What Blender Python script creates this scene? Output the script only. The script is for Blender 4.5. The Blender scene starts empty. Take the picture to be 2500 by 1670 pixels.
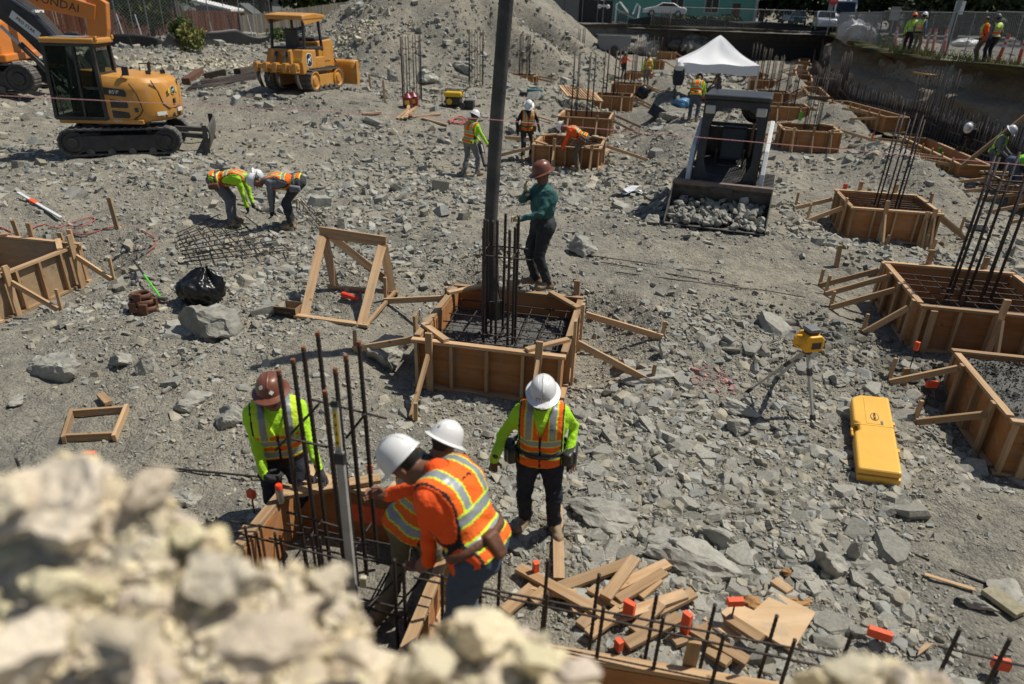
import bpy, bmesh, math, random, time
import numpy as np
from mathutils import Vector, Matrix
T0 = time.time()
random.seed(7); RNG = np.random.default_rng(7)
SC = bpy.context.scene; COL = SC.collection
rad = math.radians

# ------------------------------------------------------------------ camera, sky, sun, exposure
CAM_H = 4.5; PITCH = rad(26.0); ROLL = 0.03; FPX = 1667.0       # pit floor is z = 0; focal length in photo pixels (2500 wide)
_R0 = np.array([1., 0, 0]); FW = np.array([0, math.cos(PITCH), -math.sin(PITCH)]); _U0 = np.array([0, math.sin(PITCH), math.cos(PITCH)])
RT = math.cos(ROLL)*_R0 + math.sin(ROLL)*_U0; UP = math.cos(ROLL)*_U0 - math.sin(ROLL)*_R0
CPOS = np.array([0., 0., CAM_H])
cam = bpy.data.objects.new('camera', bpy.data.cameras.new('camera')); COL.objects.link(cam)
cam.data.sensor_width = 36.0; cam.data.lens = 36.0*FPX/2500.0
cam.data.clip_start = 0.05; cam.data.clip_end = 2000
cam.data.dof.use_dof = True; cam.data.dof.focus_distance = 10.0; cam.data.dof.aperture_fstop = 1.15
cam.matrix_world = Matrix(((RT[0], UP[0], -FW[0], 0), (RT[1], UP[1], -FW[1], 0), (RT[2], UP[2], -FW[2], CAM_H), (0, 0, 0, 1)))
SC.camera = cam

SUN_AZ = math.atan2(0.33, 0.94); SUN_EL = rad(60)               # direction towards the sun, from +x counter-clockwise
world = bpy.data.worlds.new('World'); SC.world = world; world.use_nodes = True
wn = world.node_tree.nodes; wl = world.node_tree.links
sky = wn.new('ShaderNodeTexSky'); sky.sky_type = 'NISHITA'; sky.sun_disc = False
sky.sun_elevation = SUN_EL; sky.sun_rotation = math.pi/2 - SUN_AZ
wl.new(sky.outputs[0], wn['Background'].inputs[0]); wn['Background'].inputs[1].default_value = 0.065
sun = bpy.data.objects.new('sun', bpy.data.lights.new('sun', 'SUN')); COL.objects.link(sun)
sun.data.energy = 4.5; sun.data.angle = rad(0.53); sun.data.color = (1.0, 0.945, 0.83)
_s = Vector((math.cos(SUN_AZ)*math.cos(SUN_EL), math.sin(SUN_AZ)*math.cos(SUN_EL), math.sin(SUN_EL)))
sun.rotation_euler = _s.to_track_quat('Z', 'Y').to_euler(); sun.location = (20, 20, 40)
SC.view_settings.view_transform = 'Standard'; SC.view_settings.look = 'None'
SC.view_settings.exposure = 0.0; SC.view_settings.gamma = 1.0; SC.view_settings.use_curve_mapping = False
SC.render.engine = 'CYCLES'; SC.cycles.max_bounces = 5; SC.cycles.diffuse_bounces = 2; SC.cycles.glossy_bounces = 3
SC.cycles.transparent_max_bounces = 12; SC.cycles.transmission_bounces = 4; SC.cycles.caustics_reflective = False; SC.cycles.caustics_refractive = False
SC.cycles.use_denoising = True

# ------------------------------------------------------------------ small helpers
def ray(px, py): return FW + RT*((px-1250)/FPX) - UP*((py-835)/FPX)
def at(px, py, Y):
    d = ray(px, py); return CPOS + d*(Y/d[1])
def gz(px, py, z=0.0):
    d = ray(px, py); return CPOS + d*((z-CAM_H)/d[2])
def V(*a): return Vector(a[0] if len(a) == 1 else a)
def rotz(a): return Matrix.Rotation(a, 3, 'Z')

def hashn(ix, iy, s):
    h = (ix.astype(np.int64)*374761393 + iy.astype(np.int64)*668265263 + s*974711) & 0x7fffffff
    h = ((h ^ (h >> 13))*1274126177) & 0x7fffffff
    return ((h ^ (h >> 16)) & 0xffff)/32767.5 - 1.0
def vnoise(x, y, s=0):
    x = np.asarray(x, float); y = np.asarray(y, float)
    ix = np.floor(x); iy = np.floor(y); fx = x-ix; fy = y-iy
    fx = fx*fx*(3-2*fx); fy = fy*fy*(3-2*fy)
    a = hashn(ix, iy, s); b = hashn(ix+1, iy, s); c = hashn(ix, iy+1, s); d = hashn(ix+1, iy+1, s)
    return (a*(1-fx)+b*fx)*(1-fy) + (c*(1-fx)+d*fx)*fy
def fbm(x, y, s=0, o=4, g=0.5):
    r = 0; a = 1.0
    for i in range(o):
        r = r + a*vnoise(x, y, s+i*17); x = x*2.03+1.7; y = y*2.03-2.3; a *= g
    return r
def sstep(a, b, x):
    t = np.clip((x-a)/(b-a), 0, 1); return t*t*(3-2*t)

class MB:
    """collects faces; build() links them as one mesh object"""
    def __init__(s): s.v = []; s.f = []; s.m = []
    def add(s, vs, fs, mi=0):
        o = len(s.v); s.v += [tuple(v) for v in vs]; s.f += [tuple(i+o for i in f) for f in fs]; s.m += [mi]*len(fs); return s
    def box(s, c, d, R=None, mi=0):
        c = Vector(c); R = R or Matrix.Identity(3); h = [x/2 for x in d]
        vs = [c + R @ Vector((sx*h[0], sy*h[1], sz*h[2])) for sz in (-1, 1) for sy in (-1, 1) for sx in (-1, 1)]
        return s.add(vs, [(0, 2, 3, 1), (4, 5, 7, 6), (0, 1, 5, 4), (2, 6, 7, 3), (0, 4, 6, 2), (1, 3, 7, 5)], mi)
    def bx(s, x0, x1, y0, y1, z0, z1, mi=0):
        return s.box(((x0+x1)/2, (y0+y1)/2, (z0+z1)/2), (x1-x0, y1-y0, z1-z0), None, mi)
    def bar(s, p, q, w, h, up=(0, 0, 1), mi=0):
        p = Vector(p); q = Vector(q); y = (q-p); L = y.length; y.normalize(); up = Vector(up)
        x = y.cross(up)
        if x.length < 1e-4: x = y.cross(Vector((1, 0, 0)))
        x.normalize(); z = x.cross(y)
        R = Matrix((x, y, z)).transposed()
        return s.box((p+q)/2, (w, L, h), R, mi)
    def tube(s, pts, r, n=6, mi=0, caps=True):
        pts = [Vector(p) for p in pts]; rs = r if isinstance(r, (list, tuple)) else [r]*len(pts)
        vs = []; fs = []; prev = None
        for i, p in enumerate(pts):
            t = (pts[min(i+1, len(pts)-1)] - pts[max(i-1, 0)]).normalized()
            a = t.cross(prev) if prev is not None else t.cross(Vector((0, 0, 1)))
            if a.length < 1e-3: a = t.cross(Vector((1, 0, 0)))
            a.normalize(); b = a.cross(t); prev = b
            for k in range(n):
                an = 2*math.pi*k/n; vs.append(p + (a*math.cos(an) + b*math.sin(an))*rs[i])
        for i in range(len(pts)-1):
            for k in range(n):
                k2 = (k+1) % n; fs.append((i*n+k, (i+1)*n+k, (i+1)*n+k2, i*n+k2))
        if caps: fs.append(tuple(range(n))); fs.append(tuple((len(pts)-1)*n+k for k in reversed(range(n))))
        return s.add(vs, fs, mi)
    def prism(s, poly, a, b, axis='y', mi=0):
        """poly: 2-D outline, extruded from a to b along axis (x: poly is (y,z), y: (x,z), z: (x,y))"""
        f = {'x': lambda u, v, t: (t, u, v), 'y': lambda u, v, t: (u, t, v), 'z': lambda u, v, t: (u, v, t)}[axis]
        n = len(poly); vs = [f(u, v, a) for u, v in poly] + [f(u, v, b) for u, v in poly]
        fs = [tuple(range(n)), tuple(range(2*n-1, n-1, -1))] + [(i, i+n, (i+1) % n+n, (i+1) % n) for i in range(n)]
        return s.add(vs, fs, mi)
    def lathe(s, prof, n=16, c=(0, 0, 0), R=None, mi=0, sx=1, sy=1):
        c = Vector(c); R = R or Matrix.Identity(3); vs = []; fs = []
        for (r, z) in prof:
            for k in range(n):
                an = 2*math.pi*k/n; vs.append(c + R @ Vector((r*sx*math.cos(an), r*sy*math.sin(an), z)))
        for i in range(len(prof)-1):
            for k in range(n):
                k2 = (k+1) % n; fs.append((i*n+k, i*n+k2, (i+1)*n+k2, (i+1)*n+k))
        fs.append(tuple(reversed(range(n)))); fs.append(tuple((len(prof)-1)*n+k for k in range(n)))
        return s.add(vs, fs, mi)
    def hull(s, pts, mi=0):
        bm = bmesh.new()
        for p in pts: bm.verts.new(p)
        r = bmesh.ops.convex_hull(bm, input=bm.verts)
        for v in [v for v in bm.verts if not v.link_faces]: bm.verts.remove(v)
        bm.verts.index_update()
        s.add([v.co[:] for v in bm.verts], [[v.index for v in f.verts] for f in bm.faces], mi); bm.free(); return s
    def grid(s, fn, nu, nv, mi=0, wrap=False):
        vs = [fn(u/nu, v/nv) for v in range(nv+1) for u in range(nu+1)]
        fs = [(v*(nu+1)+u, v*(nu+1)+u+1, (v+1)*(nu+1)+u+1, (v+1)*(nu+1)+u) for v in range(nv) for u in range(nu)]
        return s.add(vs, fs, mi)
    def mesh(s, name, fix=True):
        me = bpy.data.meshes.new(name); me.from_pydata(s.v, [], s.f)
        if len(set(s.m)) > 1: me.polygons.foreach_set('material_index', s.m)
        if fix and len(s.f) < 60000:
            bm = bmesh.new(); bm.from_mesh(me); bmesh.ops.recalc_face_normals(bm, faces=bm.faces); bm.to_mesh(me); bm.free()
        me.update(); return me
    def build(s, name, mats, parent=None, smooth=False, bevel=0, world=False, seg=2, solid=0, fix=True):
        me = s.mesh(name, fix)
        return link(name, me, mats, parent, smooth, bevel, world, seg, solid)

def link(name, me, mats, parent=None, smooth=False, bevel=0, world=False, seg=2, solid=0):
    for m in (mats if isinstance(mats, (list, tuple)) else [mats]): me.materials.append(m)
    if smooth:
        me.polygons.foreach_set('use_smooth', [True]*len(me.polygons))
        if smooth != True: me.set_sharp_from_angle(angle=rad(smooth))
    o = bpy.data.objects.new(name, me); COL.objects.link(o)
    if parent is not None:
        o.parent = parent
        if world: o.matrix_parent_inverse = parent_m(parent).inverted()
    if solid:
        md = o.modifiers.new('solid', 'SOLIDIFY'); md.thickness = solid; md.offset = 0
    if bevel:
        md = o.modifiers.new('bevel', 'BEVEL'); md.width = bevel; md.segments = seg; md.limit_method = 'ANGLE'; md.angle_limit = rad(35)
    return o
def parent_m(o):
    m = o.matrix_basis.copy()
    if o.parent: m = parent_m(o.parent) @ o.matrix_parent_inverse @ m
    return m
def tag(o, label=None, cat=None, group=None, kind=None):
    if label: o['label'] = label
    if cat: o['category'] = cat
    if group: o['group'] = group
    if kind: o['kind'] = kind
    return o
def thing(name, label, cat, loc=(0, 0, 0), rz=0.0, group=None, rot=None):
    o = bpy.data.objects.new(name, None); COL.objects.link(o); o.empty_display_size = 0.1
    o.location = Vector(loc); o.rotation_euler = rot if rot is not None else (0, 0, rz)
    return tag(o, label, cat, group)
def copy_tree(o, parent=None):
    c = o.copy(); COL.objects.link(c); c.parent = parent
    for ch in [x for x in o.children]: copy_tree(ch, c)
    return c
def share(name, src, parent, loc, rot=None, scale=None):
    """another object on the same mesh data"""
    o = bpy.data.objects.new(name, src); COL.objects.link(o); o.parent = parent; o.location = loc
    if rot is not None: o.rotation_euler = rot
    if scale is not None: o.scale = scale
    return o

# ------------------------------------------------------------------ procedural materials
def mat(name, col, rough=0.7, metal=0.0, var=0.0, vscale=8.0, col2=None, bump=0.0, bscale=40.0, dust=0.0, spec=0.5, coat=0.0, stretch=None, dustcol=(0.36, 0.34, 0.30), alpha=None, emit=None, attr=None, detail=5.0, trans=0.0):
    m = bpy.data.materials.new(name); m.use_nodes = True; nt = m.node_tree; N = nt.nodes; L = nt.links
    b = N['Principled BSDF']; b.inputs['Roughness'].default_value = rough; b.inputs['Metallic'].default_value = metal
    b.inputs['Specular IOR Level'].default_value = spec; b.inputs['Coat Weight'].default_value = coat
    b.inputs['Base Color'].default_value = (*col, 1)
    if trans: b.inputs['Transmission Weight'].default_value = trans
    tc = N.new('ShaderNodeTexCoord'); src = tc.outputs['Object']
    if stretch:
        mp = N.new('ShaderNodeMapping'); mp.inputs['Scale'].default_value = stretch; L.new(src, mp.inputs[0]); src = mp.outputs[0]
    cur = None
    if var or col2:
        n = N.new('ShaderNodeTexNoise'); n.inputs['Scale'].default_value = vscale; n.inputs['Detail'].default_value = detail; n.inputs['Roughness'].default_value = 0.62
        L.new(src, n.inputs['Vector'])
        r = N.new('ShaderNodeValToRGB'); L.new(n.outputs['Fac'], r.inputs[0])
        c2 = col2 or tuple(min(1, c*(1+var)) for c in col); c1 = col if col2 else tuple(c*(1-var) for c in col)
        r.color_ramp.elements[0].position = 0.32; r.color_ramp.elements[1].position = 0.68
        r.color_ramp.elements[0].color = (*c1, 1); r.color_ramp.elements[1].color = (*c2, 1); cur = r.outputs[0]
    if attr:
        a = N.new('ShaderNodeAttribute'); a.attribute_name = attr
        mx = N.new('ShaderNodeMix'); mx.data_type = 'RGBA'; mx.blend_type = 'MULTIPLY'; mx.inputs[0].default_value = 1
        if cur: L.new(cur, mx.inputs[6])
        else: mx.inputs[6].default_value = (*col, 1)
        L.new(a.outputs['Color'], mx.inputs[7]); cur = mx.outputs[2]
    if dust:
        n = N.new('ShaderNodeTexNoise'); n.inputs['Scale'].default_value = 3.0; n.inputs['Detail'].default_value = 8; n.inputs['Roughness'].default_value = 0.7
        L.new(tc.outputs['Object'], n.inputs['Vector'])
        r = N.new('ShaderNodeMapRange'); r.inputs[1].default_value = 0.42; r.inputs[2].default_value = 0.75; r.inputs[3].default_value = dust*0.12; r.inputs[4].default_value = dust
        L.new(n.outputs['Fac'], r.inputs[0])
        mx = N.new('ShaderNodeMix'); mx.data_type = 'RGBA'; L.new(r.outputs[0], mx.inputs[0])
        if cur: L.new(cur, mx.inputs[6])
        else: mx.inputs[6].default_value = (*col, 1)
        mx.inputs[7].default_value = (*dustcol, 1); cur = mx.outputs[2]
        mr = N.new('ShaderNodeMapRange'); mr.inputs[3].default_value = rough; mr.inputs[4].default_value = 0.95
        L.new(r.outputs[0], mr.inputs[0]); L.new(mr.outputs[0], b.inputs['Roughness'])
    if cur: L.new(cur, b.inputs['Base Color'])
    if bump:
        n = N.new('ShaderNodeTexNoise'); n.inputs['Scale'].default_value = bscale; n.inputs['Detail'].default_value = 6; L.new(src, n.inputs['Vector'])
        bp = N.new('ShaderNodeBump'); bp.inputs['Strength'].default_value = bump; bp.inputs['Distance'].default_value = 0.02
        L.new(n.outputs['Fac'], bp.inputs['Height']); L.new(bp.outputs[0], b.inputs['Normal'])
    if alpha is not None: b.inputs['Alpha'].default_value = alpha
    return m

def woodmat(name, c1, c2, axis=(1, 1, 0.06), scale=22, ply=False, dirt=0.32):
    m = bpy.data.materials.new(name); m.use_nodes = True; nt = m.node_tree; N = nt.nodes; L = nt.links; b = N['Principled BSDF']
    b.inputs['Roughness'].default_value = 0.75; b.inputs['Specular IOR Level'].default_value = 0.25
    tc = N.new('ShaderNodeTexCoord'); oi = N.new('ShaderNodeObjectInfo')
    ad = N.new('ShaderNodeVectorMath'); ad.operation = 'ADD'; L.new(tc.outputs['Object'], ad.inputs[0])
    cb = N.new('ShaderNodeCombineXYZ'); ml = N.new('ShaderNodeMath'); ml.operation = 'MULTIPLY'; ml.inputs[1].default_value = 37.0
    L.new(oi.outputs['Random'], ml.inputs[0]); L.new(ml.outputs[0], cb.inputs[0]); L.new(ml.outputs[0], cb.inputs[1]); L.new(cb.outputs[0], ad.inputs[1])
    mp = N.new('ShaderNodeMapping'); mp.inputs['Scale'].default_value = axis; L.new(ad.outputs[0], mp.inputs[0])
    n = N.new('ShaderNodeTexNoise'); n.inputs['Scale'].default_value = scale; n.inputs['Detail'].default_value = 5; n.inputs['Distortion'].default_value = 1.2 if ply else 0.4
    L.new(mp.outputs[0], n.inputs['Vector'])
    r = N.new('ShaderNodeValToRGB'); L.new(n.outputs['Fac'], r.inputs[0]); r.color_ramp.elements[0].position = 0.34; r.color_ramp.elements[1].position = 0.66
    r.color_ramp.elements[0].color = (*c1, 1); r.color_ramp.elements[1].color = (*c2, 1)
    # knots and mud splashes
    k = N.new('ShaderNodeTexVoronoi'); k.inputs['Scale'].default_value = 3.2; L.new(ad.outputs[0], k.inputs['Vector'])
    kr = N.new('ShaderNodeMapRange'); kr.inputs[1].default_value = 0.05; kr.inputs[2].default_value = 0.09; kr.inputs[3].default_value = 0.75; kr.inputs[4].default_value = 0; L.new(k.outputs['Distance'], kr.inputs[0])
    mx = N.new('ShaderNodeMix'); mx.data_type = 'RGBA'; L.new(kr.outputs[0], mx.inputs[0]); L.new(r.outputs[0], mx.inputs[6]); mx.inputs[7].default_value = (c1[0]*0.35, c1[1]*0.3, c1[2]*0.28, 1)
    d = N.new('ShaderNodeTexNoise'); d.inputs['Scale'].default_value = 5; d.inputs['Detail'].default_value = 9; d.inputs['Roughness'].default_value = 0.7; L.new(ad.outputs[0], d.inputs['Vector'])
    dr = N.new('ShaderNodeMapRange'); dr.inputs[1].default_value = 0.52; dr.inputs[2].default_value = 0.72; dr.inputs[4].default_value = dirt*2; L.new(d.outputs['Fac'], dr.inputs[0])
    m2 = N.new('ShaderNodeMix'); m2.data_type = 'RGBA'; L.new(dr.outputs[0], m2.inputs[0]); L.new(mx.outputs[2], m2.inputs[6]); m2.inputs[7].default_value = (0.30, 0.27, 0.22, 1)
    hv = N.new('ShaderNodeHueSaturation'); vr = N.new('ShaderNodeMapRange'); vr.inputs[3].default_value = 0.66; vr.inputs[4].default_value = 1.2
    L.new(oi.outputs['Random'], vr.inputs[0]); L.new(vr.outputs[0], hv.inputs['Value']); L.new(m2.outputs[2], hv.inputs['Color']); L.new(hv.outputs[0], b.inputs['Base Color'])
    bp = N.new('ShaderNodeBump'); bp.inputs['Strength'].default_value = 0.25; bp.inputs['Distance'].default_value = 0.004; L.new(n.outputs['Fac'], bp.inputs['Height']); L.new(bp.outputs[0], b.inputs['Normal'])
    return m

LUM = woodmat('lumber', (0.40, 0.25, 0.13), (0.56, 0.38, 0.22))
LUMX = woodmat('lumber_lengthwise_x', (0.40, 0.25, 0.13), (0.56, 0.38, 0.22), axis=(0.06, 1, 1))
LUMY = woodmat('lumber_lengthwise_y', (0.40, 0.25, 0.13), (0.56, 0.38, 0.22), axis=(1, 0.06, 1))
PLY = woodmat('plywood_orange', (0.36, 0.155, 0.055), (0.47, 0.225, 0.09), axis=(0.25, 1, 1.6), scale=6, ply=True, dirt=0.34)
PLYP = woodmat('plywood_pale', (0.50, 0.34, 0.19), (0.60, 0.43, 0.27), axis=(0.25, 1, 1.6), scale=6, ply=True, dirt=0.34)
REBAR = mat('rebar_steel', (0.05, 0.047, 0.047), 0.55, 0.6, var=0.4, vscale=25, col2=(0.085, 0.062, 0.05), bump=0.5, bscale=120)
RUST = mat('rusty_rebar_end', (0.24, 0.085, 0.035), 0.85, 0.1, var=0.3, vscale=30)
STEELB = mat('black_steel', (0.018, 0.018, 0.02), 0.45, 0.3, var=0.3, dust=0.25)
ORANGEPAINT = mat('orange_marking_paint', (0.85, 0.10, 0.025), 0.55, var=0.15, vscale=14, dust=0.1)
BLACKP = mat('black_plastic', (0.012, 0.012, 0.013), 0.4, dust=0.15)
CONC = mat('wet_concrete', (.06, .06, .06), 0.75, var=0.3, vscale=14, col2=(0.12, 0.118, 0.11), bump=0.9, bscale=28)
DRYCONC = mat('dry_concrete', (0.34, 0.335, 0.32), 0.9, var=0.15, vscale=5, bump=0.3)
# ------------------------------------------------------------------ terrain
# footing forms: name -> centre x, y, width, depth, height, base z, yaw
GYAW = rad(-11.0)
CTRL = np.array([(-6, 2, .1), (0, 2.6, .1), (5, 2.6, .1), (.3, 5, 0), (-2.2, 5.2, 0), (4, 6, 0), (3.4, 7.5, .02), (-5, 6.5, 0), (6.5, 7, -.05), (-.3, 7.2, -.08), (-2.6, 9, .2), (.6, 10.6, .72),
    (-1.5, 11, .5), (2.2, 9.6, .3), (-4.5, 9.2, .25), (-8, 10.5, .1), (-11, 9, .2), (-6, 13, .5), (-14, 17, 0.7), (4.5, 13, .68), (3, 11.5, .5), (7.5, 10, .0), (9, 14.5, .2), (6, 16, .5),
    (-1.4, 20, .12), (0, 20.5, .4), (1.5, 21, .4), (-5, 18, .55), (10, 24, .25), (13, 22, 0), (8, 33, .4), (9, 50, .2), (-4, 29, .5), (5, 40, .4), (0, 40, .6),
    (14, 30, .2), (20, 60, .1), (10, 80, 0), (-13, 31, 1.6), (-24, 26, 1.6), (4, 26, .5), (2.5, 30, .6), (25, 75, .1), (12, 60, .2), (3, 60, .4), (14, 14, .0)])
EPOS = at(322, 374, 18.6); DPOS = at(748, 218, 27.6); HPOS = at(-35, 235, 26.0)      # where the machines stand
CTRL = np.concatenate([CTRL, [[p[0]+dx, p[1]+dy, p[2]] for p in (EPOS, DPOS, HPOS) for dx in (-1.2, 1.2) for dy in (-.9, .9)]])
def seg_side(x, y, P):
    """signed distance to a polyline (positive on its right-hand side)"""
    best = np.full(np.shape(x), 1e9); sg = np.zeros(np.shape(x))
    for (a, b) in zip(P[:-1], P[1:]):
        dx, dy = b[0]-a[0], b[1]-a[1]; L2 = dx*dx+dy*dy
        t = np.clip(((x-a[0])*dx+(y-a[1])*dy)/L2, 0, 1)
        ex = x-(a[0]+t*dx); ey = y-(a[1]+t*dy); d = np.hypot(ex, ey)
        cr = (ex*dy - ey*dx); m = d < best-1e-9
        best = np.where(m, d, best); sg = np.where(m, np.where(cr >= 0, 1, -1), sg)
    return best*sg
WALL_R = [(14.3, 4), (15.6, 20), (16.2, 24), (16.7, 29.5), (16.5, 35.5), (19.6, 46), (25.8, 63), (32.5, 80)]     # foot of the right-hand cut
WALL_F = [(34, 79.5), (4, 86), (-60, 99)]                                                         # foot of the far cut
BANK_L = [(-80, 18), (-23, 32), (-13, 41), (-9, 62), (-9, 130)]                                   # foot of the left bank
PADS = []   # (cx, cy, half, z, yaw, falloff)
def base_h(x, y):
    x = np.asarray(x, float); y = np.asarray(y, float)
    num = np.zeros(np.shape(x)); den = np.zeros(np.shape(x))
    for (cx, cy, cz) in CTRL:
        w = 1.0/((x-cx)**2 + (y-cy)**2 + (0.10*cy+.35)**2)**1.7; num += w*cz; den += w
    return num/den
def H(x, y, detail=True):
    x = np.asarray(x, float); y = np.asarray(y, float)
    z = base_h(x, y)
    r = np.hypot(x, y)
    amp = sstep(2, 12, r)
    z = z + 0.13*amp*fbm(x*0.42, y*0.42, 3, 3) + 0.10*sstep(6, 10, r)*np.abs(fbm(x*0.8, y*0.8, 5, 3)) + 0.16*sstep(16, 30, r)*fbm(x*0.16, y*0.16, 9, 3)
    # berm of spoil between the form rows on the right
    bx = x - (11.2 + (y-20)*0.215); z = z + 0.85*np.exp(-(bx/1.1)**2)*sstep(15, 19, y)*(1-sstep(48, 60, y))*(1+0.25*fbm(x*0.5, y*0.5, 21, 2))
    bx = x - (5.0 + (y-20)*0.16); z = z + 0.45*np.exp(-(bx/1.3)**2)*sstep(14, 19, y)*(1-sstep(45, 60, y))*(1+0.4*fbm(x*0.5, y*0.5, 25, 2))
    # the big spoil heap
    for (ax, ay, bx_, by_, hr, hh) in ((-6.0, 49.0, -4.5, 55, 12.4, 7.8), (-5, 55, 1.5, 80, 9.5, 6.0), (-9, 58, -11, 80, 12, 6.6)):
        t = np.clip(((x-ax)*(bx_-ax)+(y-ay)*(by_-ay))/((bx_-ax)**2+(by_-ay)**2), 0, 1)
        d = np.hypot(x-ax-t*(bx_-ax), y-ay-t*(by_-ay)) + 0.75*fbm(x*0.22, y*0.22, 33, 3)
        hp = hh*(1-d/hr); hp = np.where(hp > hh-1.2, hh-1.2+1.2*np.tanh((hp-hh+1.2)/1.2), hp)
        z = np.maximum(z, hp + 0.16*fbm(x*0.8, y*0.8, 41, 4))
    dl = seg_side(x, y, BANK_L)
    zb = 1.95 + 0.1*fbm(x*.3, y*.3, 51, 2)
    z = z + (np.maximum(zb, z)-z)*sstep(-.4, 3.2, -dl + 0.55*fbm(x*0.5, y*0.5, 57, 4))
    dr = seg_side(x, y, WALL_R); df = seg_side(x, y, WALL_F)
    zr = 3.05 + 0.006*(y-30)
    z = z + (zr-z)*sstep(.75, 1.35, dr)
    zf = 3.15
    z = np.where((df > 0) & (dr < 1.0), z + (np.maximum(zf, z)-z)*sstep(.75, 1.35, df), z)
    # slope of broken stone up to the rim where the photographer stands
    rim = sstep(3.0, 0.5, y + 0.25*fbm(x*.8, 0*x, 61, 2))
    z = z + 2.75*rim
    for (cx, cy, hx, hy, pz, yw, fo) in PADS:
        c, s_ = math.cos(-yw), math.sin(-yw)
        u = np.abs((x-cx)*c - (y-cy)*s_)-hx; v = np.abs((x-cx)*s_ + (y-cy)*c)-hy
        d = np.hypot(np.maximum(u, 0), np.maximum(v, 0)); z = z + (pz-z)*(1-sstep(0.06, fo, d))
    if detail:
        z = z + 0.022*fbm(x*2.6, y*2.6, 71, 3)*(1-rim*.5) + 0.05*sstep(12, 30, r)*fbm(x*1.1, y*1.1, 77, 3)
    return z
HG = {}
def bake():
    """sample the ground once on a fine grid for quick look-ups"""
    HG['x0'], HG['y0'], HG['d'] = -48.0, 1.0, .125
    xs = HG['x0']+HG['d']*np.arange(int(96/.125)); ys = HG['y0']+HG['d']*np.arange(int(97/.125)); X, Y = np.meshgrid(xs, ys, indexing='ij')
    HG['z'] = H(X, Y)
def HQ(x, y):
    z = HG['z']; fx = (np.asarray(x, float)-HG['x0'])/HG['d']; fy = (np.asarray(y, float)-HG['y0'])/HG['d']
    fx = np.clip(fx, 0, z.shape[0]-1.001); fy = np.clip(fy, 0, z.shape[1]-1.001); i = fx.astype(int); j = fy.astype(int); u = fx-i; v = fy-j
    return (z[i, j]*(1-u)+z[i+1, j]*u)*(1-v)+(z[i, j+1]*(1-u)+z[i+1, j+1]*u)*v
def h(x, y):
    z = HG['z']; fx = min(max((x-HG['x0'])/HG['d'], 0), z.shape[0]-1.001); fy = min(max((y-HG['y0'])/HG['d'], 0), z.shape[1]-1.001); i = int(fx); j = int(fy); u = fx-i; v = fy-j
    return float((z[i, j]*(1-u)+z[i+1, j]*u)*(1-v)+(z[i, j+1]*(1-u)+z[i+1, j+1]*u)*v)
_T = np.geomspace(3.0, 140.0, 900)
def hit(px, py):
    """first point of the ground seen through a photo pixel"""
    d = ray(px, py); P = CPOS + d[None, :]*_T[:, None]; g = P[:, 2]-HQ(P[:, 0], P[:, 1])
    k = np.where((g < 0) & (P[:, 1] > 3.0))[0]
    if len(k) == 0: return Vector(CPOS + d*140)
    i = max(k[0], 1); f = g[i-1]/(g[i-1]-g[i]) if g[i-1] > 0 else 0
    p = P[i-1]+(P[i]-P[i-1])*f; return Vector((p[0], p[1], h(p[0], p[1])))
# ------------------------------------------------------------------ lumber, forms and reinforcing steel
def proj(P):
    v = np.array(P[:])-CPOS; w = v@FW; return 1250+FPX*(v@RT)/w, 835-FPX*(v@UP)/w
def stick(name, p, q, w, t, parent=None, m=None, up=(0, 0, 1), world=True, taper=0.0, bevel=0.0):
    """a board from p to q, w wide and t thick, its own frame along y"""
    p = Vector(p); q = Vector(q); y = (q-p); L = y.length; y.normalize(); up = Vector(up)
    x = y.cross(up)
    if x.length < 1e-3: x = y.cross(Vector((1, 0, 0)))
    x.normalize(); z = x.cross(y)
    mb = MB(); mb.bx(-w/2, w/2, -L/2, L/2, -t/2, t/2)
    if taper: mb.v = [(vx*(0.12 if vy < -L/2+1e-6 else 1), vy, vz) if False else (vx, vy, vz) for vx, vy, vz in mb.v]
    if taper:
        mb = MB(); mb.prism([(-w/2, L/2), (-w/2, -L/2+taper), (-w*.1, -L/2), (w*.1, -L/2), (w/2, -L/2+taper), (w/2, L/2)], -t/2, t/2, 'z')
    o = mb.build(name, m or LUMY, None, bevel=bevel)
    M = Matrix((x, y, z)).transposed().to_4x4(); M.translation = (p+q)/2
    if parent is not None:
        o.parent = parent
        M = parent_m(parent).inverted() @ M if world else M
    o.matrix_basis = M
    return o
def solve_form(xL, yL, xR, W):
    c, s = math.cos(GYAW), math.sin(GYAW); lo, hi = 3.0, 140.0
    for _ in range(50):
        D = (lo+hi)/2; P = at(xL, yL, D)
        x, _y = proj(P+np.array([W*c, W*s, 0])) if True else 0
        if x > xR: lo = D
        else: hi = D
    return at(xL, yL, (lo+hi)/2)
FORMS = []
def form_px(key, xL, yL, xR, W=1.9, dep=1.9, hgt=.72):
    P = solve_form(xL, yL, xR, W); c, s = math.cos(GYAW), math.sin(GYAW)
    FORMS.append(dict(key=key, x=P[0]+W/2*c-dep/2*s, y=P[1]+W/2*s+dep/2*c, w=W, d=dep, h=hgt, z=P[2]-hgt, yaw=GYAW))
FORMS.append(dict(key='F0', x=-.12, y=8.6, w=1.85, d=1.9, h=.70, z=.0, yaw=GYAW))
FORMS.append(dict(key='LF', x=-8.62, y=10.55, w=1.8, d=1.75, h=.72, z=-.06, yaw=GYAW))
FORMS.append(dict(key='RN', x=6.93, y=7.45, w=1.9, d=1.8, h=.75, z=-.33, yaw=GYAW))
FORMS.append(dict(key='R2', x=7.1, y=10.0, w=1.9, d=1.9, h=.72, z=.08, yaw=GYAW))
FORMS.append(dict(key='R1', x=8.2, y=15.1, w=1.7, d=1.6, h=.70, z=.2, yaw=GYAW))
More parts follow.
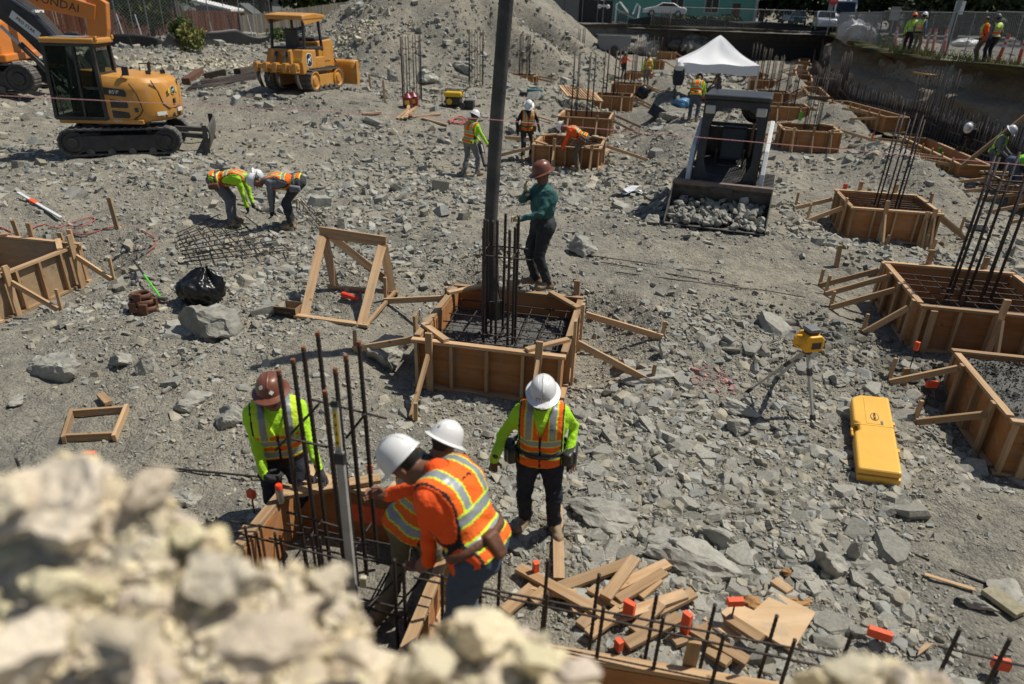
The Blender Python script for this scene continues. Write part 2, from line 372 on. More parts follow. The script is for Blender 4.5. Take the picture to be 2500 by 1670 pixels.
def form_pz(key, xL, yL, xR, z0=0.0, hgt=.72):
    P = gz(xL, yL, z0+hgt); lo, hi = .5, 4.0; c, s = math.cos(GYAW), math.sin(GYAW)
    for _ in range(40):
        W = (lo+hi)/2
        if proj(P+np.array([W*c, W*s, 0]))[0] > xR: hi = W
        else: lo = W
    FORMS.append(dict(key=key, x=P[0]+W/2*c-.9*W/2*s, y=P[1]+W/2*s+.9*W/2*c, w=W, d=.9*W, h=hgt, z=z0, yaw=GYAW))
form_px('R3', 1918, 316, 2055); form_px('C1', 1304, 352, 1462, hgt=.62); form_px('C2', 1364, 283, 1486)
for a in (('R4', 1880, 258, 1976, .05), ('R5', 1851, 224, 1927, .1), ('R6', 1833, 194, 1893, .1), ('R7', 1814, 176, 1862, .1), ('C3', 1452, 232, 1539, .15), ('C4', 1494, 204, 1567, .15), ('C5', 1527, 176, 1590, .1),
          ('C6', 1583, 147, 1620, .1), ('C7', 1606, 127, 1650, .1), ('L1', 1237, 183, 1302, .25), ('L2', 1291, 161, 1336, .25), ('L3', 1348, 143, 1388, .2), ('L4', 1392, 132, 1432, .15)): form_pz(*a)
FK = {f['key']: f for f in FORMS}
for f in FORMS:
    far = f['y'] > 20
    PADS.append((f['x'], f['y'], f['w']/2+.12, f['d']/2+.12, f['z'], f['yaw'], 1.1 if not far else 2.6))
PADS.append((-1.0, 4.15, 1.0, .7, -.05, GYAW, .8))

bake()
def ribbed(L, r, n=6, step=.022, rib=.0016):
    mb = MB(); k = max(2, int(L/step)); pts = []; rs = []
    for i in range(k+1):
        z = L*i/k; pts.append((0, 0, z)); rs.append(r+(rib if i % 2 else -rib*.4))
    mb.tube(pts, rs, n); return mb.mesh('bar')
_bars = {}
def bar_mesh(L, r, rib=False):
    key = (round(L, 2), r, rib)
    if key not in _bars:
        if rib: me = ribbed(L, r, rib=r*.14)
        else: me = MB().tube([(0, 0, 0), (0, 0, L)], r, 5).mesh('bar')
        me.materials.append(REBAR); me.polygons.foreach_set('use_smooth', [True]*len(me.polygons)); _bars[key] = me
    return _bars[key]
def rod(name, p, q, r, parent, rib=False):
    """one reinforcing bar from p to q (world)"""
    p = Vector(p); q = Vector(q); d = q-p
    o = bpy.data.objects.new(name, bar_mesh(d.length, r, rib)); COL.objects.link(o)
    M = d.to_track_quat('Z', 'Y').to_matrix().to_4x4(); M.translation = p
    if parent is not None: o.parent = parent; M = parent_m(parent).inverted() @ M
    o.matrix_basis = M; return o

def cage(label, c, ztop, n=8, rx=.24, ry=.2, r=.014, rib=False, ties=(), hooks=False, lean=(0, 0), jitter=.06, group=None, yaw=GYAW, tie_out=.12):
    """column reinforcement standing up out of a footing"""
    c = Vector(c); t = thing('rebar_cage', label, 'rebar cage', c, 0, group)
    R = rotz(yaw); rnd = random.Random(hash((round(c.x, 2), round(c.y, 2))) & 0xffff)
    k = n//4; pos = []
    for i in range(n):
        a = 2*math.pi*(i+.5)/n; u = max(-1, min(1, 1.35*math.cos(a))); v = max(-1, min(1, 1.35*math.sin(a)))
        pos.append(R @ Vector((u*rx, v*ry, 0)))
    for q in pos:
        top = ztop-c.z+rnd.uniform(-jitter, jitter)*1.5
        rod('bar', c+q, c+q+Vector((lean[0]+rnd.uniform(-.01, .01), lean[1]+rnd.uniform(-.01, .01), top)), r, t, rib)
    for zt in ties:
        f = (zt-c.z)/(ztop-c.z); off = Vector((lean[0]*f, lean[1]*f, zt-c.z))
        for sgn in (-1, 1):
            e = .9*rx+tie_out; rod('tie', c+off+R @ Vector((-e, sgn*ry*.98+.02, 0)), c+off+R @ Vector((e+rnd.uniform(0, .15), sgn*ry*.98-.02, .01)), r*.6, t, rib)
            e = .9*ry+tie_out; rod('tie', c+off+R @ Vector((sgn*rx*.98, -e, .02)), c+off+R @ Vector((sgn*rx*.98, e, .03)), r*.6, t, rib)
    return t

FORM_BRACE = {}
def build_form(f, label, lod=2, fill=None, mat_z=None, stakes=None, braces=None, ties=True, ply=None, studs=4, sides='fblr', group='timber footing forms'):
    x, y, w, d, H_, z0, yw = f['x'], f['y'], f['w'], f['d'], f['h'], f['z'], f['yaw']
    t = thing('footing_form', label, 'footing form', (x, y, z0), yw, group); ply = ply or PLY
    rnd = random.Random(int(abs(x*100+y*31)))
    P = .018
    for (nm, a) in (('front', (-w/2, w/2, -d/2, -d/2+P)), ('back', (-w/2, w/2, d/2-P, d/2)), ('l', (-w/2, -w/2+P, -d/2+P, d/2-P)), ('r', (w/2-P, w/2, -d/2+P, d/2-P))):
        MB().bx(a[0], a[1], a[2], a[3], 0.0, H_-.045).build('panel', ply, t)
    b = .085; th = .042
    for sgn, nm in ((-1, 'f'), (1, 'b')):
        yo = sgn*(d/2+b/2-.012)
        for zz in (H_-th/2, th/2):
            MB().bx(-w/2-b+.02, w/2+b-.02, yo-b/2, yo+b/2, zz-th/2, zz+th/2).build('plate', LUMX, t, bevel=.003 if lod > 1 else 0)
        if nm in sides:
            for i in range(studs+1):
                u = -w/2+.0+w*i/studs; u = max(-w/2-.03, min(w/2+.03, u))
                MB().bx(u-.02, u+.02, sgn*(d/2+.002), sgn*(d/2+b-.006), th, H_-th).build('stud', LUM, t)
    for sgn, nm in ((-1, 'l'), (1, 'r')):
        xo = sgn*(w/2+b/2-.012)
        for zz in (H_-th/2, th/2):
            MB().bx(xo-b/2, xo+b/2, -d/2+.075, d/2-.075, zz-th/2+.001, zz+th/2+.001).build('plate', LUMY, t)
        if nm in sides:
            for i in range(1, studs):
                v = -d/2+d*i/studs
                MB().bx(sgn*(w/2+.002), sgn*(w/2+b-.006), v-.02, v+.02, th, H_-th).build('stud', LUM, t)
    if ties:
        for sx, sy in ((-1, -1), (1, -1), (1, 1), (-1, 1)):
            a = .36+rnd.uniform(0, .1); j = rnd.uniform(-.05, .05)
            M = parent_m(t)
            stick('corner_tie', M @ Vector((sx*(w/2+.04), sy*(d/2-a-j), H_+.021)), M @ Vector((sx*(w/2-a), sy*(d/2+.04), H_+.023)), .085, .04, t)
    M = parent_m(t)
    if stakes is None: stakes = [('f', .12), ('f', .86), ('r', .2), ('r', .8), ('b', .3), ('b', .8), ('l', .25), ('l', .75)]
    dirs = {'f': (0, -1), 'b': (0, 1), 'l': (-1, 0), 'r': (1, 0)}
    for k, st in enumerate(stakes):
        sd, u = st[0], st[1]; up = st[2] if len(st) > 2 else rnd.uniform(.05, .2); br = st[3] if len(st) > 3 else rnd.uniform(.55, .9)
        nx, ny = dirs[sd]
        if sd in 'fb': q = Vector(((u-.5)*w, ny*(d/2+b+.018), 0)); ax = Vector((1, 0, 0))
        else: q = Vector((nx*(w/2+b+.018), (u-.5)*d, 0)); ax = Vector((0, 1, 0))
        n = Vector((nx, ny, 0))
        p1 = M @ (q+Vector((rnd.uniform(-.02, .02), 0, -.08))); p2 = M @ (q+Vector((0, 0, H_+up)))
        stick('stake', p1, p2, .088, .037, t, LUMY, up=M.to_3x3() @ n)
        if br > 0:
            topb = M @ (q + n*.04 + Vector((0, 0, H_*rnd.uniform(.72, .95))))
            e = M @ (q + n*br); e.z = h(e.x, e.y)+.03
            stick('brace', topb, e, .088, .038, t, LUMY, up=M.to_3x3() @ ax)
            if lod > 1:
                e2 = e + (M.to_3x3() @ ax)*.06
                stick('peg', e2+Vector((0, 0, -.1)), e2+Vector((.01, 0, .22+rnd.uniform(0, .15))), .045, .04, t, LUMY, up=(0, 1, 0))
    if fill is not None:
        mb = MB(); ww, dd = w-2*P-.004, d-2*P-.004; N = 26 if lod > 1 else 8
        def fn(u, v):
            X = (u-.5)*ww; Y = (v-.5)*dd; return (X, Y, fill+.028*float(fbm(np.array([X*6+x]), np.array([Y*6+y]), 91, 4)[0]))
        mb.grid(fn, N, N).build('concrete_fill', CONC, t, smooth=True)
    if mat_z is not None:
        e = .05
        for i in range(5 if lod < 2 else 7):
            nb = (5 if lod < 2 else 7)-1; u = -w/2+.13+(w-.26)*i/nb; j = rnd.uniform(-.03, .03)
            rod('bar', M @ Vector((u+j, -d/2+e, mat_z)), M @ Vector((u-j, d/2-e, mat_z)), .009, t, lod > 2)
            u = -d/2+.13+(d-.26)*i/nb
            rod('bar', M @ Vector((-w/2+e, u+j, mat_z+.019)), M @ Vector((w/2-e, u-j, mat_z+.019)), .009, t, lod > 2)
    return t
# ------------------------------------------------------------------ the ground sheet and its materials
def groundmat():
    m = bpy.data.materials.new('crushed_stone_ground'); m.use_nodes = True; nt = m.node_tree; N = nt.nodes; L = nt.links; b = N['Principled BSDF']
    b.inputs['Roughness'].default_value = 0.95; b.inputs['Specular IOR Level'].default_value = 0.15
    tc = N.new('ShaderNodeTexCoord'); P = tc.outputs['Object']
    def noise(sc, det=6, ro=.6):
        n = N.new('ShaderNodeTexNoise'); n.inputs['Scale'].default_value = sc; n.inputs['Detail'].default_value = det; n.inputs['Roughness'].default_value = ro; L.new(P, n.inputs['Vector']); return n.outputs['Fac']
    def ramp(src, a, ca, bb, cb):
        r = N.new('ShaderNodeValToRGB'); L.new(src, r.inputs[0]); e = r.color_ramp.elements; e[0].position = a; e[0].color = (*ca, 1); e[1].position = bb; e[1].color = (*cb, 1); return r.outputs[0]
    def mix(f, a, c, mode='MIX'):
        x = N.new('ShaderNodeMix'); x.data_type = 'RGBA'; x.blend_type = mode
        if isinstance(f, float): x.inputs[0].default_value = f
        else: L.new(f, x.inputs[0])
        L.new(a, x.inputs[6]); L.new(c, x.inputs[7]); return x.outputs[2]
    big = ramp(noise(.35, 4), .36, (.238, .232, .205), .66, (.345, .322, .268))
    mid = ramp(noise(3.5, 7, .7), .3, (.62, .62, .63), .72, (1.22, 1.2, 1.15))
    vo = N.new('ShaderNodeTexVoronoi'); vo.inputs['Scale'].default_value = 34; L.new(P, vo.inputs['Vector'])
    vo2 = N.new('ShaderNodeTexVoronoi'); vo2.inputs['Scale'].default_value = 11; vo2.inputs['Randomness'].default_value = 1; L.new(P, vo2.inputs['Vector'])
    sp = N.new('ShaderNodeSeparateColor'); L.new(vo.outputs['Color'], sp.inputs[0])
    peb = ramp(sp.outputs[0], 0, (.78, .78, .79), 1, (1.16, 1.15, 1.13))
    col = mix(1.0, mix(1.0, big, mid, 'MULTIPLY'), peb, 'MULTIPLY'); L.new(col, b.inputs['Base Color'])
    ad = N.new('ShaderNodeMath'); ad.operation = 'MULTIPLY_ADD'; L.new(vo.outputs['Distance'], ad.inputs[0]); ad.inputs[1].default_value = -.7; L.new(noise(26, 8, .7), ad.inputs[2])
    a2 = N.new('ShaderNodeMath'); a2.operation = 'MULTIPLY_ADD'; L.new(vo2.outputs['Distance'], a2.inputs[0]); a2.inputs[1].default_value = -1.1; L.new(ad.outputs[0], a2.inputs[2])
    bp = N.new('ShaderNodeBump'); bp.inputs['Strength'].default_value = .9; bp.inputs['Distance'].default_value = .035; L.new(a2.outputs[0], bp.inputs['Height']); L.new(bp.outputs[0], b.inputs['Normal'])
    return m
GROUND = groundmat()
def sheet(name, xs, ys, zs, m, smooth=True):
    nu, nv = xs.shape
    v = np.stack([xs, ys, zs], -1).reshape(-1, 3); i = np.arange(nu*nv).reshape(nu, nv)
    q = np.stack([i[:-1, :-1], i[1:, :-1], i[1:, 1:], i[:-1, 1:]], -1).reshape(-1, 4)
    return npmesh(name, v, q, m, smooth)
def npmesh(name, v, q, m, smooth=False, tint=None):
    me = bpy.data.meshes.new(name); n = q.shape[1]
    me.vertices.add(len(v)); me.vertices.foreach_set('co', v.astype(np.float32).ravel())
    me.loops.add(q.size); me.loops.foreach_set('vertex_index', q.astype(np.int32).ravel())
    me.polygons.add(len(q)); me.polygons.foreach_set('loop_start', np.arange(0, q.size, n, dtype=np.int32))
    me.update(calc_edges=True)
    if smooth: me.polygons.foreach_set('use_smooth', np.ones(len(q), bool))
    else: me.shade_flat()
    if tint is not None:
        a = me.color_attributes.new('tint', 'FLOAT_COLOR', 'POINT'); a.data.foreach_set('color', tint.astype(np.float32).ravel())
    me.materials.append(m); o = bpy.data.objects.new(name, me); COL.objects.link(o); return o
th = np.concatenate([np.linspace(-80, -50, 16)[:-1], np.linspace(-50, 50, 470), np.linspace(50, 80, 16)[1:]])*math.pi/180
rr = np.concatenate([np.geomspace(.25, 2.4, 24)[:-1], np.geomspace(2.4, 115, 450), np.geomspace(120, 900, 12)])
TT, RR_ = np.meshgrid(th, rr, indexing='ij'); GX = RR_*np.sin(TT); GY = RR_*np.cos(TT)
ground = sheet('ground', GX, GY, H(GX, GY), GROUND); tag(ground, 'grey broken limestone floor of the excavation', kind='structure')
# ---- the forms themselves
build_form(FK['F0'], 'open timber form in the middle being filled with wet grey concrete, pipe hanging over it', lod=3, fill=.33, mat_z=.50,
           stakes=[('f', .10, .13, .75), ('f', .86, .19, .7), ('r', .28, .24, 1.05), ('r', .82, .05, 1.15), ('b', .22, .10, 0), ('b', .42, .12, 0), ('b', .97, .22, 0), ('l', .12, .2, .9), ('l', .86, .06, 1.0)])
build_form(FK['LF'], 'empty timber form cut off by the left edge of the picture', lod=3, fill=.02, ply=PLYP,
           stakes=[('r', .88, .22, .62), ('r', .14, .12, .75), ('b', .9, .2, 0), ('b', .45, .25, 0), ('f', .7, .0, 0), ('f', .3, .0, 0)], studs=4)
build_form(FK['RN'], 'timber form nearest the right edge, brim full of dark wet gravel concrete', lod=3, fill=.66, ties=False, ply=PLY,
           stakes=[('l', .2, .0, .75), ('l', .75, .0, .8), ('f', .1, .0, 0)])
build_form(FK['R2'], 'timber form at the right edge with a crossed bar mat inside, behind the yellow laser', lod=3, fill=.1, mat_z=.56, ties=False,
           stakes=[('l', .95, .02, .9), ('l', .7, .0, .9), ('l', .45, .0, .9), ('l', .08, .0, .55), ('f', .52, .22, .32), ('f', .93, .28, .4), ('f', .06, -.05, 0), ('b', .35, .25, 0), ('b', .8, .2, 0)])
build_form(FK['R1'], 'timber form with orange block beside its front, right of the loader bucket', lod=2, fill=.1, mat_z=.55, ties=False,
           stakes=[('f', .36, .2, .38), ('f', .84, .03, .2), ('f', .92, .1, .28), ('l', .15, .12, .7), ('l', .8, .05, .8), ('b', .3, .2, 0), ('b', .75, .2, 0), ('r', .6, .2, .8), ('r', .2, .0, .7)])
for key, lab in (('R3', 'timber form with three pale braces, first one beyond the loader on the right'), ('R4', 'timber form with green tagged braces, second beyond the loader on the right'),
                 ('R5', 'timber form third beyond the loader on the right'), ('R6', 'timber form by the right leg of the white tent'), ('R7', 'farthest timber form right of the white tent'),
                 ('C1', 'timber form two workers in vests are building, behind the hanging pipe'), ('C2', 'timber form just beyond the one being built by the bending worker'),
                 ('C3', 'timber form beside the leaning slatted panel'), ('C4', 'timber form with black bag beside it, beyond the slatted panel'), ('C5', 'timber form the distant worker in the orange vest stands at'),
                 ('C6', 'small distant timber form left of the white tent'), ('C7', 'most distant timber form before the far dark wall'), ('L1', 'timber form right behind the hanging pipe at the heap foot'),
                 ('L2', 'second timber form along the foot of the spoil heap'), ('L3', 'third timber form along the foot of the spoil heap'), ('L4', 'fourth and farthest timber form along the foot of the spoil heap')):
    f = FK[key]; st = [('f', .2, .15, .45), ('f', .78, .12, .4), ('r', .25, .1, 1.0), ('r', .8, .1, 1.1)]
    if key == 'R3': st = [('f', .15, .1, .3), ('f', .5, .15, .3), ('f', .82, .1, .3), ('l', .2, 0, 1.2), ('r', .5, .1, 1.6)]
    if key == 'C1': st = [('f', .32, .22, .35), ('f', .9, .1, .3), ('l', .2, .2, 1.3), ('r', .5, .1, 1.3)]
    build_form(f, lab, lod=1, fill=.55 if key in ('R4', 'R5') else .15, mat_z=.5 if key in ('R3', 'C1') else None, ties=key in ('C1', 'R3'), stakes=st, sides='flr' if f['y'] < 40 else 'fr')
def fc(key, u=0, v=0, z=.15):
    f = FK[key]; q = rotz(f['yaw']) @ Vector((u, v, 0)); return (f['x']+q.x, f['y']+q.y, f['z']+z)
cage('two bundles of tall ribbed bars under the hanging pipe in the middle form', fc('F0', -.06, -.02), 2.02, n=10, rx=.21, ry=.22, r=.0185, rib=True, ties=(1.62,), group=None)
cage('leaning black bars in the right edge form, tied near the top', fc('R2', .05, .1, .1), 2.75, n=7, rx=.26, ry=.22, r=.023, ties=(2.3, 2.45), lean=(.12, .1), group=None)
cage('tall bars standing in the form right of the loader bucket', fc('R1', .05, .05), 2.65, n=8, rx=.22, ry=.22, r=.018, lean=(.12, .12))
cage('tall bars in the first form beyond the loader', fc('R3', .1, .1), FK['R3']['z']+2.5, n=8, r=.016, ties=(FK['R3']['z']+2.4,))
cage('bars in the second form beyond the loader, right row', fc('R4', .1, .1), FK['R4']['z']+2.5, n=8, r=.018)
cage('bars in the third form beyond the loader, right row', fc('R5', .1, .1), FK['R5']['z']+2.5, n=8, r=.02)
cage('bars in the form by the right tent leg', fc('R6', .1, .1), FK['R6']['z']+2.6, n=8, r=.022)
cage('bars in the farthest form right of the tent', fc('R7', .1, .1), FK['R7']['z']+2.6, n=6, r=.022)
cage('four tall bars in the form beyond the bending worker', fc('C2', -.2, .1), FK['C2']['z']+2.9, n=8, rx=.4, r=.018)
cage('bars standing by the leaning slatted panel form', fc('C3', -.2, .1), FK['C3']['z']+2.7, n=8, rx=.35, r=.02)
cage('bars in the form with the black bag beside it', fc('C4', 0, .1), FK['C4']['z']+2.7, n=8, rx=.35, r=.022)
cage('bars behind the distant worker in the orange vest', fc('C5', 0, .1), FK['C5']['z']+2.7, n=8, rx=.35, r=.024)
cage('faint distant bars left of the white tent', fc('C6', 0, .1), FK['C6']['z']+2.6, n=6, rx=.35, r=.026)
for key, lab in (('L1', 'bars in the form right behind the hanging pipe'), ('L2', 'bars in the second form along the heap'), ('L3', 'bars in the third form along the heap'), ('L4', 'bars in the farthest form along the heap')):
    cage(lab, fc(key, .1, .1), FK[key]['z']+2.9, n=8, rx=.3, r=.022)
for (px, py, top, lab) in ((1007, 250, 2.45, 'lone cage of bars behind the red fuel cans'), (1162, 208, 2.7, 'lone cage of ten bars left of the hanging pipe'), (1318, 160, 0, None)):
    if lab:
        p = hit(px, py); cage(lab, p-Vector((0, 0, .1)), p.z+top, n=10, rx=.36, ry=.25, r=.018)
# ------------------------------------------------------------------ people: one continuous skinned body each
def surfnet(F, org, vs):
    s = F < 0; nx, ny, nz = F.shape
    c = np.zeros((nx-1, ny-1, nz-1), np.int8)
    for i in (0, 1):
        for j in (0, 1):
            for k in (0, 1): c += s[i:nx-1+i, j:ny-1+j, k:nz-1+k]
    act = (c > 0) & (c < 8)
    idx = -np.ones(act.shape, np.int64); ai = np.argwhere(act); idx[act] = np.arange(len(ai))
    acc = np.zeros(act.shape+(3,), np.float32); cnt = np.zeros(act.shape, np.float32)
    faces = []
    for ax in range(3):
        a = np.take(F, range(F.shape[ax]-1), ax); b = np.take(F, range(1, F.shape[ax]), ax)
        cr = (a < 0) != (b < 0); t = np.where(cr, a/np.where(a == b, 1, a-b), 0)
        o1, o2 = [(1, 2), (0, 2), (0, 1)][ax]
        for d1 in (0, 1):
            for d2 in (0, 1):
                sl = [slice(None)]*3
                sl[o1] = slice(d1, F.shape[o1]-1+d1); sl[o2] = slice(d2, F.shape[o2]-1+d2)
                cc = cr[tuple(sl)]; tt = t[tuple(sl)]
                acc[..., ax] += np.where(cc, tt, 0); acc[..., o1] += cc*d1; acc[..., o2] += cc*d2; cnt += cc
        e = np.argwhere(cr); m = (e[:, o1] > 0) & (e[:, o2] > 0) & (e[:, o1] < F.shape[o1]-1) & (e[:, o2] < F.shape[o2]-1); e = e[m]
        if not len(e): continue
        u1 = np.zeros(3, int); u1[o1] = 1; u2 = np.zeros(3, int); u2[o2] = 1
        q = np.stack([idx[tuple((e-u1-u2).T)], idx[tuple((e-u2).T)], idx[tuple(e.T)], idx[tuple((e-u1).T)]], 1)
        neg = a[tuple(e.T)] < 0
        if ax == 1: neg = ~neg
        q[~neg] = q[~neg][:, ::-1]; faces.append(q)
    v = (acc[act]/np.maximum(cnt[act], 1)[:, None] + ai)*vs + np.array(org)
    return v, np.concatenate(faces) if faces else np.zeros((0, 4), int)
def smin(a, b, k):
    hh = np.clip(0.5+0.5*(b-a)/k, 0, 1); return b*(1-hh)+a*hh-k*hh*(1-hh)
def field(prims, lo, hi, vs, wrinkle=0.0, pad=.05):
    lo = np.array(lo)-pad; hi = np.array(hi)+pad; n = np.ceil((hi-lo)/vs).astype(int)+1
    ax = [lo[i]+vs*np.arange(n[i]) for i in range(3)]
    F = np.full(n, 1.0, np.float32)
    for p in prims:
        if p[0] == 'c': _, a, b, ra, rb, k, tg = p; R = max(ra, rb); l = np.minimum(a, b)-R-.07; u = np.maximum(a, b)+R+.07
        else: _, a, b, ra, rb, k, tg = p; R = max(ra); l = a-R-.07; u = a+R+.07
        i0 = np.maximum(np.floor((l-lo)/vs).astype(int), 0); i1 = np.minimum(np.ceil((u-lo)/vs).astype(int)+1, n)
        if np.any(i1 <= i0): continue
        X = ax[0][i0[0]:i1[0], None, None]; Y = ax[1][None, i0[1]:i1[1], None]; Z = ax[2][None, None, i0[2]:i1[2]]
        d = pd(p, X, Y, Z)
        sl = tuple(slice(i0[i], i1[i]) for i in range(3)); F[sl] = smin(F[sl], d, k)
    if wrinkle:
        X, Y, Z = np.meshgrid(*ax, indexing='ij'); m = np.abs(F) < .05
        x, y, z = X[m], Y[m], Z[m]
        F[m] += wrinkle*(vnoise(x*13+z*4, y*13+z*15, 5)+.6*vnoise(x*27-z*9, y*22+z*26, 8))
    return F, lo
def pd(p, X, Y, Z):
    if p[0] == 'c':
        _, a, b, ra, rb, k, tg = p; ba = b-a; L2 = max(float(ba@ba), 1e-9)
        t = np.clip(((X-a[0])*ba[0]+(Y-a[1])*ba[1]+(Z-a[2])*ba[2])/L2, 0, 1)
        return np.sqrt((X-a[0]-t*ba[0])**2+(Y-a[1]-t*ba[1])**2+(Z-a[2]-t*ba[2])**2)-(ra+(rb-ra)*t)
    _, a, R, r, _rb, k, tg = p                     # ellipsoid: centre, 3x3 axes (rows), radii
    dx, dy, dz = X-a[0], Y-a[1], Z-a[2]
    q = [(dx*R[i][0]+dy*R[i][1]+dz*R[i][2])/r[i] for i in range(3)]
    l = np.sqrt(q[0]**2+q[1]**2+q[2]**2); return (l-1)*min(r)*1.0
def closest_tags(prims, C, names):
    best = np.full(len(C), 1e9); out = np.zeros(len(C), int)
    for p in prims:
        d = pd(p, C[:, 0], C[:, 1], C[:, 2]); m = d < best; best[m] = d[m]; out[m] = names.index(p[6])
    return out
def ik(a, c, l1, l2, pole):
    d = c-a; L = np.linalg.norm(d); mx = (l1+l2)*.999
    if L > mx: c = a+d/L*mx; d = c-a; L = mx
    u = d/L; x = (l1*l1-l2*l2+L*L)/(2*L); hgt = math.sqrt(max(l1*l1-x*x, 0))
    p = np.array(pole, float); p = p-u*(p@u); n = np.linalg.norm(p); p = p/n if n > 1e-6 else np.array([0, 1., 0])
    return a+u*x+p*hgt, c
def unit(v): v = np.array(v, float); return v/np.linalg.norm(v)

FAB = {}
def fabric(name, col, rough=.85, var=.12):
    if name not in FAB: FAB[name] = mat(name, col, rough, var=var, vscale=7, bump=.55, bscale=38, spec=.2, dust=.10)
    return FAB[name]
LIME = fabric('hi_vis_lime_cloth', (.42, .78, .03)); VORANGE = fabric('hi_vis_orange_cloth', (.93, .15, .015)); SILVER = mat('reflective_silver_tape', (.30, .32, .34), .4, .2, var=.1)
VTRIM = fabric('hi_vis_yellow_trim', (.62, .85, .05)); BLACKC = fabric('black_cloth', (.014, .014, .016)); JEANS = fabric('blue_jeans', (.06, .085, .13)); NAVY = fabric('navy_work_trousers', (.016, .02, .034))
GREYC = fabric('grey_cloth', (.16, .165, .175)); KHAKI = fabric('khaki_cloth', (.20, .19, .125)); TEALC = fabric('teal_shirt_cloth', (.04, .135, .125), var=.4); DARKJ = fabric('charcoal_jeans', (.035, .04, .045), var=.35)
BOOT = mat('tan_suede_boots', (.27, .20, .13), .9, var=.25, vscale=9); GLOVEG = fabric('dark_grey_glove', (.045, .045, .05)); GLOVET = fabric('cream_leather_glove', (.45, .38, .26)); OLIVE = fabric('dark_olive_cloth', (.045, .055, .035)); ORANGESHIRT = fabric('orange_shirt_cloth', (.93, .10, .012)); BLUEC = fabric('dusty_blue_cloth', (.10, .15, .23)); BROWNJ = fabric('dusty_brown_trousers', (.12, .10, .075))
SKIN = mat('sunburnt_skin', (.20, .095, .06), .55, var=.12, vscale=12); SKIND = mat('dark_skin', (.10, .048, .03), .5, var=.12, vscale=12); HAIR = mat('black_hair', (.01, .009, .008), .6)
HWHITE = mat('white_hard_hat_shell', (.74, .75, .75), .28, var=.05, vscale=5, dust=.12, coat=.3); HBROWN = mat('brown_hard_hat_shell', (.17, .055, .028), .35, var=.15, dust=.1, coat=.2); HORANGE = mat('orange_hard_hat_shell', (.85, .2, .03), .35); HGREY = mat('grey_hard_hat_shell', (.12, .13, .14), .3)
LEATHER = mat('brown_leather', (.13, .055, .03), .6, var=.3, vscale=10, bump=.3); PALEWOODM = LUM

def hat(parent, M, m, style='full', s=1.0):
    """hard hat shell with a brim (full) or a peak (cap) in the head frame M"""
    mb = MB(); n = 28
    prof = [(.02, .139), (.055, .133), (.085, .115), (.108, .084), (.121, .044), (.127, .0)]
    rows = []
    for (r, z) in prof: rows.append([(r*.93*math.cos(a)*s, r*1.1*math.sin(a)*s, z*s) for a in [2*math.pi*k/n for k in range(n)]])
    def ext(a):
        f = max(0, math.sin(a)); return (.036+.02*f**2) if style == 'full' else (.008+.062*f**3)
    for dz, g in ((-.004, .55), (-.012, 1.0), (-.018, .97), (-.014, .3)):
        rows.append([((.127+ext(a)*g)*.93*math.cos(a)*s, ((.127+ext(a)*g)*1.1)*math.sin(a)*s, (dz-.01*max(0, math.sin(a)))*s) for a in [2*math.pi*k/n for k in range(n)]])
    vs = [v for r in rows for v in r]; fs = [tuple(range(n))]
    for i in range(len(rows)-1):
        for k in range(n): fs.append((i*n+k, (i+1)*n+k, (i+1)*n+(k+1) % n, i*n+(k+1) % n))
    mb.add(vs, fs)
    o = mb.build('hard_hat', m, parent, smooth=50); o.matrix_basis = M
    rd = MB()
    for w, dx in ((.022, 0), (.012, -.045), (.012, .045)):
        pts = []
        for i in range(11):
            a = rad(28+124*i/10) if dx == 0 else rad(45+90*i/10); pts.append((dx, math.cos(a)*.139*s*(1 if dx == 0 else .9), (math.sin(a)*.137-.0)*s*(1 if dx == 0 else .955)))
        rd.tube(pts, [w*.5*s]+[w*.62*s]*9+[w*.5*s], 6)
    rd.build('ridge', m, o, smooth=True)
    return o

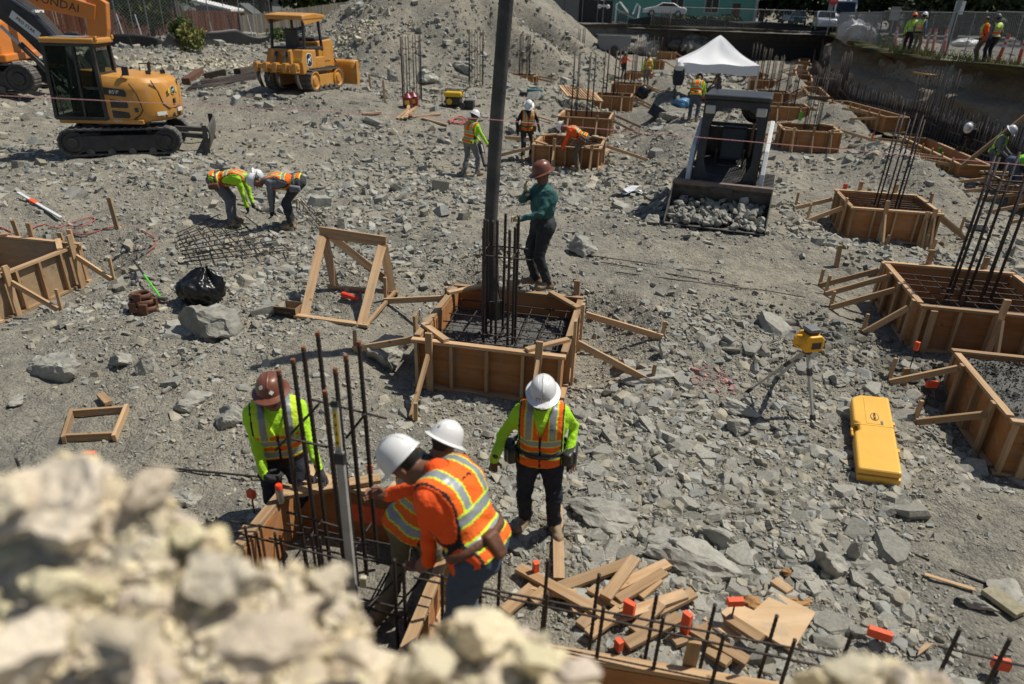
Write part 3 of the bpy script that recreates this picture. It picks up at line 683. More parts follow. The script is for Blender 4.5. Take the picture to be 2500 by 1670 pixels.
def person(label, pos, fdir, pose, shirt=LIME, pants=JEANS, skin=SKIN, boot=BOOT, glove=None, vest=None, hatm=HWHITE, hatstyle='full', vs=.02, scale=1.0, fat=1.0, group='construction workers', belt=None, fine=False, glasses=False, coat_neck=None, hat_tilt=0.0):
    t = thing('person', label, 'person', pos, 0, group)
    f = unit((fdir[0], fdir[1], 0)); rgt = np.array([f[1], -f[0], 0]); up = np.array([0, 0, 1.])
    B = np.stack([rgt, f, up], 1)                   # local -> world offset
    W = lambda v: B @ np.array(v, float)*scale
    wp = lambda v: np.array(v[:], float)-np.array(pos[:], float)    # world point -> offset from pos
    g = lambda k, d: (wp(pose[k+'W']) if k+'W' in pose else W(pose.get(k, d)))
    S = scale
    pel = g('pel', (0, 0, .95)); neck = g('neck', (0, .03, 1.45)); spine = unit(neck-pel); sl = np.linalg.norm(neck-pel)
    sh = unit(W(pose.get('sh', (1, 0, 0)))); sh = unit(sh-spine*(sh@spine)); fr = unit(np.cross(spine, sh))*1.0
    fr = unit(np.cross(spine, sh))
    hip = unit(W(pose.get('hip', (1, 0, 0))))
    head = g('head', None) if ('headW' in pose or 'head' in pose) else neck+spine*.16*S+f*.035*S
    hd = unit(W(pose.get('face', (0, 1, -.15)))) if 'faceW' not in pose else unit(pose['faceW'])
    hu = unit(head-neck*1.0) if 'hup' not in pose else unit(W(pose['hup'])); hu = unit(hu-hd*(hu@hd)*.999) if abs(hu@hd) < .98 else unit(np.cross(rgt, hd))
    hr = unit(np.cross(hd, hu))
    P = []; T = []
    def c(a, b, ra, rb, k, tg, torso=False):
        p = ('c', np.array(a), np.array(b), ra*S, rb*S, k, tg); P.append(p)
        if torso: T.append(p)
    fa = fat*1.1
    mid = pel+spine*sl*.42; che = pel+spine*sl*.70; shl = neck-spine*.055*S
    c(pel-hip*.07*S-spine*.02, pel+hip*.07*S-spine*.02, .122*fa, .122*fa, .05, 'pants', True)
    c(mid-sh*.055*S+fr*.012, mid+sh*.055*S+fr*.012, .118*fa, .118*fa, .06, 'shirt', True)
    c(che-sh*.085*S, che+sh*.085*S, .122*fa, .122*fa, .06, 'shirt', True)
    c(shl-sh*.145*S, shl+sh*.145*S, .068, .068, .06, 'shirt', True)
    c(shl, neck+spine*.02, .085, .062, .04, 'shirt')
    c(neck-spine*.01, head-hu*.05*S, .056, .055, .03, 'skin')
    # legs
    for sgn, key in ((-1, 'lf'), (1, 'rf')):
        hj = pel+hip*.095*S*sgn-up*.03*S; an = g(key, (sgn*.11, 0, .09)); pole = W(pose.get(key+'p', (sgn*.12, 1, .1)))
        kn, an = ik(hj, an, .44*S, .43*S, pole)
        c(hj, kn, .098*fa, .075, .03, 'pants'); c(kn, an+(kn-an)*.06, .073, .066, .02, 'pants')
        td = unit(W(pose.get(key+'d', (sgn*.2, 1, 0)))); td = td*np.array([1, 1, 1])
        b0 = an-up*.035*S
        c(an+up*.05, b0-td*.03*S, .062, .052, .02, 'boot'); c(b0-td*.045*S, b0+td*.165*S+up*.002, .053, .050, .03, 'boot'); c(b0+td*.07*S+up*.02, an+up*.05, .05, .056, .03, 'boot')
    hands = []
    for sgn, key in ((-1, 'lh'), (1, 'rh')):
        sj = shl+sh*.178*S*sgn-spine*.015; wr = g(key, (sgn*.27, .05, .86)); pole = W(pose.get(key+'p', (sgn*.6, -1, -.2)))
        el, wr = ik(sj, wr, .295*S, .26*S, pole)
        fo = unit(wr-el)
        c(sj, el, .062*fa, .05, .03, 'shirt'); c(el, wr, .05, .037, .02, 'shirt')
        hdv = unit(pose[key+'d']) if key+'d' in pose else unit(fo*.9+np.array([0, 0, -.25]))
        side = unit(pose[key+'s']) if key+'s' in pose else unit(np.cross(hdv, f)*-sgn if abs(hdv@f) < .9 else np.cross(hdv, up))
        nrm = unit(np.cross(side, hdv)); side = unit(np.cross(hdv, nrm))
        curl = pose.get(key+'c', .7); hands.append((wr, hdv, side, nrm, curl, sgn))
        c(wr-fo*.01, wr+hdv*.085*S, .034, .036, .02, 'hand')
    hp = []
    for (wr, hdv, side, nrm, curl, sgn) in hands:
        q = [('c', wr-hdv*.03, wr+hdv*.02, .032*S, .03*S, .02, 'hand')]
        for o in (-.026, -.009, .009, .026): q.append(('c', wr+hdv*.01+side*o*.6*S, wr+hdv*.085*S+side*o*S, .016*S, .013*S, .014, 'hand'))
        for i, o in enumerate((-.031, -.0105, .0105, .03)):
            l = (.034, .042, .045, .038)[i]*S; a = hdv; b = wr+hdv*.088*S+side*o*S; an = 0
            for k_ in range(3):
                an += curl*(.55, .8, .6)[k_]; d2 = hdv*math.cos(an)+nrm*math.sin(an); e = b+d2*l*(1, .75, .6)[k_]
                q.append(('c', b, e, (.0105, .0098, .009)[k_]*S, (.0098, .009, .0078)[k_]*S, .006, 'hand')); b = e
        b = wr+hdv*.03*S+side*.03*S; d2 = unit(hdv*.6+side*.75+nrm*.35); e = b+d2*.045*S; q.append(('c', b, e, .015*S, .0115*S, .012, 'hand'))
        d3 = unit(hdv*.8+side*.15+nrm*.6*min(1, curl+.2)); q.append(('c', e, e+d3*.04*S, .0115*S, .0095*S, .006, 'hand')); hp.append(q)
    HR = np.stack([hr, hd, hu])
    HP = []
    def e(cn, rr_, k, tg): HP.append(('e', head+(hr*cn[0]+hd*cn[1]+hu*cn[2])*S, HR, tuple(x*S for x in rr_), 0, k, tg))
    e((0, -.012, .03), (.076, .098, .088), .03, 'skin'); e((0, .022, -.045), (.06, .072, .075), .03, 'skin'); e((0, .05, -.095), (.035, .035, .024), .03, 'skin')
    e((0, -.03, .035), (.081, .095, .086), .01, 'hair')
    HP.append(('c', head+(hd*.085+hu*.012)*S, head+(hd*.108-hu*.028)*S, .009*S, .014*S, .012, 'skin'))
    for sx in (-1, 1):
        e((sx*.079, -.008, -.01), (.012, .024, .033), .008, 'skin'); e((sx*.03, .082, .018), (.024, .012, .009), .012, 'skin')
        e((sx*.03, .083, .0), (.0125, .0115, .0085), .003, 'eye'); e((sx*.022, .077, -.066), (.022, .015, .006), .006, 'lip')
    HP.append(('c', head-hu*.05*S-hd*.01, neck, .055*S, .056*S, .03, 'skin'))
    names = ['shirt', 'pants', 'skin', 'boot', 'hand', 'hair', 'eye', 'lip']
    lipm = SKIND; mats = [shirt, pants, skin, boot, glove or skin, HAIR, HAIR, lipm]
    meshes = []
    def run(prims, v_, wr=0.0):
        pts = np.array([q for p in prims for q in ([p[1], p[2]] if p[0] == 'c' else [p[1]])])
        F, lo = field(prims, pts.min(0)-.13, pts.max(0)+.13, v_, wr)
        v, q = surfnet(F, lo, v_)
        if len(q): meshes.append((v, q, closest_tags(prims, v[q].mean(1), names)))
    run(P if fine else P+HP+[p for q in hp for p in q], vs, .0085)
    if fine:
        run(HP, .0065)
        for q in hp: run(q, .0048)
    vv = []; qq = []; mm = []; o = 0
    for v, q, m_ in meshes: vv.append(v); qq.append(q+o); mm.append(m_); o += len(v)
    body = npmesh('body', np.concatenate(vv), np.concatenate(qq), mats[0], True)
    for m_ in mats[1:]: body.data.materials.append(m_)
    body.data.polygons.foreach_set('material_index', np.concatenate(mm).astype(np.int32)); body.data.update()
    body.parent = t
    if vest:
        v_ = min(vs, .012); pts = np.array([q for p in T for q in (p[1], p[2])])
        F, lo = field(T, pts.min(0)-.17, pts.max(0)+.17, v_, .006); F = F-.021
        n = F.shape; X, Y, Z = np.meshgrid(*[lo[i]+v_*np.arange(n[i]) for i in range(3)], indexing='ij')
        def uvw(x, y, z):
            dx, dy, dz = x-pel[0], y-pel[1], z-pel[2]
            return [dx*a[0]+dy*a[1]+dz*a[2] for a in (spine, sh, fr)]
        u, w, ff = uvw(X, Y, Z)
        low = pose.get('hem', -.06)
        F = np.maximum(F, (low*S-u)); F = np.maximum(F, np.abs(w)-.205*S)
        F = np.maximum(F, .082*S-np.sqrt(w**2+(ff-.01)**2)-np.maximum(0, sl-.06*S-u)*3)
        vd = np.where(ff > .02, (np.abs(w)-(u-(sl-.23*S))*.32), 1.0); F = np.maximum(F, -vd*1.0)
        v, q = surfnet(F, lo, v_); C = v[q].mean(1); u, w, ff = uvw(C[:, 0], C[:, 1], C[:, 2]); u = u/S; w = w/S; L = sl/S
        k = np.zeros(len(q), int)
        band = lambda a, b, x: (x > a) & (x < b)
        aw = np.abs(w)
        vert = band(.078, .134, aw) & (u > L*.40)
        k[band(.066, .146, aw) & (u > L*.40)] = 1; k[vert] = 2
        for b0 in (.035, L*.40): k[band(b0-.014, b0+.066, u)] = 1; k[band(b0, b0+.052, u)] = 2
        if vest.get('style') == 'black': k[u < .012] = 3; k[(u > L*.62) & (k == 0)] = 1
        k[(aw < .010) & (ff > 0)] = 3; k[u < low+.014] = 3 if vest.get('style') == 'black' else 1
        k[band(.184, .197, aw)] = 3; k[aw >= .197] = 4
        vo = npmesh('safety_vest', v, q, vest.get('main', VORANGE), True)
        for m_ in (vest.get('trim', VTRIM), SILVER, BLACKC, shirt): vo.data.materials.append(m_)
        vo.data.polygons.foreach_set('material_index', k.astype(np.int32)); vo.data.update(); vo.parent = t
    hm = None
    if hatm:
        tl = Matrix.Rotation(hat_tilt, 4, 'X')
        Mh = Matrix(((hr[0], hd[0], hu[0], 0), (hr[1], hd[1], hu[1], 0), (hr[2], hd[2], hu[2], 0), (0, 0, 0, 1)))
        pc = head+hu*.045*S-hd*.008*S; Mh.translation = Vector(pc); hm = hat(t, Mh @ tl, hatm, hatstyle, S*(1.0 if hatstyle == 'full' else 1.0))
    if glasses:
        mb = MB(); pts = []
        def gf(u_, v_): a = rad(-72+144*u_); return Vector(head+(hr*math.sin(a)*.075+hd*(.012+math.cos(a)*.083)+hu*(.018-.036*v_))*S)
        mb.grid(gf, 12, 2).build('sunglasses', mat('blue_mirror_lens', (.02, .03, .12), .08, .4), t, smooth=True, solid=.004)
    if belt:
        mb = MB(); n = 24; wc = pel+spine*.055*S; ring = []
        for i in range(n):
            a = 2*math.pi*i/n; d = sh*math.cos(a)*.19*fa*S+fr*math.sin(a)*.142*fa*S
            for dz in (-.025, .025): ring.append(Vector(wc+d+spine*dz*S))
        mb.add(ring, [(2*i, 2*i+1, (2*i+3) % (2*n), (2*i+2) % (2*n)) for i in range(n)])
        bo = mb.build('tool_belt', belt, t, smooth=True, solid=.008)
        for (a, wd, hgt) in pose.get('pouch', ((20, .14, .2), (160, .14, .2), (150, .08, .12))):
            a = rad(a); d = sh*math.cos(a)*.215*fa*S+fr*math.sin(a)*.16*fa*S; nn = unit(d); tt = unit(np.cross(nn, spine))
            dn = -up*1.0 if spine[2] > .5 else unit(-spine*.5-up)
            Rm = Matrix((Vector(tt), Vector(nn), Vector(unit(np.cross(tt, nn))))).transposed()
            pb = MB(); cpos = Vector(wc+d+dn*(hgt*.5-.03)*S)
            pb.prism([(-wd/2, hgt/2), (-wd*.36, -hgt/2), (wd*.36, -hgt/2), (wd/2, hgt/2)], -.03, .06, 'y')
            po = pb.build('pouch', belt, bo, bevel=.028, seg=3, smooth=50); po.matrix_basis = Matrix.Translation(cpos) @ Rm.to_4x4()
    return t, dict(head=head, hr=hr, hd=hd, hu=hu, hat=hm, pel=pel, neck=neck, spine=spine, sh=sh, fr=fr)
OV = dict(main=VORANGE)
# ---- the crew, nearest first
def stand(**k): d = dict(pel=(0, 0, .95), neck=(0, .03, 1.45)); d.update(k); return d
def bend(a=75, knee=.0, **k):
    a = rad(a); z = .93-knee; d = dict(pel=(0, -.12, z), neck=(0, -.12+.5*math.sin(a), z+.5*math.cos(a)+.02), lf=(-.13, .0, .09), rf=(.13, .03, .09), lfp=(-.1, 1, 0), rfp=(.1, 1, 0))
    hx = d['neck']; d['head'] = (0, hx[1]+.17*math.sin(a*.95)+.02, hx[2]+.17*math.cos(a*.95)-.03); d['face'] = (0, .25, -1); d['hup'] = (0, 1, .25); d.update(k); return d
Z = lambda x, y, z=None: Vector((x, y, h(x, y) if z is None else z))
# 1: brown hat, behind the near form, holding a spray can
p1 = Z(-2.10, 5.20, -.14)
_, K1 = person('worker in a brown sticker-covered hard hat and lime shirt holding a spray can', p1, (.32, -.95), stand(pel=(0, -.03, .93), neck=(0, .1, 1.41), face=(.15, 1, -.08), hup=(.05, .12, 1), rhW=at(650, 1190, 4.88), lhW=at(796, 1194, 4.86), rhp=(.8, -.5, -.4), lhp=(-.8, -.5, -.4), rhd=(.95, -.25, -.1), rhs=(0, 0, 1), rhc=1.0, lhd=(.4, -.4, -.8), hem=-.12),
    shirt=LIME, pants=NAVY, glove=GLOVEG, vest=dict(main=VORANGE, style='black'), hatm=HBROWN, vs=.011, fine=True, glasses=True, fat=1.2, scale=1.04)
# 2: orange shirt, bent over the bars with the level
p2 = Z(-.12, 3.17, .50)
_, K2 = person('worker in an orange long-sleeved shirt bending over the bars with a long level', p2, (-.93, .30), dict(pelW=at(1168, 1330, 3.24), neckW=at(1070, 1152, 3.40), headW=at(990, 1132, 3.50), face=(.0, .62, -.78), hup=(0, .72, .5), lhW=at(1046, 1408, 3.34), rhW=at(900, 1230, 3.70), lhp=(-.4, -.3, -.6), rhp=(.4, -.2, -1),
    lf=(-.14, -.02, .09), rf=(.14, .1, .09), lhd=(-.6, .2, -.75), lhc=.8, rhd=(-.95, .25, .05), rhs=(0, 0, 1), rhc=1.0, pouch=((252, .11, .18),), hem=-.05),
    shirt=ORANGESHIRT, pants=JEANS, vest=OV, hatm=HWHITE, hatstyle='cap', vs=.011, fine=True, belt=LEATHER, fat=1.1, scale=1.08)
# 3: half hidden behind 2
p3 = Z(-.50, 4.12, 0.0)
_, K3 = person('khaki-trousered worker in a full-brim white hat mostly hidden behind the orange-shirted one', p3, (.55, .83), dict(pelW=at(1000, 1275, 4.1), neckW=at(1052, 1135, 4.12), headW=at(1084, 1085, 4.20), face=(.2, .8, -.6), hup=(.1, .55, .8), rh=(.25, .25, .85), lh=(-.2, .3, .8), lfW=at(940, 1488, 4.02), rfW=at(1040, 1470, 4.1), lfd=(-.6, -1, 0)),
    shirt=OLIVE, pants=KHAKI, vest=OV, hatm=HWHITE, vs=.013, fine=True)
# 4: standing at the right, hat TWINS
p4 = Z(.29, 5.16)
_, K4 = person('worker standing upright in a white hat, lime sleeves under the orange vest', p4, (-.10, -1), stand(pel=(0, -.02, .94), neck=(0, .06, 1.43), face=(-.05, 1, -.25), hup=(0, .28, .96), rhW=at(1207, 1122, 5.0), lhW=at(1392, 1110, 5.08), rhp=(.35, -1, 0), lhp=(-.35, -1, 0), lf=(-.17, .0, .09), rf=(.12, -.06, .09), lfd=(-.35, 1, 0), rfd=(.3, 1, 0), pouch=((8, .15, .22), (172, .15, .22), (150, .1, .16), (30, .1, .18)), rhd=(-.1, -.1, -1), lhd=(.1, -.1, -1), hem=-.1),
    shirt=LIME, pants=NAVY, skin=SKIND, vest=OV, hatm=HWHITE, vs=.011, fine=True, belt=BLACKP, fat=1.18, scale=.99)
# 5: teal shirt at the middle form
b5 = at(1322, 700, 9.82); p5 = Vector(b5)
_, K5 = person('worker in a soiled teal shirt and brown hat steadying the bars under the pipe', p5, (-.9, -.35), stand(pel=(0, .02, .95), neck=(0, .03, 1.45), face=(0, .95, -.3), rhW=at(1287, 468, 9.62), lhW=at(1272, 535, 9.52), rhp=(.7, .2, -.7), lhp=(-.7, -.6, -.4), rhd=(-.2, 0, 1), rhs=(0, 1, 0), rhc=.5, lhd=(-1, -.1, .05), lhs=(0, 0, 1), lhc=1.0, lf=(-.12, -.04, .09), rf=(.12, .05, .09)),
    shirt=TEALC, pants=DARKJ, glove=GLOVET, hatm=HBROWN, vs=.014, fine=True, scale=1.07, fat=1.15, belt=None)
# 6 and 7: bending over the bar mat on the left
p6 = hit(566, 548)
person('lime-sleeved worker bending over the bar mat, head to head with a grey-sleeved one', p6, (.96, .1), bend(88, pel=(0, -.18, .92), lh=(-.12, .47, .22), rh=(.14, .42, .2), lhp=(-1, 0, .2), rhp=(1, 0, .2), pouch=((178, .16, .2), (10, .14, .2))), shirt=LIME, pants=GREYC, skin=SKIND, vest=OV, glove=BLACKC, vs=.016, fine=True, belt=LEATHER)
p7 = hit(716, 556)
person('grey-sleeved worker bending over the bar mat, facing the lime-sleeved one', p7, (-.97, -.15), bend(92, pel=(0, -.18, .9), lh=(-.14, .35, .25), rh=(.12, .38, .22), lhp=(-1, -.5, .3), rhp=(1, -.5, .3), pouch=((175, .14, .2),)), shirt=GREYC, pants=DARKJ, vest=OV, glove=BLACKC, vs=.016, fine=True, belt=GREYC)
# 8..10 around the form being built
p8 = hit(1146, 428)
person('worker seen from behind, lime sleeves, holding a breaker drill left of the pipe', p8, (.45, .55), stand(neck=(.03, .1, 1.42), face=(.4, .8, -.5), rh=(.42, .36, .78), lh=(.05, .42, .85), rf=(.2, .12, .09), lf=(-.14, -.1, .09)), shirt=LIME, pants=GREYC, vest=OV, vs=.02)
p9 = hit(1283, 388)
person('worker in a black shirt and open orange vest stepping through the timber', p9, (.25, -.95), stand(neck=(0, .1, 1.42), face=(.3, .8, -.7), hup=(.1, .6, .8), rh=(.32, .15, .88), lh=(-.36, .12, .92), rf=(.14, .2, .09), lf=(-.2, -.1, .14)), shirt=BLACKC, pants=DARKJ, glove=BLACKC, vest=OV, vs=.02, belt=LEATHER)
p10 = Vector(fc('C1', .42, -1.28, 0)); p10.z = h(p10.x, p10.y)
person('worker in dusty brown trousers bending into the form, orange hood under a white hat', p10, (-.95, .2), bend(68, rh=(.12, .55, .55), lh=(-.15, .5, .5), pel=(0, -.1, .92), pouch=((178, .18, .24), (200, .14, .2))), shirt=ORANGESHIRT, pants=BROWNJ, vest=OV, vs=.02, belt=LEATHER)
# far ones
f5 = FK['C5']; p11 = hit(1577, 208)
person('distant worker in an orange vest seen from behind by the far forms', p11, (-.1, 1), stand(), shirt=LIME, pants=GREYC, vest=OV, hatm=HGREY, vs=.028)
p12 = hit(1520, 192)
person('distant worker half hidden behind the tall bars left of the orange-vested one', p12, (.6, .6), stand(rh=(.3, .4, 1.2)), shirt=ORANGESHIRT, pants=NAVY, hatm=HGREY, vest=None, vs=.028)
p13 = hit(1690, 296)
person('worker with a tool belt harness bending behind the loader, seen from behind', p13, (.35, .9), bend(38, rh=(.3, .45, .8), lh=(-.05, .5, .8), pel=(0, -.05, .93)), shirt=LIME, pants=JEANS, vest=OV, vs=.024, belt=LEATHER)
p14 = hit(1746, 262)
person('worker in a blue shirt and orange vest standing by the red cooler', p14, (-.9, -.2), stand(neck=(0, .1, 1.42), lh=(-.15, .4, .95), rh=(.1, .42, .95), face=(0, .8, -.6)), shirt=BLUEC, pants=NAVY, vest=OV, vs=.024)
for (px, py, D, fd, kw, lab) in ((2410, 147, 29.5, (-.2, .97), dict(shirt=GREYC, pants=NAVY, hatm=HGREY), 'dark-hatted worker on the bank at the upper right'),
                                 (2386, 144, 30.3, (-.8, .3), dict(shirt=ORANGESHIRT, pants=BROWNJ, hatm=None), 'bare-headed worker half hidden behind the man on the bank'),
                                 (2207, 146, 35.5, (.3, .8), dict(shirt=LIME, pants=NAVY, hatm=HORANGE), 'worker with an orange hat on the bank beside the fence'),
                                 (2226, 146, 34.8, (.8, .4), dict(shirt=BLUEC, pants=KHAKI, hatm=HWHITE), 'worker with a white hat on the bank, shoulder to shoulder with an orange-hatted one')):
    q = at(px, py, D); q[2] = max(q[2], 3.0); gx = h(q[0], q[1]); person(lab, Vector((q[0], q[1], gx)), fd, stand(neck=(0, .05, 1.44), face=(0, .9, -.3)), vest=dict(main=LIME if 'orange hat' in lab else VORANGE, style='black'), vs=.024, **kw)
p19 = hit(2402, 447)
person('worker in a yellow vest and white hat standing among the wall bars at the right', p19, (.6, -.5), stand(neck=(.02, .14, 1.40), face=(.2, .7, -.7), rh=(.25, .35, .9), lh=(-.15, .4, .9)), shirt=GREYC, pants=JEANS, skin=SKIND, vest=dict(main=LIME), vs=.022)
p20 = hit(2456, 478)
person('worker in a bright lime shirt bending over at the right edge', p20, (.95, -.1), bend(80, rh=(.15, .6, .45), lh=(-.15, .6, .4)), shirt=fabric('bright_green_shirt', (.20, .60, .04)), pants=JEANS, hatm=HWHITE, vs=.02)
p21 = hit(2352, 405)
person('dark figure with a pale hat stooping behind the wall bars', p21, (-.6, -.4), bend(55, rh=(.15, .5, .6), lh=(-.15, .5, .55)), shirt=BLACKC, pants=BROWNJ, vest=None, vs=.026)

# ------------------------------------------------------------------ machines (local x = forward, y = left)
YEL = mat('construction_yellow_paint', (.62, .27, .022), .38, var=.08, vscale=3, dust=.42, coat=.1)
ORG = mat('excavator_orange_paint', (.72, .22, .02), .4, var=.06, vscale=2, dust=.25, coat=.1)
MBLK = mat('machine_black_paint', (.013, .014, .016), .42, var=.2, dust=.16, coat=.1)
TRK = mat('dusty_track_rubber', (.06, .058, .055), .9, var=.3, vscale=6, dust=.75, dustcol=(.26, .25, .225))
TRKS = mat('dusty_track_steel', (.09, .085, .08), .75, .3, var=.3, vscale=6, dust=.7, dustcol=(.27, .25, .22))
SCUFF = mat('scuffed_bucket_steel', (.07, .066, .062), .6, .4, var=.35, vscale=5, dust=.55, dustcol=(.25, .235, .21))
MWHITE = mat('scuffed_white_paint', (.62, .64, .65), .45, var=.1, vscale=5, dust=.25)
LAMP = mat('headlight_lens', (.55, .53, .45), .2)
DECALW = mat('white_decal', (.75, .75, .73), .5); DECALY = mat('yellow_decal', (.75, .6, .05), .5); DECALR = mat('red_decal', (.6, .04, .03), .5)
CHROME = mat('hydraulic_rod_chrome', (.5, .5, .5), .2, 1.0)
def glassmat():
    m = bpy.data.materials.new('tinted_glass'); m.use_nodes = True; N = m.node_tree.nodes; L = m.node_tree.links; b = N['Principled BSDF']
    b.inputs['Base Color'].default_value = (.03, .045, .04, 1); b.inputs['Roughness'].default_value = .03
    tr = N.new('ShaderNodeBsdfTransparent'); tr.inputs[0].default_value = (.62, .68, .64, 1); mx = N.new('ShaderNodeMixShader')
    n = N.new('ShaderNodeTexNoise'); n.inputs['Scale'].default_value = 4; mr = N.new('ShaderNodeMapRange'); mr.inputs[3].default_value = .10; mr.inputs[4].default_value = .26
    L.new(n.outputs[0], mr.inputs[0]); L.new(mr.outputs[0], mx.inputs[0]); L.new(tr.outputs[0], mx.inputs[1]); L.new(b.outputs[0], mx.inputs[2]); L.new(mx.outputs[0], N['Material Output'].inputs[0]); return m
GLASS = glassmat()
def text(body, size, parent, loc, xdir, ydir, m, name='lettering', ext=.002, sx=1.0, align='CENTER', world=False):
    cu = bpy.data.curves.new(name, 'FONT'); cu.body = body; cu.size = size; cu.extrude = ext; cu.align_x = align; cu.align_y = 'CENTER'; cu.resolution_u = 2
    tmp = bpy.data.objects.new(name, cu); me = bpy.data.meshes.new_from_object(tmp); bpy.data.objects.remove(tmp); bpy.data.curves.remove(cu); me.name = name
    me.materials.clear(); me.materials.append(m); o = bpy.data.objects.new(name, me); COL.objects.link(o)
    x = Vector(xdir).normalized(); y = Vector(ydir).normalized(); z = x.cross(y).normalized(); y = z.cross(x)
    M = Matrix((x*sx, y, z)).transposed().to_4x4(); M.translation = Vector(loc); o.parent = parent
    o.matrix_basis = parent_m(parent).inverted() @ M if (world and parent) else M
    return o
def track_loop(L, hgt, n, r=None):
    """points and directions along a track loop in x-z, length L between wheel centres"""
    r = hgt/2; per = 2*L+2*math.pi*r; out = []
    for i in range(n):
        s = per*i/n
        if s < L: out.append((-L/2+s, 2*r, 0.0))
        elif s < L+math.pi*r: a = (s-L)/r; out.append((L/2+r*math.sin(a), r+r*math.cos(a), -a))
        elif s < 2*L+math.pi*r: out.append((L/2-(s-L-math.pi*r), 0, math.pi))
        else: a = (s-2*L-math.pi*r)/r; out.append((-L/2-r*math.sin(a), r-r*math.cos(a), math.pi-a))
    return out
def tracks(t, L, hgt, w, gauge, n, m, R=None, grouser=.03, roller=True, frame_m=None):
    R = R or Matrix.Identity(4); per = 2*L+math.pi*hgt; ln = per/n
    mb = MB(); mb.bx(-ln/2+.006, ln/2-.006, -w/2, w/2, -.03, .012); mb.bx(-ln*.22, ln*.08, -w/2+.01, w/2-.01, .012, .012+grouser)
    me = mb.mesh('track_shoe'); me.materials.append(m)
    for sgn in (-1, 1):
        for (x, z, a) in track_loop(L, hgt-.06, n):
            o = bpy.data.objects.new('track_shoe', me); COL.objects.link(o); o.parent = t
            o.matrix_basis = R @ Matrix.Translation((x, sgn*gauge/2, z+.03)) @ Matrix.Rotation(-a, 4, 'Y')
        mb = MB(); prof = [(-L/2, .16*hgt), (L/2, .16*hgt), (L/2+.06, .42*hgt), (L/2-.05, .74*hgt), (-L/2+.08, .74*hgt), (-L/2-.04, .42*hgt)]
        mb.prism(prof, sgn*gauge/2-w*.36, sgn*gauge/2+w*.44*1.0 if sgn > 0 else sgn*gauge/2+w*.36, 'y')
        o = mb.build('track_frame', frame_m or MBLK, t, bevel=.02); o.matrix_basis = R
        for e in (-1, 1):
            mb = MB(); rr_ = hgt/2-.05; yo = sgn*(gauge/2+w*.46)
            mb.lathe([(rr_, -.12), (rr_, .0), (rr_*.86, .015), (rr_*.8, -.03), (rr_*.5, -.035), (rr_*.44, .02), (.05, .03)], 20, R=Matrix.Rotation(-sgn*math.pi/2, 3, 'X'), c=(e*L/2, yo, hgt/2))
            o = mb.build('idler_wheel', frame_m or MBLK, t, smooth=40); o.matrix_basis = R
        if roller:
            for k in range(4):
                mb = MB(); mb.lathe([(.1*hgt+.02, -.05), (.1*hgt+.02, .05)], 12, R=Matrix.Rotation(math.pi/2, 3, 'X'), c=(-L/2+L*(k+.75)/4.5, sgn*(gauge/2+w*.40), .15*hgt))
                o = mb.build('roller', TRKS, t); o.matrix_basis = R
def badge(t, loc, xd, yd, s):
    """black rounded plate with a leaping deer"""
    x = Vector(xd).normalized(); y = Vector(yd).normalized(); n = x.cross(y); M = Matrix((x, y, n)).transposed().to_4x4(); M.translation = Vector(loc)
    pl = [(.5*math.copysign(abs(math.cos(a))**.6, math.cos(a))*s, .6*math.copysign(abs(math.sin(a))**.6, math.sin(a))*s) for a in [2*math.pi*i/20 for i in range(20)]]
    o = MB().prism(pl, 0, .004, 'z').build('emblem', DECALW, t); o.matrix_basis = M
    i = MB().prism([(a*.86, b*.88) for a, b in pl], .004, .007, 'z').build('emblem_field', MBLK, o)
    deer = [(-.36, -.30), (-.22, -.10), (-.26, .02), (-.10, .16), (.06, .12), (.16, .22), (.12, .40), (.20, .36), (.24, .26), (.34, .22), (.24, .12), (.18, -.02), (.32, -.16), (.20, -.12), (.04, -.04), (-.10, -.02), (-.14, -.14), (-.26, -.30)]
    MB().prism([(a*s, b*s) for a, b in deer], .007, .010, 'z').build('deer', DECALW, o)

# ---- compact excavator
ep = EPOS; EX = thing('excavator', 'yellow compact excavator with black boom and dozer blade, left of the site', 'excavator', (ep[0], ep[1], h(ep[0], ep[1])-.02), math.atan2(-.08, -1))
Ru = Matrix.Rotation(rad(14), 4, 'Z')
tracks(EX, 2.12, .68, .45, 1.78, 34, TRK, Ru, grouser=.02)
o = MB().prism([(-.55, -.5), (.55, -.5), (.55, .5), (-.55, .5)], .36, .62, 'z').build('undercarriage', MBLK, EX, bevel=.03); o.matrix_basis = Ru
MB().lathe([(.5, .6), (.5, .78)], 24).build('swing_ring', MBLK, EX, smooth=40)
mb = MB()                                                       # dozer blade of the excavator, behind the house
mb.grid(lambda u, v: (-1.98-.10*math.sin(v*2.2)-.02, -1.1+2.2*u, .02+.62*v), 6, 8); o = mb.build('blade', SCUFF, EX, smooth=True, solid=.03); o.matrix_basis = Ru
for y in (-.55, .55):
    o = MB().bar((-1.1, y*.8, .42), (-2.0, y, .34), .14, .12).build('blade_arm', SCUFF, EX, bevel=.01); o.matrix_basis = Ru
for y in (-1.115, 1.115): o = MB().bx(-2.06, -1.94, y-.015, y+.015, .0, .7).build('blade_end', SCUFF, EX); o.matrix_basis = Ru
plan = [(-.06, 1.0), (-.62, 1.0), (-1.0, .93), (-1.26, .72), (-1.42, .38), (-1.46, 0), (-1.42, -.38), (-1.26, -.72), (-1.0, -.93), (-.62, -1.0), (.72, -1.0), (.92, -.9), (.92, .08), (-.06, .08)]
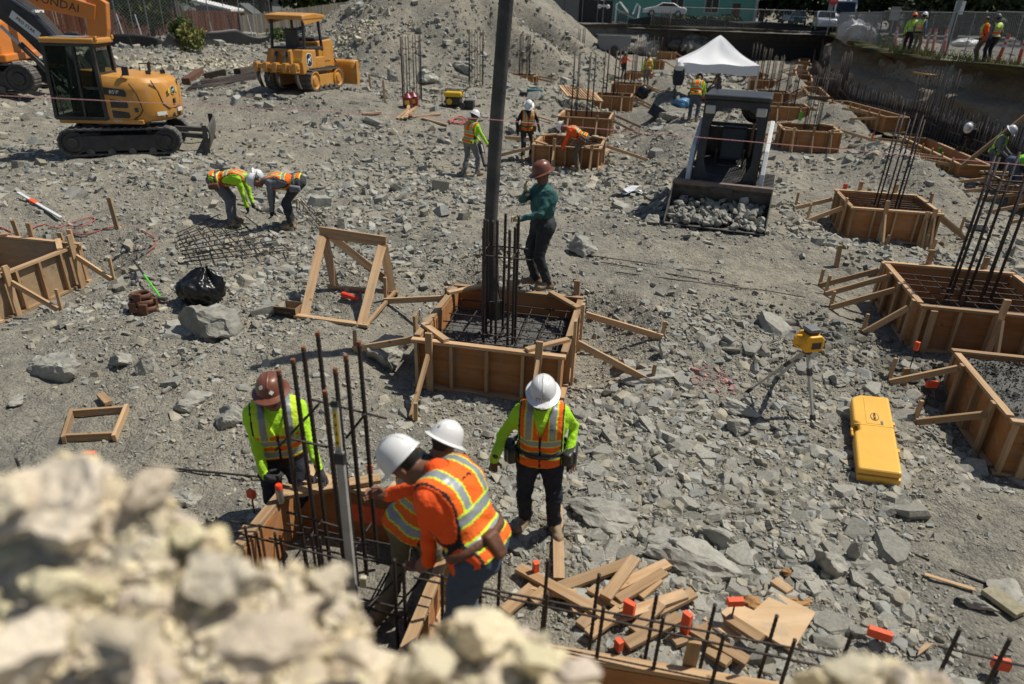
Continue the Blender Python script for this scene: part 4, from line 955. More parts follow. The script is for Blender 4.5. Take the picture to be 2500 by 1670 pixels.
def loft(levels, m, name, t, bevel=.03, seg=3):
    vs = []; n = len(plan); fs = []
    for (z, k, dx, tilt) in levels: vs += [(x*k+dx, y*k, z+tilt*x) for x, y in plan]
    for i in range(len(levels)-1):
        for j in range(n): fs.append((i*n+j, i*n+(j+1) % n, (i+1)*n+(j+1) % n, (i+1)*n+j))
    fs += [tuple(range(n)), tuple((len(levels)-1)*n+j for j in reversed(range(n)))]
    return MB().add(vs, fs).build(name, m, t, bevel=bevel, seg=seg, smooth=30)
house = loft([(.80, .93, 0, 0), (.86, .98, 0, 0), (1.0, 1.0, 0, 0), (1.58, 1.0, 0, .02), (1.76, .965, 0, .03), (1.90, .88, .02, .05)], YEL, 'house', EX)
MB().bx(-.9, 1.12, .06, 1.0, .76, .87).build('deck', YEL, EX, bevel=.02)
for z, hh_ in ((1.24, .17), (.99, .15)): MB().prism([(-.20, z-hh_/2), (-.20, z+hh_/2+.03), (-.60, z+hh_/2-.02), (-.62, z-hh_/2+.02), (-.56, z-hh_/2-.01)], .998, 1.010, 'y').build('side_vent', MBLK, house, bevel=.008)
MB().prism([(-.10, 1.46), (-.10, 1.63), (-.58, 1.58), (-.62, 1.50), (-.60, 1.41)], 1.0, 1.011, 'y').build('model_plate', MBLK, house)
text('85\\P', .12, house, (-.34, 1.013, 1.52), (-1, 0, 0), (0, 0, 1), DECALW, sx=1.1); text('RDO', .09, house, (-.30, 1.004, .84), (-1, 0, 0), (0, 0, 1), DECALW)
for pts in ([(-.72, .99, 1.72), (-.84, .965, 1.5), (-.90, .952, 1.25), (-.92, .945, 1.1), (-.84, .962, .98), (-.70, .985, .88)], [(-1.17, .78, 1.78), (-1.27, .70, 1.5), (-1.31, .62, 1.22), (-1.39, .47, 1.10), (-1.44, .2, 1.09), (-1.455, 0, 1.11), (-1.44, -.15, 1.3), (-1.42, -.2, 1.75)]):
    MB().tube(pts, .014, 5).build('panel_seam', MBLK, house)
nv = Vector((-.86, .51, 0)).normalized(); tx = Vector((-.51, -.86, 0)).normalized()
badge(EX, Vector((-1.445, .245, 1.52))+nv*.012, (-.25, -.97, 0), (0, 0, 1), .16)
for yy, mm_ in ((.43, DECALY), (.07, DECALY)): MB().box((-1.432+.0*yy-(.035 if yy < .2 else 0), yy, 1.52), (.008, .09, .12), Matrix.Rotation(rad(-12 if yy > .2 else -4), 3, 'Z')).build('decal', mm_, house)
for yy, zz, a in ((.72, 1.0, -38), (.02, 1.03, -3)): MB().box((-1.285 if yy > .5 else -1.47, yy, zz), (.01, .26, .09), Matrix.Rotation(rad(a), 3, 'Z')).build('decal', DECALW, house)
for yy in (.62, .34, .05): MB().lathe([(.055, 0), (.055, .012)], 12, c=(-1.34 if yy > .5 else -1.435 if yy > .2 else -1.465, yy, .93), R=Matrix.Rotation(-math.pi/2, 3, 'Y')).build('lifting_eye', MBLK, house)
MB().bx(-1.47, -1.44, .19, .29, 1.2, 1.32).build('latch', MBLK, house, bevel=.01); MB().bx(-.82, -.74, .955, .995, 1.05, 1.15).build('latch', MBLK, house, bevel=.01)
for q in ((-.95, .3, 1.93), (-1.05, -.35, 1.9)): MB().box(q, (.12, .05, .1), Matrix.Rotation(.5, 3, 'Z')).build('work_lamp', MBLK, house, bevel=.01)
MB().tube([(-.5, .75, 1.86), (-.55, .78, 1.98), (-.62, .85, 2.02)], .018, 6).box((-.66, .9, 2.0), (.14, .05, .2)).build('mirror', MBLK, house)
# cab
cab = MB()
X0, X1, Y0, Y1, Z0, Z1 = -.04, 1.16, .10, .99, .87, 2.62
for (x, y) in ((X0, Y0), (X0, Y1), (X1, Y0), (X1, Y1)): cab.bar((x, y, Z0), (x+(.10 if x > 0 else .0)*-1, y, Z1), .085, .085, up=(1, 0, 0))
cab.bar((.46, Y1, Z0), (.38, Y1, Z1), .09, .06, up=(1, 0, 0))
for z in (Z0+.02, Z1-.04):
    for y in (Y0, Y1): cab.bar((X0, y, z), (X1-(.1 if z > 2 else 0), y, z), .08, .09)
    for x in (X0, X1-(.1 if z > 2 else 0)): cab.bar((x, Y0, z), (x, Y1, z), .08, .09)
cab.bar((X0, Y1, 1.60), (.30, Y1+.004, 1.60), .05, .07); cab.bx(X0+.04, X1-.05, Y0+.04, Y1-.04, Z0, Z0+.06); cab.bx(X0, X1, Y0-.02, Y0, Z0, 1.5)
cab.build('cab_frame', MBLK, EX, bevel=.018)
rf = MB().prism([(-.16, .06), (-.18, .95), (-.12, 1.05), (1.10, 1.05), (1.16, .98), (1.16, .12), (1.1, .05)], 2.60, 2.72, 'z').build('cab_roof', YEL, EX, bevel=.035, seg=3)
MB().bx(.30, .95, .2, .9, 2.722, 2.735).build('roof_hatch', mat('dusty_grey_hatch', (.18, .19, .2), .5, dust=.4), rf, bevel=.01)
for yy in (.3, .5, .7, .88): MB().bx(-.1, .28, yy-.012, yy+.012, 2.722, 2.736).build('roof_rib', YEL, rf)
[MB().bx(-.19, -.14, y_, y_+.09, 2.68, 2.77).build('roof_lug', YEL, rf, bevel=.01) for y_ in (.08, .93)]
for (a, b, c_, d_, nm) in (((X0+.05, Y1, 1.64), (.38, Y1, 1.64), (.35, Y1, 2.55), (X0+.05, Y1, 2.55), 'door_pane'), ((X0+.05, Y1, .95), (.42, Y1, .95), (.39, Y1, 1.57), (X0+.05, Y1, 1.57), 'door_pane'), ((.50, Y1, .95), (X1-.05, Y1, .95), (X1-.13, Y1, 2.55), (.43, Y1, 2.55), 'side_pane'),
                         ((X0, Y0+.06, 1.92), (X0, Y1-.05, 1.92), (X0, Y1-.05, 2.55), (X0, Y0+.06, 2.55), 'rear_pane'), ((X1-.01, Y0+.05, 1.0), (X1-.01, Y1-.05, 1.0), (X1-.1, Y1-.05, 2.55), (X1-.1, Y0+.05, 2.55), 'windscreen')):
    MB().add([a, b, c_, d_], [(0, 1, 2, 3)]).build(nm, GLASS, EX, solid=.006)
MB().bx(-.06, -.03, Y0+.02, Y1-.02, 1.8, 1.95).build('rear_sill', MBLK, EX, bevel=.01)
text('JOHN DEERE', .09, EX, (X0-.015, .55, 2.47), (0, -1, 0), (0, 0, 1), DECALW, sx=1.05)
st = MB().prism([(.12, 1.25), (.55, 1.25), (.55, 1.4), (.3, 1.42), (.16, 2.1), (.04, 2.08)], .32, .78, 'y').bx(.55, .62, .25, .32, 1.0, 1.6).bx(.55, .62, .75, .82, 1.0, 1.6); st.build('seat', MBLK, EX, bevel=.04)
MB().tube([(.95, 1.05, 1.0), (1.0, 1.05, 1.9)], .014, 6).build('grab_rail', MBLK, EX); MB().tube([(-.3, -.8, 1.88), (-.3, -.8, 2.05), (-.9, -.75, 2.05), (-.9, -.75, 1.88)], .016, 6).build('hand_rail', MBLK, house); MB().tube([(-.75, -.3, 1.9), (-.75, -.3, 2.08), (-.8, -.3, 2.12)], .045, 8).build('exhaust', MBLK, house)
# boom, going up and out of the picture at the upper left
bp = [(.75, 1.15), (1.25, 2.0), (1.95, 2.95), (3.0, 3.75), (4.2, 4.3)]
mb = MB(); prof = []
for i, (x, z) in enumerate(bp):
    w_ = (.26, .48, .60, .50, .30)[i]; dx = bp[min(i+1, 4)][0]-bp[max(i-1, 0)][0]; dz = bp[min(i+1, 4)][1]-bp[max(i-1, 0)][1]; l = math.hypot(dx, dz); prof.append(((x-dz/l*w_/2, z+dx/l*w_/2), (x+dz/l*w_/2, z-dx/l*w_/2)))
mb.prism([a for a, b in prof]+[b for a, b in reversed(prof)], -.42, -.12, 'y'); bo = mb.build('boom', MBLK, EX, bevel=.02)
for k in range(5): MB().tube([(bp[i][0]-.33, -.08+.045*k-.2, bp[i][1]+.33-.02*k) for i in range(5)], .02, 5).build('hose', BLACKP, bo)
for i in (1, 2, 3): MB().bx(bp[i][0]-.36, bp[i][0]-.28, -.42, -.02, bp[i][1]+.27, bp[i][1]+.33).build('hose_clamp', DECALW, bo)
MB().tube([(1.0, .0, 1.15), (2.15, -.02, 2.5)], .075, 10).build('boom_cylinder', MBLK, EX, smooth=40); MB().tube([(1.9, .0, 2.2), (2.5, -.02, 2.9)], .04, 10).build('cylinder_rod', CHROME, EX, smooth=40)
dn = Vector((-.63, 0, .77)); MB().prism([(1.75, 2.60), (2.30, 3.10), (2.18, 3.26), (1.63, 2.75)], -.119, -.113, 'y').build('sign_board', DECALW, bo)
text('PRO STAR', .105, bo, (1.955, -.108, 2.93), (-.74, 0, -.67), (-.67, 0, .74), MBLK)

# ---- orange excavator at the left edge
hp_ = HPOS; HX = thing('excavator', 'big orange excavator cut off by the left edge, behind the yellow one', 'excavator', (hp_[0], hp_[1], h(hp_[0], hp_[1])), rad(12))
tracks(HX, 3.6, 1.0, .6, 2.2, 40, TRKS, None, grouser=.03)
MB().bx(-2.4, 1.5, -1.35, 1.35, 1.15, 2.35).build('house', ORG, HX, bevel=.12, seg=3); MB().bx(-2.45, 1.6, -1.38, 1.38, 1.02, 1.28).build('deck', ORG, HX, bevel=.05)
MB().lathe([(.8, .8), (.8, 1.05)], 20).build('swing_ring', MBLK, HX); MB().bx(.0, 1.4, -1.3, -.2, 2.3, 3.2).build('cab_frame', MBLK, HX, bevel=.08)
hb = [(.6, 1.9), (1.4, 2.95), (2.2, 3.16), (4.35, 2.62)]; mb = MB(); prof = []
for i, (x, z) in enumerate(hb):
    w_ = (.5, .72, .72, .5)[i]; dx = hb[min(i+1, 3)][0]-hb[max(i-1, 0)][0]; dz = hb[min(i+1, 3)][1]-hb[max(i-1, 0)][1]; l = math.hypot(dx, dz); prof.append(((x-dz/l*w_/2, z+dx/l*w_/2), (x+dz/l*w_/2, z-dx/l*w_/2)))
mb.prism([a for a, b in prof]+[b for a, b in reversed(prof)], -.28, .28, 'y'); hbo = mb.build('boom', ORG, HX, bevel=.03)
text('HYUNDAI', .38, hbo, (3.05, -.285, 2.93), (.968, 0, -.25), (.25, 0, .968), MBLK, ext=.003, sx=1.0)
MB().tube([(1.7, 0, 3.62), (3.9, 0, 3.14)], .09, 10).build('arm_cylinder', ORG, HX, smooth=40); MB().tube([(3.4, 0, 3.25), (4.5, 0, 3.02)], .05, 8).build('cylinder_rod', CHROME, HX, smooth=40)
MB().prism([(4.3, 3.25), (4.75, 2.95), (4.62, 2.1), (4.35, 1.3), (3.9, 1.3), (3.95, 2.2), (4.05, 2.9)], -.2, .2, 'y').build('arm', ORG, HX, bevel=.03)
MB().prism([(3.9, 1.45), (4.4, 1.45), (4.5, .6), (3.9, .35), (3.3, .5), (3.5, .9)], -.5, .5, 'y').build('bucket', SCUFF, HX, bevel=.04)

# ---- bulldozer
dp = DPOS; DZ = thing('bulldozer', 'yellow bulldozer with roofed cab and rear ripper in front of the spoil heap', 'bulldozer', (dp[0], dp[1], h(dp[0], dp[1])), math.atan2(.96, .27)); DZ.scale = (.95, .95, .95)
tracks(DZ, 1.75, .80, .42, 1.62, 36, TRKS, None, grouser=.045, frame_m=YEL)
b1 = MB().prism([(-1.30, .62), (-.35, .55), (-.30, 1.46), (-1.18, 1.50), (-1.36, 1.05)], -.78, .78, 'y').build('rear_housing', YEL, DZ, bevel=.05, seg=3)
MB().prism([(.25, .62), (1.55, .60), (1.55, 1.60), (1.40, 1.80), (.25, 1.72)], -.48, .48, 'y').build('engine_hood', YEL, DZ, bevel=.05, seg=3)
MB().bx(.3, 1.45, -.40, .40, 1.72, 1.86).build('hood_top', MBLK, DZ, bevel=.05); MB().prism([(.55, 1.0), (1.2, 1.0), (1.35, 1.45), (.75, 1.5)], -.5, -.485, 'y').build('hood_panel', YEL, DZ, bevel=.006)
MB().bx(-.36, .3, -.78, .78, .55, 1.2).build('cab_floor', YEL, DZ, bevel=.03); MB().bx(-.95, .35, -.72, .72, 1.44, 1.56).build('dash', MBLK, DZ, bevel=.03)
for (x, y) in ((-.98, -.70), (-.98, .70), (.42, -.62), (.42, .62)): MB().bar((x, y, 1.4), (x+(.12 if x < 0 else -.1), y*.94, 2.58), .09, .10, up=(1, 0, 0)).build('roof_post', MBLK, DZ, bevel=.015)
dr_ = MB().prism([(-1.12, 2.50), (-1.10, 2.66), (-.2, 2.74), (.5, 2.68), (.52, 2.56)], -.80, .80, 'y').build('roof', YEL, DZ, bevel=.04, seg=3)
for s_ in (-1, 1): MB().prism([(-1.05, 2.52), (.45, 2.56), (.2, 2.48), (-.9, 2.34)], s_*.76-.02, s_*.76+.02, 'y').build('roof_skirt', YEL, dr_)
MB().prism([(-.75, 1.5), (-.3, 1.5), (-.3, 1.62), (-.52, 1.65), (-.62, 2.2), (-.76, 2.18)], -.26, .26, 'y').build('seat', MBLK, DZ, bevel=.05)
MB().tube([(.38, .1, 1.86), (.38, .1, 2.2)], .045, 10).build('exhaust', MBLK, DZ)
for yy in (-.35, .35): MB().prism([(-1.30, .75), (-1.52, .95), (-1.50, 1.45), (-1.36, 1.50), (-1.30, 1.2)], yy-.06, yy+.06, 'y').build('ripper_link', YEL, DZ, bevel=.015)
for yy in (-.22, .22): MB().tube([(-1.38, yy, 1.4), (-1.72, yy, 1.0)], .05, 8).build('ripper_cylinder', MBLK, DZ)
MB().bx(-1.92, -1.74, -.92, .92, .84, 1.0).build('ripper_beam', YEL, DZ, bevel=.015)
for k in range(5): MB().bx(-1.98, -1.72, -.88+.41*k, -.72+.41*k, .72, 1.05).build('shank_holder', YEL, DZ, bevel=.012)
for k in (0, 2, 3, 4): MB().prism([(-1.92, .85), (-1.78, .85), (-1.74, .45), (-1.62, .22), (-1.56, .12), (-1.72, .18), (-1.88, .42)], -.84+.41*k, -.76+.41*k, 'y').build('ripper_shank', SCUFF, DZ)
mb = MB(); mb.grid(lambda u, v: (1.98-.16*math.sin(v*math.pi), -1.32+2.64*u, .05+.95*v), 8, 8); mb.build('blade', YEL, DZ, smooth=True, solid=.04)
for s_ in (-1, 1): MB().bx(1.80, 2.02, s_*1.32-.015, s_*1.32+.015, .05, .98).build('blade_end', YEL, DZ); MB().bar((.4, s_*.62, .5), (1.85, s_*.55, .45), .12, .14).build('push_arm', YEL, DZ, bevel=.01)
MB().tube([(1.3, -.3, 1.1), (1.55, -.38, 1.2), (1.8, -.4, .9)], .03, 6).build('hose', BLACKP, DZ)
badge(DZ, (-.86, -.784, 1.12), (1, 0, 0), (0, 0, 1), .42); text('DEERE', .17, DZ, (-1.30, -.12, 1.32), (0, -1, 0), (-.25, 0, 1), DECALW)
MB().box((-1.335, -.55, 1.1), (.01, .26, .24), Matrix.Rotation(rad(14), 3, 'Y')).build('decal', DECALY, b1)

# ---- compact track loader facing us
lp_ = at(1745, 552, 13.6); zz_ = h(lp_[0], lp_[1]+1); lf = Vector((-.34, -.94)); LD = thing('track_loader', 'black and white compact loader facing the camera with a bucket full of stone', 'loader', (lp_[0]+.50, lp_[1]+1.40, zz_), math.atan2(lf.y, lf.x)); LD.scale = (1, 1, 1.14)
tracks(LD, 1.25, .62, .36, 1.62, 30, TRK, None, grouser=.025)
MB().prism([(-1.1, .3), (.62, .3), (.78, .62), (.60, .72), (-1.1, 1.1)], -.56, .56, 'y').build('body', MBLK, LD, bevel=.03)
MB().bx(-.60, -.54, -.56, .56, .7, 1.45).build('cab_back_light_block', MBLK, LD)  # black panel added behind the seat to keep light out of the cab
for s_ in (-1, 1): MB().bx(-.6, .6, s_*.6-.02, s_*.6+.02, .3, 1.1).build('side_light_block', MBLK, LD)  # body-side plates added to block light from the open cab sides
MB().bx(-1.35, -.95, -.62, .62, .35, 1.35)\
    .build('rear_door', MBLK, LD, bevel=.04)
cg = MB()
for s_ in (-1, 1):
    cg.bar((.62, s_*.58, .62), (.40, s_*.58, 2.02), .10, .12, up=(0, 1, 0)); cg.bar((-.62, s_*.58, .9), (-.60, s_*.58, 2.02), .10, .10, up=(0, 1, 0)); cg.bar((-.62, s_*.58, 1.98), (.42, s_*.58, 1.98), .10, .09)
    cg.bar((.64, s_*.58, .66), (.72, 0 + s_*.3, .44), .1, .12)
cg.bar((.70, -.26, .46), (.70, .26, .46), .10, .14); cg.bar((.40, -.58, 1.96), (.40, .58, 1.96), .12, .12); cg.bar((-.60, -.58, 1.5), (-.60, .58, 1.5), .06, .08)
cg.build('cab_frame', MBLK, LD, bevel=.02)
def cage_pt(y, z): return (.66-.157*(z-.5), y, z)
ou = [(.64, .50), (.64, 1.05), (.64, 1.6), (.64, 2.02), (.30, 2.02), (0, 2.02), (-.30, 2.02), (-.64, 2.02), (-.64, 1.6), (-.64, 1.05), (-.64, .50), (-.3, .42), (0, .42), (.3, .42)]
inn = [(.30, .62), (.47, .95), (.47, 1.55), (.38, 1.82), (.24, 1.88), (0, 1.90), (-.24, 1.88), (-.38, 1.82), (-.47, 1.55), (-.47, .95), (-.30, .62), (-.18, .55), (0, .54), (.18, .55)]
mb = MB(); nn2 = len(ou); mb.add([cage_pt(*q) for q in ou]+[cage_pt(*q) for q in inn], [(i, (i+1) % nn2, nn2+(i+1) % nn2, nn2+i) for i in range(nn2)]); mb.build('cab_front', MBLK, LD, solid=.07, bevel=.012)
MB().bx(-.72, .56, -.66, .66, 2.03, 2.12).build('cab_roof', mat('dusty_black_roof', (.02, .022, .025), .4, dust=.12), LD, bevel=.04, seg=3)
for s_ in (-1, 1): MB().box((.49, s_*.50, 1.86), (.05, .20, .15), Matrix.Rotation(rad(-9), 3, 'Y')).build('head_lamp', LAMP, LD, bevel=.025, seg=3)
for s_ in (-1, 1):
    g_ = MB()
    for k in range(9): g_.bar((-.55+.12*k, s_*.59, .95), (-.45+.10*k, s_*.59, 1.95), .01, .012, up=(0, 1, 0))
    for k in range(10): g_.bar((-.58, s_*.592, 1.0+.1*k), (.46, s_*.592, 1.0+.1*k), .01, .01)
    g_.build('side_screen', MBLK, LD)
    arm = [(-1.25, 1.18), (-1.15, 1.55), (-.6, 1.62), (.55, 1.22), (.88, .86), (1.0, .30), (.82, .24), (.66, .78), (.35, 1.02), (-.9, 1.30), (-1.05, 1.12)]
    MB().prism(arm, s_*.73-.045, s_*.73+.045, 'y').build('lift_arm', MWHITE, LD, bevel=.015)
    MB().tube([(-.3, s_*.68, .72), (.62, s_*.68, .92)], .045, 8).build('lift_cylinder', MBLK, LD, smooth=40); MB().prism([(.78, .15), (1.02, .15), (1.04, .62), (.86, .66)], s_*.5-.05, s_*.5+.05, 'y').build('tilt_link', MBLK, LD)
MB().bx(.72, .80, -.42, .42, .34, .60).build('step_panel', mat('scuffed_dark_panel', (.03, .028, .027), .5, dust=.3), LD, bevel=.02)
MB().prism([(-.45, .72), (.12, .72), (.12, .86), (-.2, .9), (-.32, 1.5), (-.48, 1.5)], -.27, .27, 'y').build('seat', MBLK, LD, bevel=.05)
MB().tube([(.15, -.28, .8), (.18, -.28, 1.15)], .02, 6).tube([(.15, .28, .8), (.18, .28, 1.15)], .02, 6).build('control_lever', BLACKP, LD)
MB().tube([(-.55, -.5, 1.9), (-.55, -.52, 2.4)], .02, 6).build('aerial', MBLK, LD)
BW = .98
bk = MB(); prof = [(1.02, .60), (1.10, .66), (1.12, .60), (1.06, .52), (1.02, .30), (1.10, .10), (1.25, .035), (1.85, .03), (1.85, .012), (1.22, .01), (1.06, .06), (.98, .28)]
bk.prism(prof, -BW, BW, 'y').build('bucket', SCUFF, LD)
for s_ in (-1, 1): MB().prism([(1.0, .62), (1.12, .66), (1.4, .40), (1.84, .06), (1.84, .01), (1.2, .01), (1.0, .15)], s_*(BW+.002)-(.012), s_*(BW+.002)+.012, 'y').build('bucket_side', SCUFF, LD, bevel=.004)
MB().bx(1.0, 1.14, -BW, BW, .60, .68).build('bucket_lip', mat('rusty_bucket_edge', (.16, .11, .085), .7, .2, var=.3, dust=.4), LD, bevel=.008); MB().bx(1.08, 1.18, -.22, .22, .52, .60).build('bucket_step', MBLK, LD)

# lettering and stickers on hats and vests
def hat_text(K, body, size, m, z=.045):
    text(body, size, K['hat'], (0, .158, z), (-1, 0, 0), (0, -.32, 1), m, ext=.001)
hat_text(K4, 'TWINS', .04, MBLK); MB().box((0, .150, .075), (.006, .004, .03)).build('crest', MBLK, K4['hat'])
ck = Vector(K4['pel']+K4['spine']*.36-K4['sh']*.095+K4['fr']*.172); text('S', .085, K4['hat'].parent, ck, -K4['sh'], K4['spine'], MBLK, 'chest_logo', ext=.002)
ck = Vector(K2['pel']+K2['spine']*.40-K2['fr']*.172); text('82', .12, K2['hat'].parent, ck, K2['sh'], K2['spine'], MBLK, 'back_lettering', ext=.002)
for (a, z, w, hh_, m_) in ((60, .085, .03, .03, DECALW), (15, .055, .035, .05, DECALW), (105, .045, .035, .03, DECALW), (150, .06, .03, .035, DECALY)):
    r_ = .121*(1-(z/.16)**2)**.5*1.04; an = rad(a); n_ = Vector((math.cos(an)*.93, math.sin(an)*1.1, .35+z*3)).normalized(); tx = Vector((-math.sin(an), math.cos(an), 0)); o = MB().lathe([(.001, 0), (w*.62, 0), (w*.62, .002)], 14 if a == 60 else 4).build('sticker', m_, K1['hat'])
    M_ = Matrix((tx, n_.cross(tx), n_)).transposed().to_4x4(); M_.translation = Vector((math.cos(an)*r_*.93, math.sin(an)*r_*1.1, z))+n_*.007; o.matrix_basis = M_
# ------------------------------------------------------------------ tools, timber and small things on the site
def rnd_board(name, a, b, w=.09, t=.04, z=.04, parent=None, label=None, cat='board', lift=0.0, up=(0, 0, 1), m=None, group=None, taper=0):
    A = hit(*a); Bv = hit(*b); A.z += z; Bv.z += z+lift
    o = stick(name, A, Bv, w, t, parent, m or LUMY, up=up, taper=taper, bevel=.003)
    if label: tag(o, label, cat, group)
    return o
# concrete pump hose coming down from above
RUBBER = mat('worn_black_rubber_hose', (.035, .034, .033), .6, var=.3, vscale=4, dust=.55, dustcol=(.17, .165, .15), bump=.3, bscale=30)
pa = np.array(fc('F0', -.16, .12, .62)); pts = [pa]
for py, Y in ((560, 8.98), (300, 8.94), (0, 8.9), (-300, 8.9)): pts.append(at({560: 1197, 300: 1212, 0: 1236, -300: 1262}[py], py, Y))
hz = thing('concrete_hose', 'thick grey-black concrete pump hose hanging down into the middle form', 'hose', pa)
MB().tube([pts[0]]+pts[1:]+[pts[-1]+np.array([.03, 0, .4])], .088, 18).build('pipe', RUBBER, hz, smooth=40, world=True)
MB().tube([pts[0]-np.array([0, 0, .02]), pts[0]+np.array([0, 0, .25])], .098, 18).build('end_sleeve', BLACKP, hz, smooth=40, world=True)
# pink string line across the site
PINK = mat('pink_string', (.66, .33, .33), .8)
sl_ = MB().tube([at(-150, 226, 5.2), at(1190, 291, 5.6), at(2700, 420, 6.2)], .0024, 5).build('string_line', PINK); tag(sl_, 'taut pink string line running across the whole site', 'string')
# ---- near form around the crew, and the one at the lower right
NF = dict(key='NF', x=-1.36, y=4.10, w=1.6, d=1.75, h=.58, z=-.06, yaw=GYAW)
nf = build_form(NF, 'near timber form the crew is working in, red paint mark inside', lod=3, ply=PLY, ties=False, stakes=[('b', .95, .02, 0), ('l', .6, .0, 0)], studs=3)
Mn = parent_m(nf)
MB().bx(-.25, .12, NF['d']/2-.0195, NF['d']/2-.0185, .22, .42).build('paint_mark', ORANGEPAINT, nf)
for (a, b, zz) in (((-.80, .62, .60), (-.02, 1.03, .62), 0), ((-.78, 1.0, .64), (-.30, .84, .60), 0), ((.1, .95, .60), (.72, .80, .60), 0)): stick('cross_board', Mn @ Vector(a), Mn @ Vector(b), .11, .038, nf, LUMY)
for (a, b) in (((-.69, -.2, .50), (.69, -.25, .48)), ((-.69, .2, .49), (.69, .15, .47)), ((-.69, .45, .44), (.69, .42, .42)), ((-.4, -.6, .46), (-.38, .62, .46)), ((0, -.6, .45), (.05, .62, .45)), ((.4, -.6, .45), (.42, .62, .45)), ((-.69, -.48, .3), (.69, -.48, .3))): rod('bar', Mn @ Vector(a), Mn @ Vector(b), .0085, nf, True)
q0 = gz(1160, 1548, .42); q1 = gz(1905, 1672, .42); dv = Vector(q1-q0); L_ = dv.length; yw = math.atan2(dv.y, dv.x); mid_ = Vector((q0+q1)/2); nn = Vector((math.sin(yw), -math.cos(yw), 0))
f2 = dict(key='N2', x=mid_.x+nn.x*.55, y=mid_.y+nn.y*.55, w=L_, d=1.0, h=.50, z=-.08, yaw=yw); FORMS.append(f2); FORMS.append(NF)
build_form(f2, 'timber form at the bottom edge below the scrap pile', lod=3, ply=PLY, ties=False, stakes=[('b', .72, .22, 0)], studs=4)
# column bars beside the crew
cg1 = thing('rebar_cage', 'tall ribbed column bars with rusty tips standing in the near form', 'rebar cage', Mn @ Vector((-.2, .05, 0)))
for (px, pt, Yb) in ((680, 905, 4.30), (715, 878, 4.42), (740, 848, 4.55), (775, 812, 4.70), (793, 955, 4.28), (818, 900, 4.36), (844, 868, 4.48), (876, 835, 4.62)):
    top = Vector(at(px, pt, Yb)); b = Vector((top.x+.0, top.y-.03, .02)); b.x += .02
    rod('bar', b, top, .0175, cg1, True); share('rusty_tip', _bars.setdefault('tip', MB().tube([(0, 0, 0), (0, 0, .035)], .0182, 8).mesh('rusty_tip')), cg1, parent_m(cg1).inverted() @ (top-Vector((0, 0, .03))))
_bars['tip'].materials.append(RUST)
for (a, b, Y) in (((705, 1070), (800, 1092), 4.33), ((760, 975), (945, 1022), 4.62), ((672, 1100), (780, 985), 4.45), ((845, 1070), (892, 1010), 4.45), ((700, 1250), (840, 1290), 4.35)): rod('tie', at(*a, Y), at(*b, Y), .010, cg1, True)
# long level held upright by the bending worker
lv = thing('spirit_level', 'tall grey aluminium level with a yellow rule held against the bars', 'level', gz(868, 1478, .25))
A_ = Vector(at(866, 1476, 3.72)); B_ = Vector(at(818, 990, 4.12)); ALU = mat('scuffed_aluminium', (.42, .43, .42), .45, .4, var=.2, vscale=6, dust=.3)
stick('beam', A_, B_-(B_-A_)*.22, .062, .03, lv, ALU, up=(-.3, -1, 0)); d_ = (B_-A_).normalized()
stick('rule', B_-(B_-A_)*.215, B_, .045, .022, lv, ALU, up=(-.3, -1, 0)); RULE = mat('yellow_rule', (.72, .5, .02), .5)
ru = stick('scale', B_-(B_-A_)*.19+Vector((-.004, -.014, 0)), B_-(B_-A_)*.02+Vector((-.004, -.014, 0)), .032, .004, lv, RULE, up=(-.3, -1, 0))
for k, ch in enumerate('6420'): text(ch, .036, lv, B_-(B_-A_)*(.045+.043*k)+Vector((-.004, -.019, .004)), (-.95, .28, 0), -d_, MBLK, world=True)
stick('cap', B_-d_*.01, B_+d_*.03, .055, .032, lv, MBLK, up=(-.3, -1, 0)); stick('clamp', A_+(B_-A_)*.72, A_+(B_-A_)*.77, .075, .045, lv, MBLK, up=(-.3, -1, 0))
MB().box(at(888, 1420, 3.75), (.05, .04, .10)).build('vial_box', mat('cream_plastic', (.5, .46, .33), .5), lv, bevel=.01, world=True)
def can(label, base, cap_m, rz=0, tilt=None):
    t = thing('spray_can', label, 'spray can', base)
    MB().lathe([(.030, 0), (.033, .006), (.033, .135), (.028, .15)], 16).build('can', mat('spray_can_steel', (.4, .4, .4), .3, .7, var=.2), t, smooth=40)
    MB().lathe([(.031, .146), (.031, .185), (.024, .195), (.010, .195)], 16).build('cap', cap_m, t, smooth=40)
    if tilt: t.rotation_euler = tilt
    return t
RED = mat('red_orange_plastic', (.85, .06, .02), .4)
c1 = at(686, 1226, 4.80); can('silver spray can with an orange cap in the brown-hatted worker’s glove'.replace('’', "'"), c1, RED)
can('spray can with an orange cap standing on the board at the lower left', Mn @ Vector((-.78, -.35, .585)), RED)
# ---- long bar grid of the trench in front
fg = thing('rebar_grid', 'low grid of upright bars along the bottom edge', 'rebar grid', gz(1400, 1560, 0))
for (px, py) in ((962, 1365), (985, 1378), (1080, 1400), (1174, 1412), (1222, 1352), (1338, 1366), (1336, 1448), (1463, 1402), (1474, 1482), (1604, 1450), (1620, 1506), (1746, 1476), (1768, 1548), (1897, 1503), (1941, 1562), (2081, 1543), (2344, 1536), (2466, 1560)):
    tp = gz(px, py, .92); rod('bar', (tp[0]-.015, tp[1], .0), tp, .0132, fg, True)
for (a, b, z) in (((870, 1352), (1120, 1420), .7), ((860, 1475), (1180, 1560), .35), ((1120, 1425), (2120, 1618), .75), ((1010, 1410), (2110, 1650), .72), ((2290, 1578), (2560, 1640), .7), ((1040, 1400), (900, 1560), .3), ((1000, 1380), (880, 1500), .5)): rod('bar', gz(*a, z), gz(*b, z), .0085, fg, True)
fl = thing('rebar_grid', 'short rusty bar ends behind the pale foreground stones at the left', 'rebar grid', gz(620, 1330, 0))
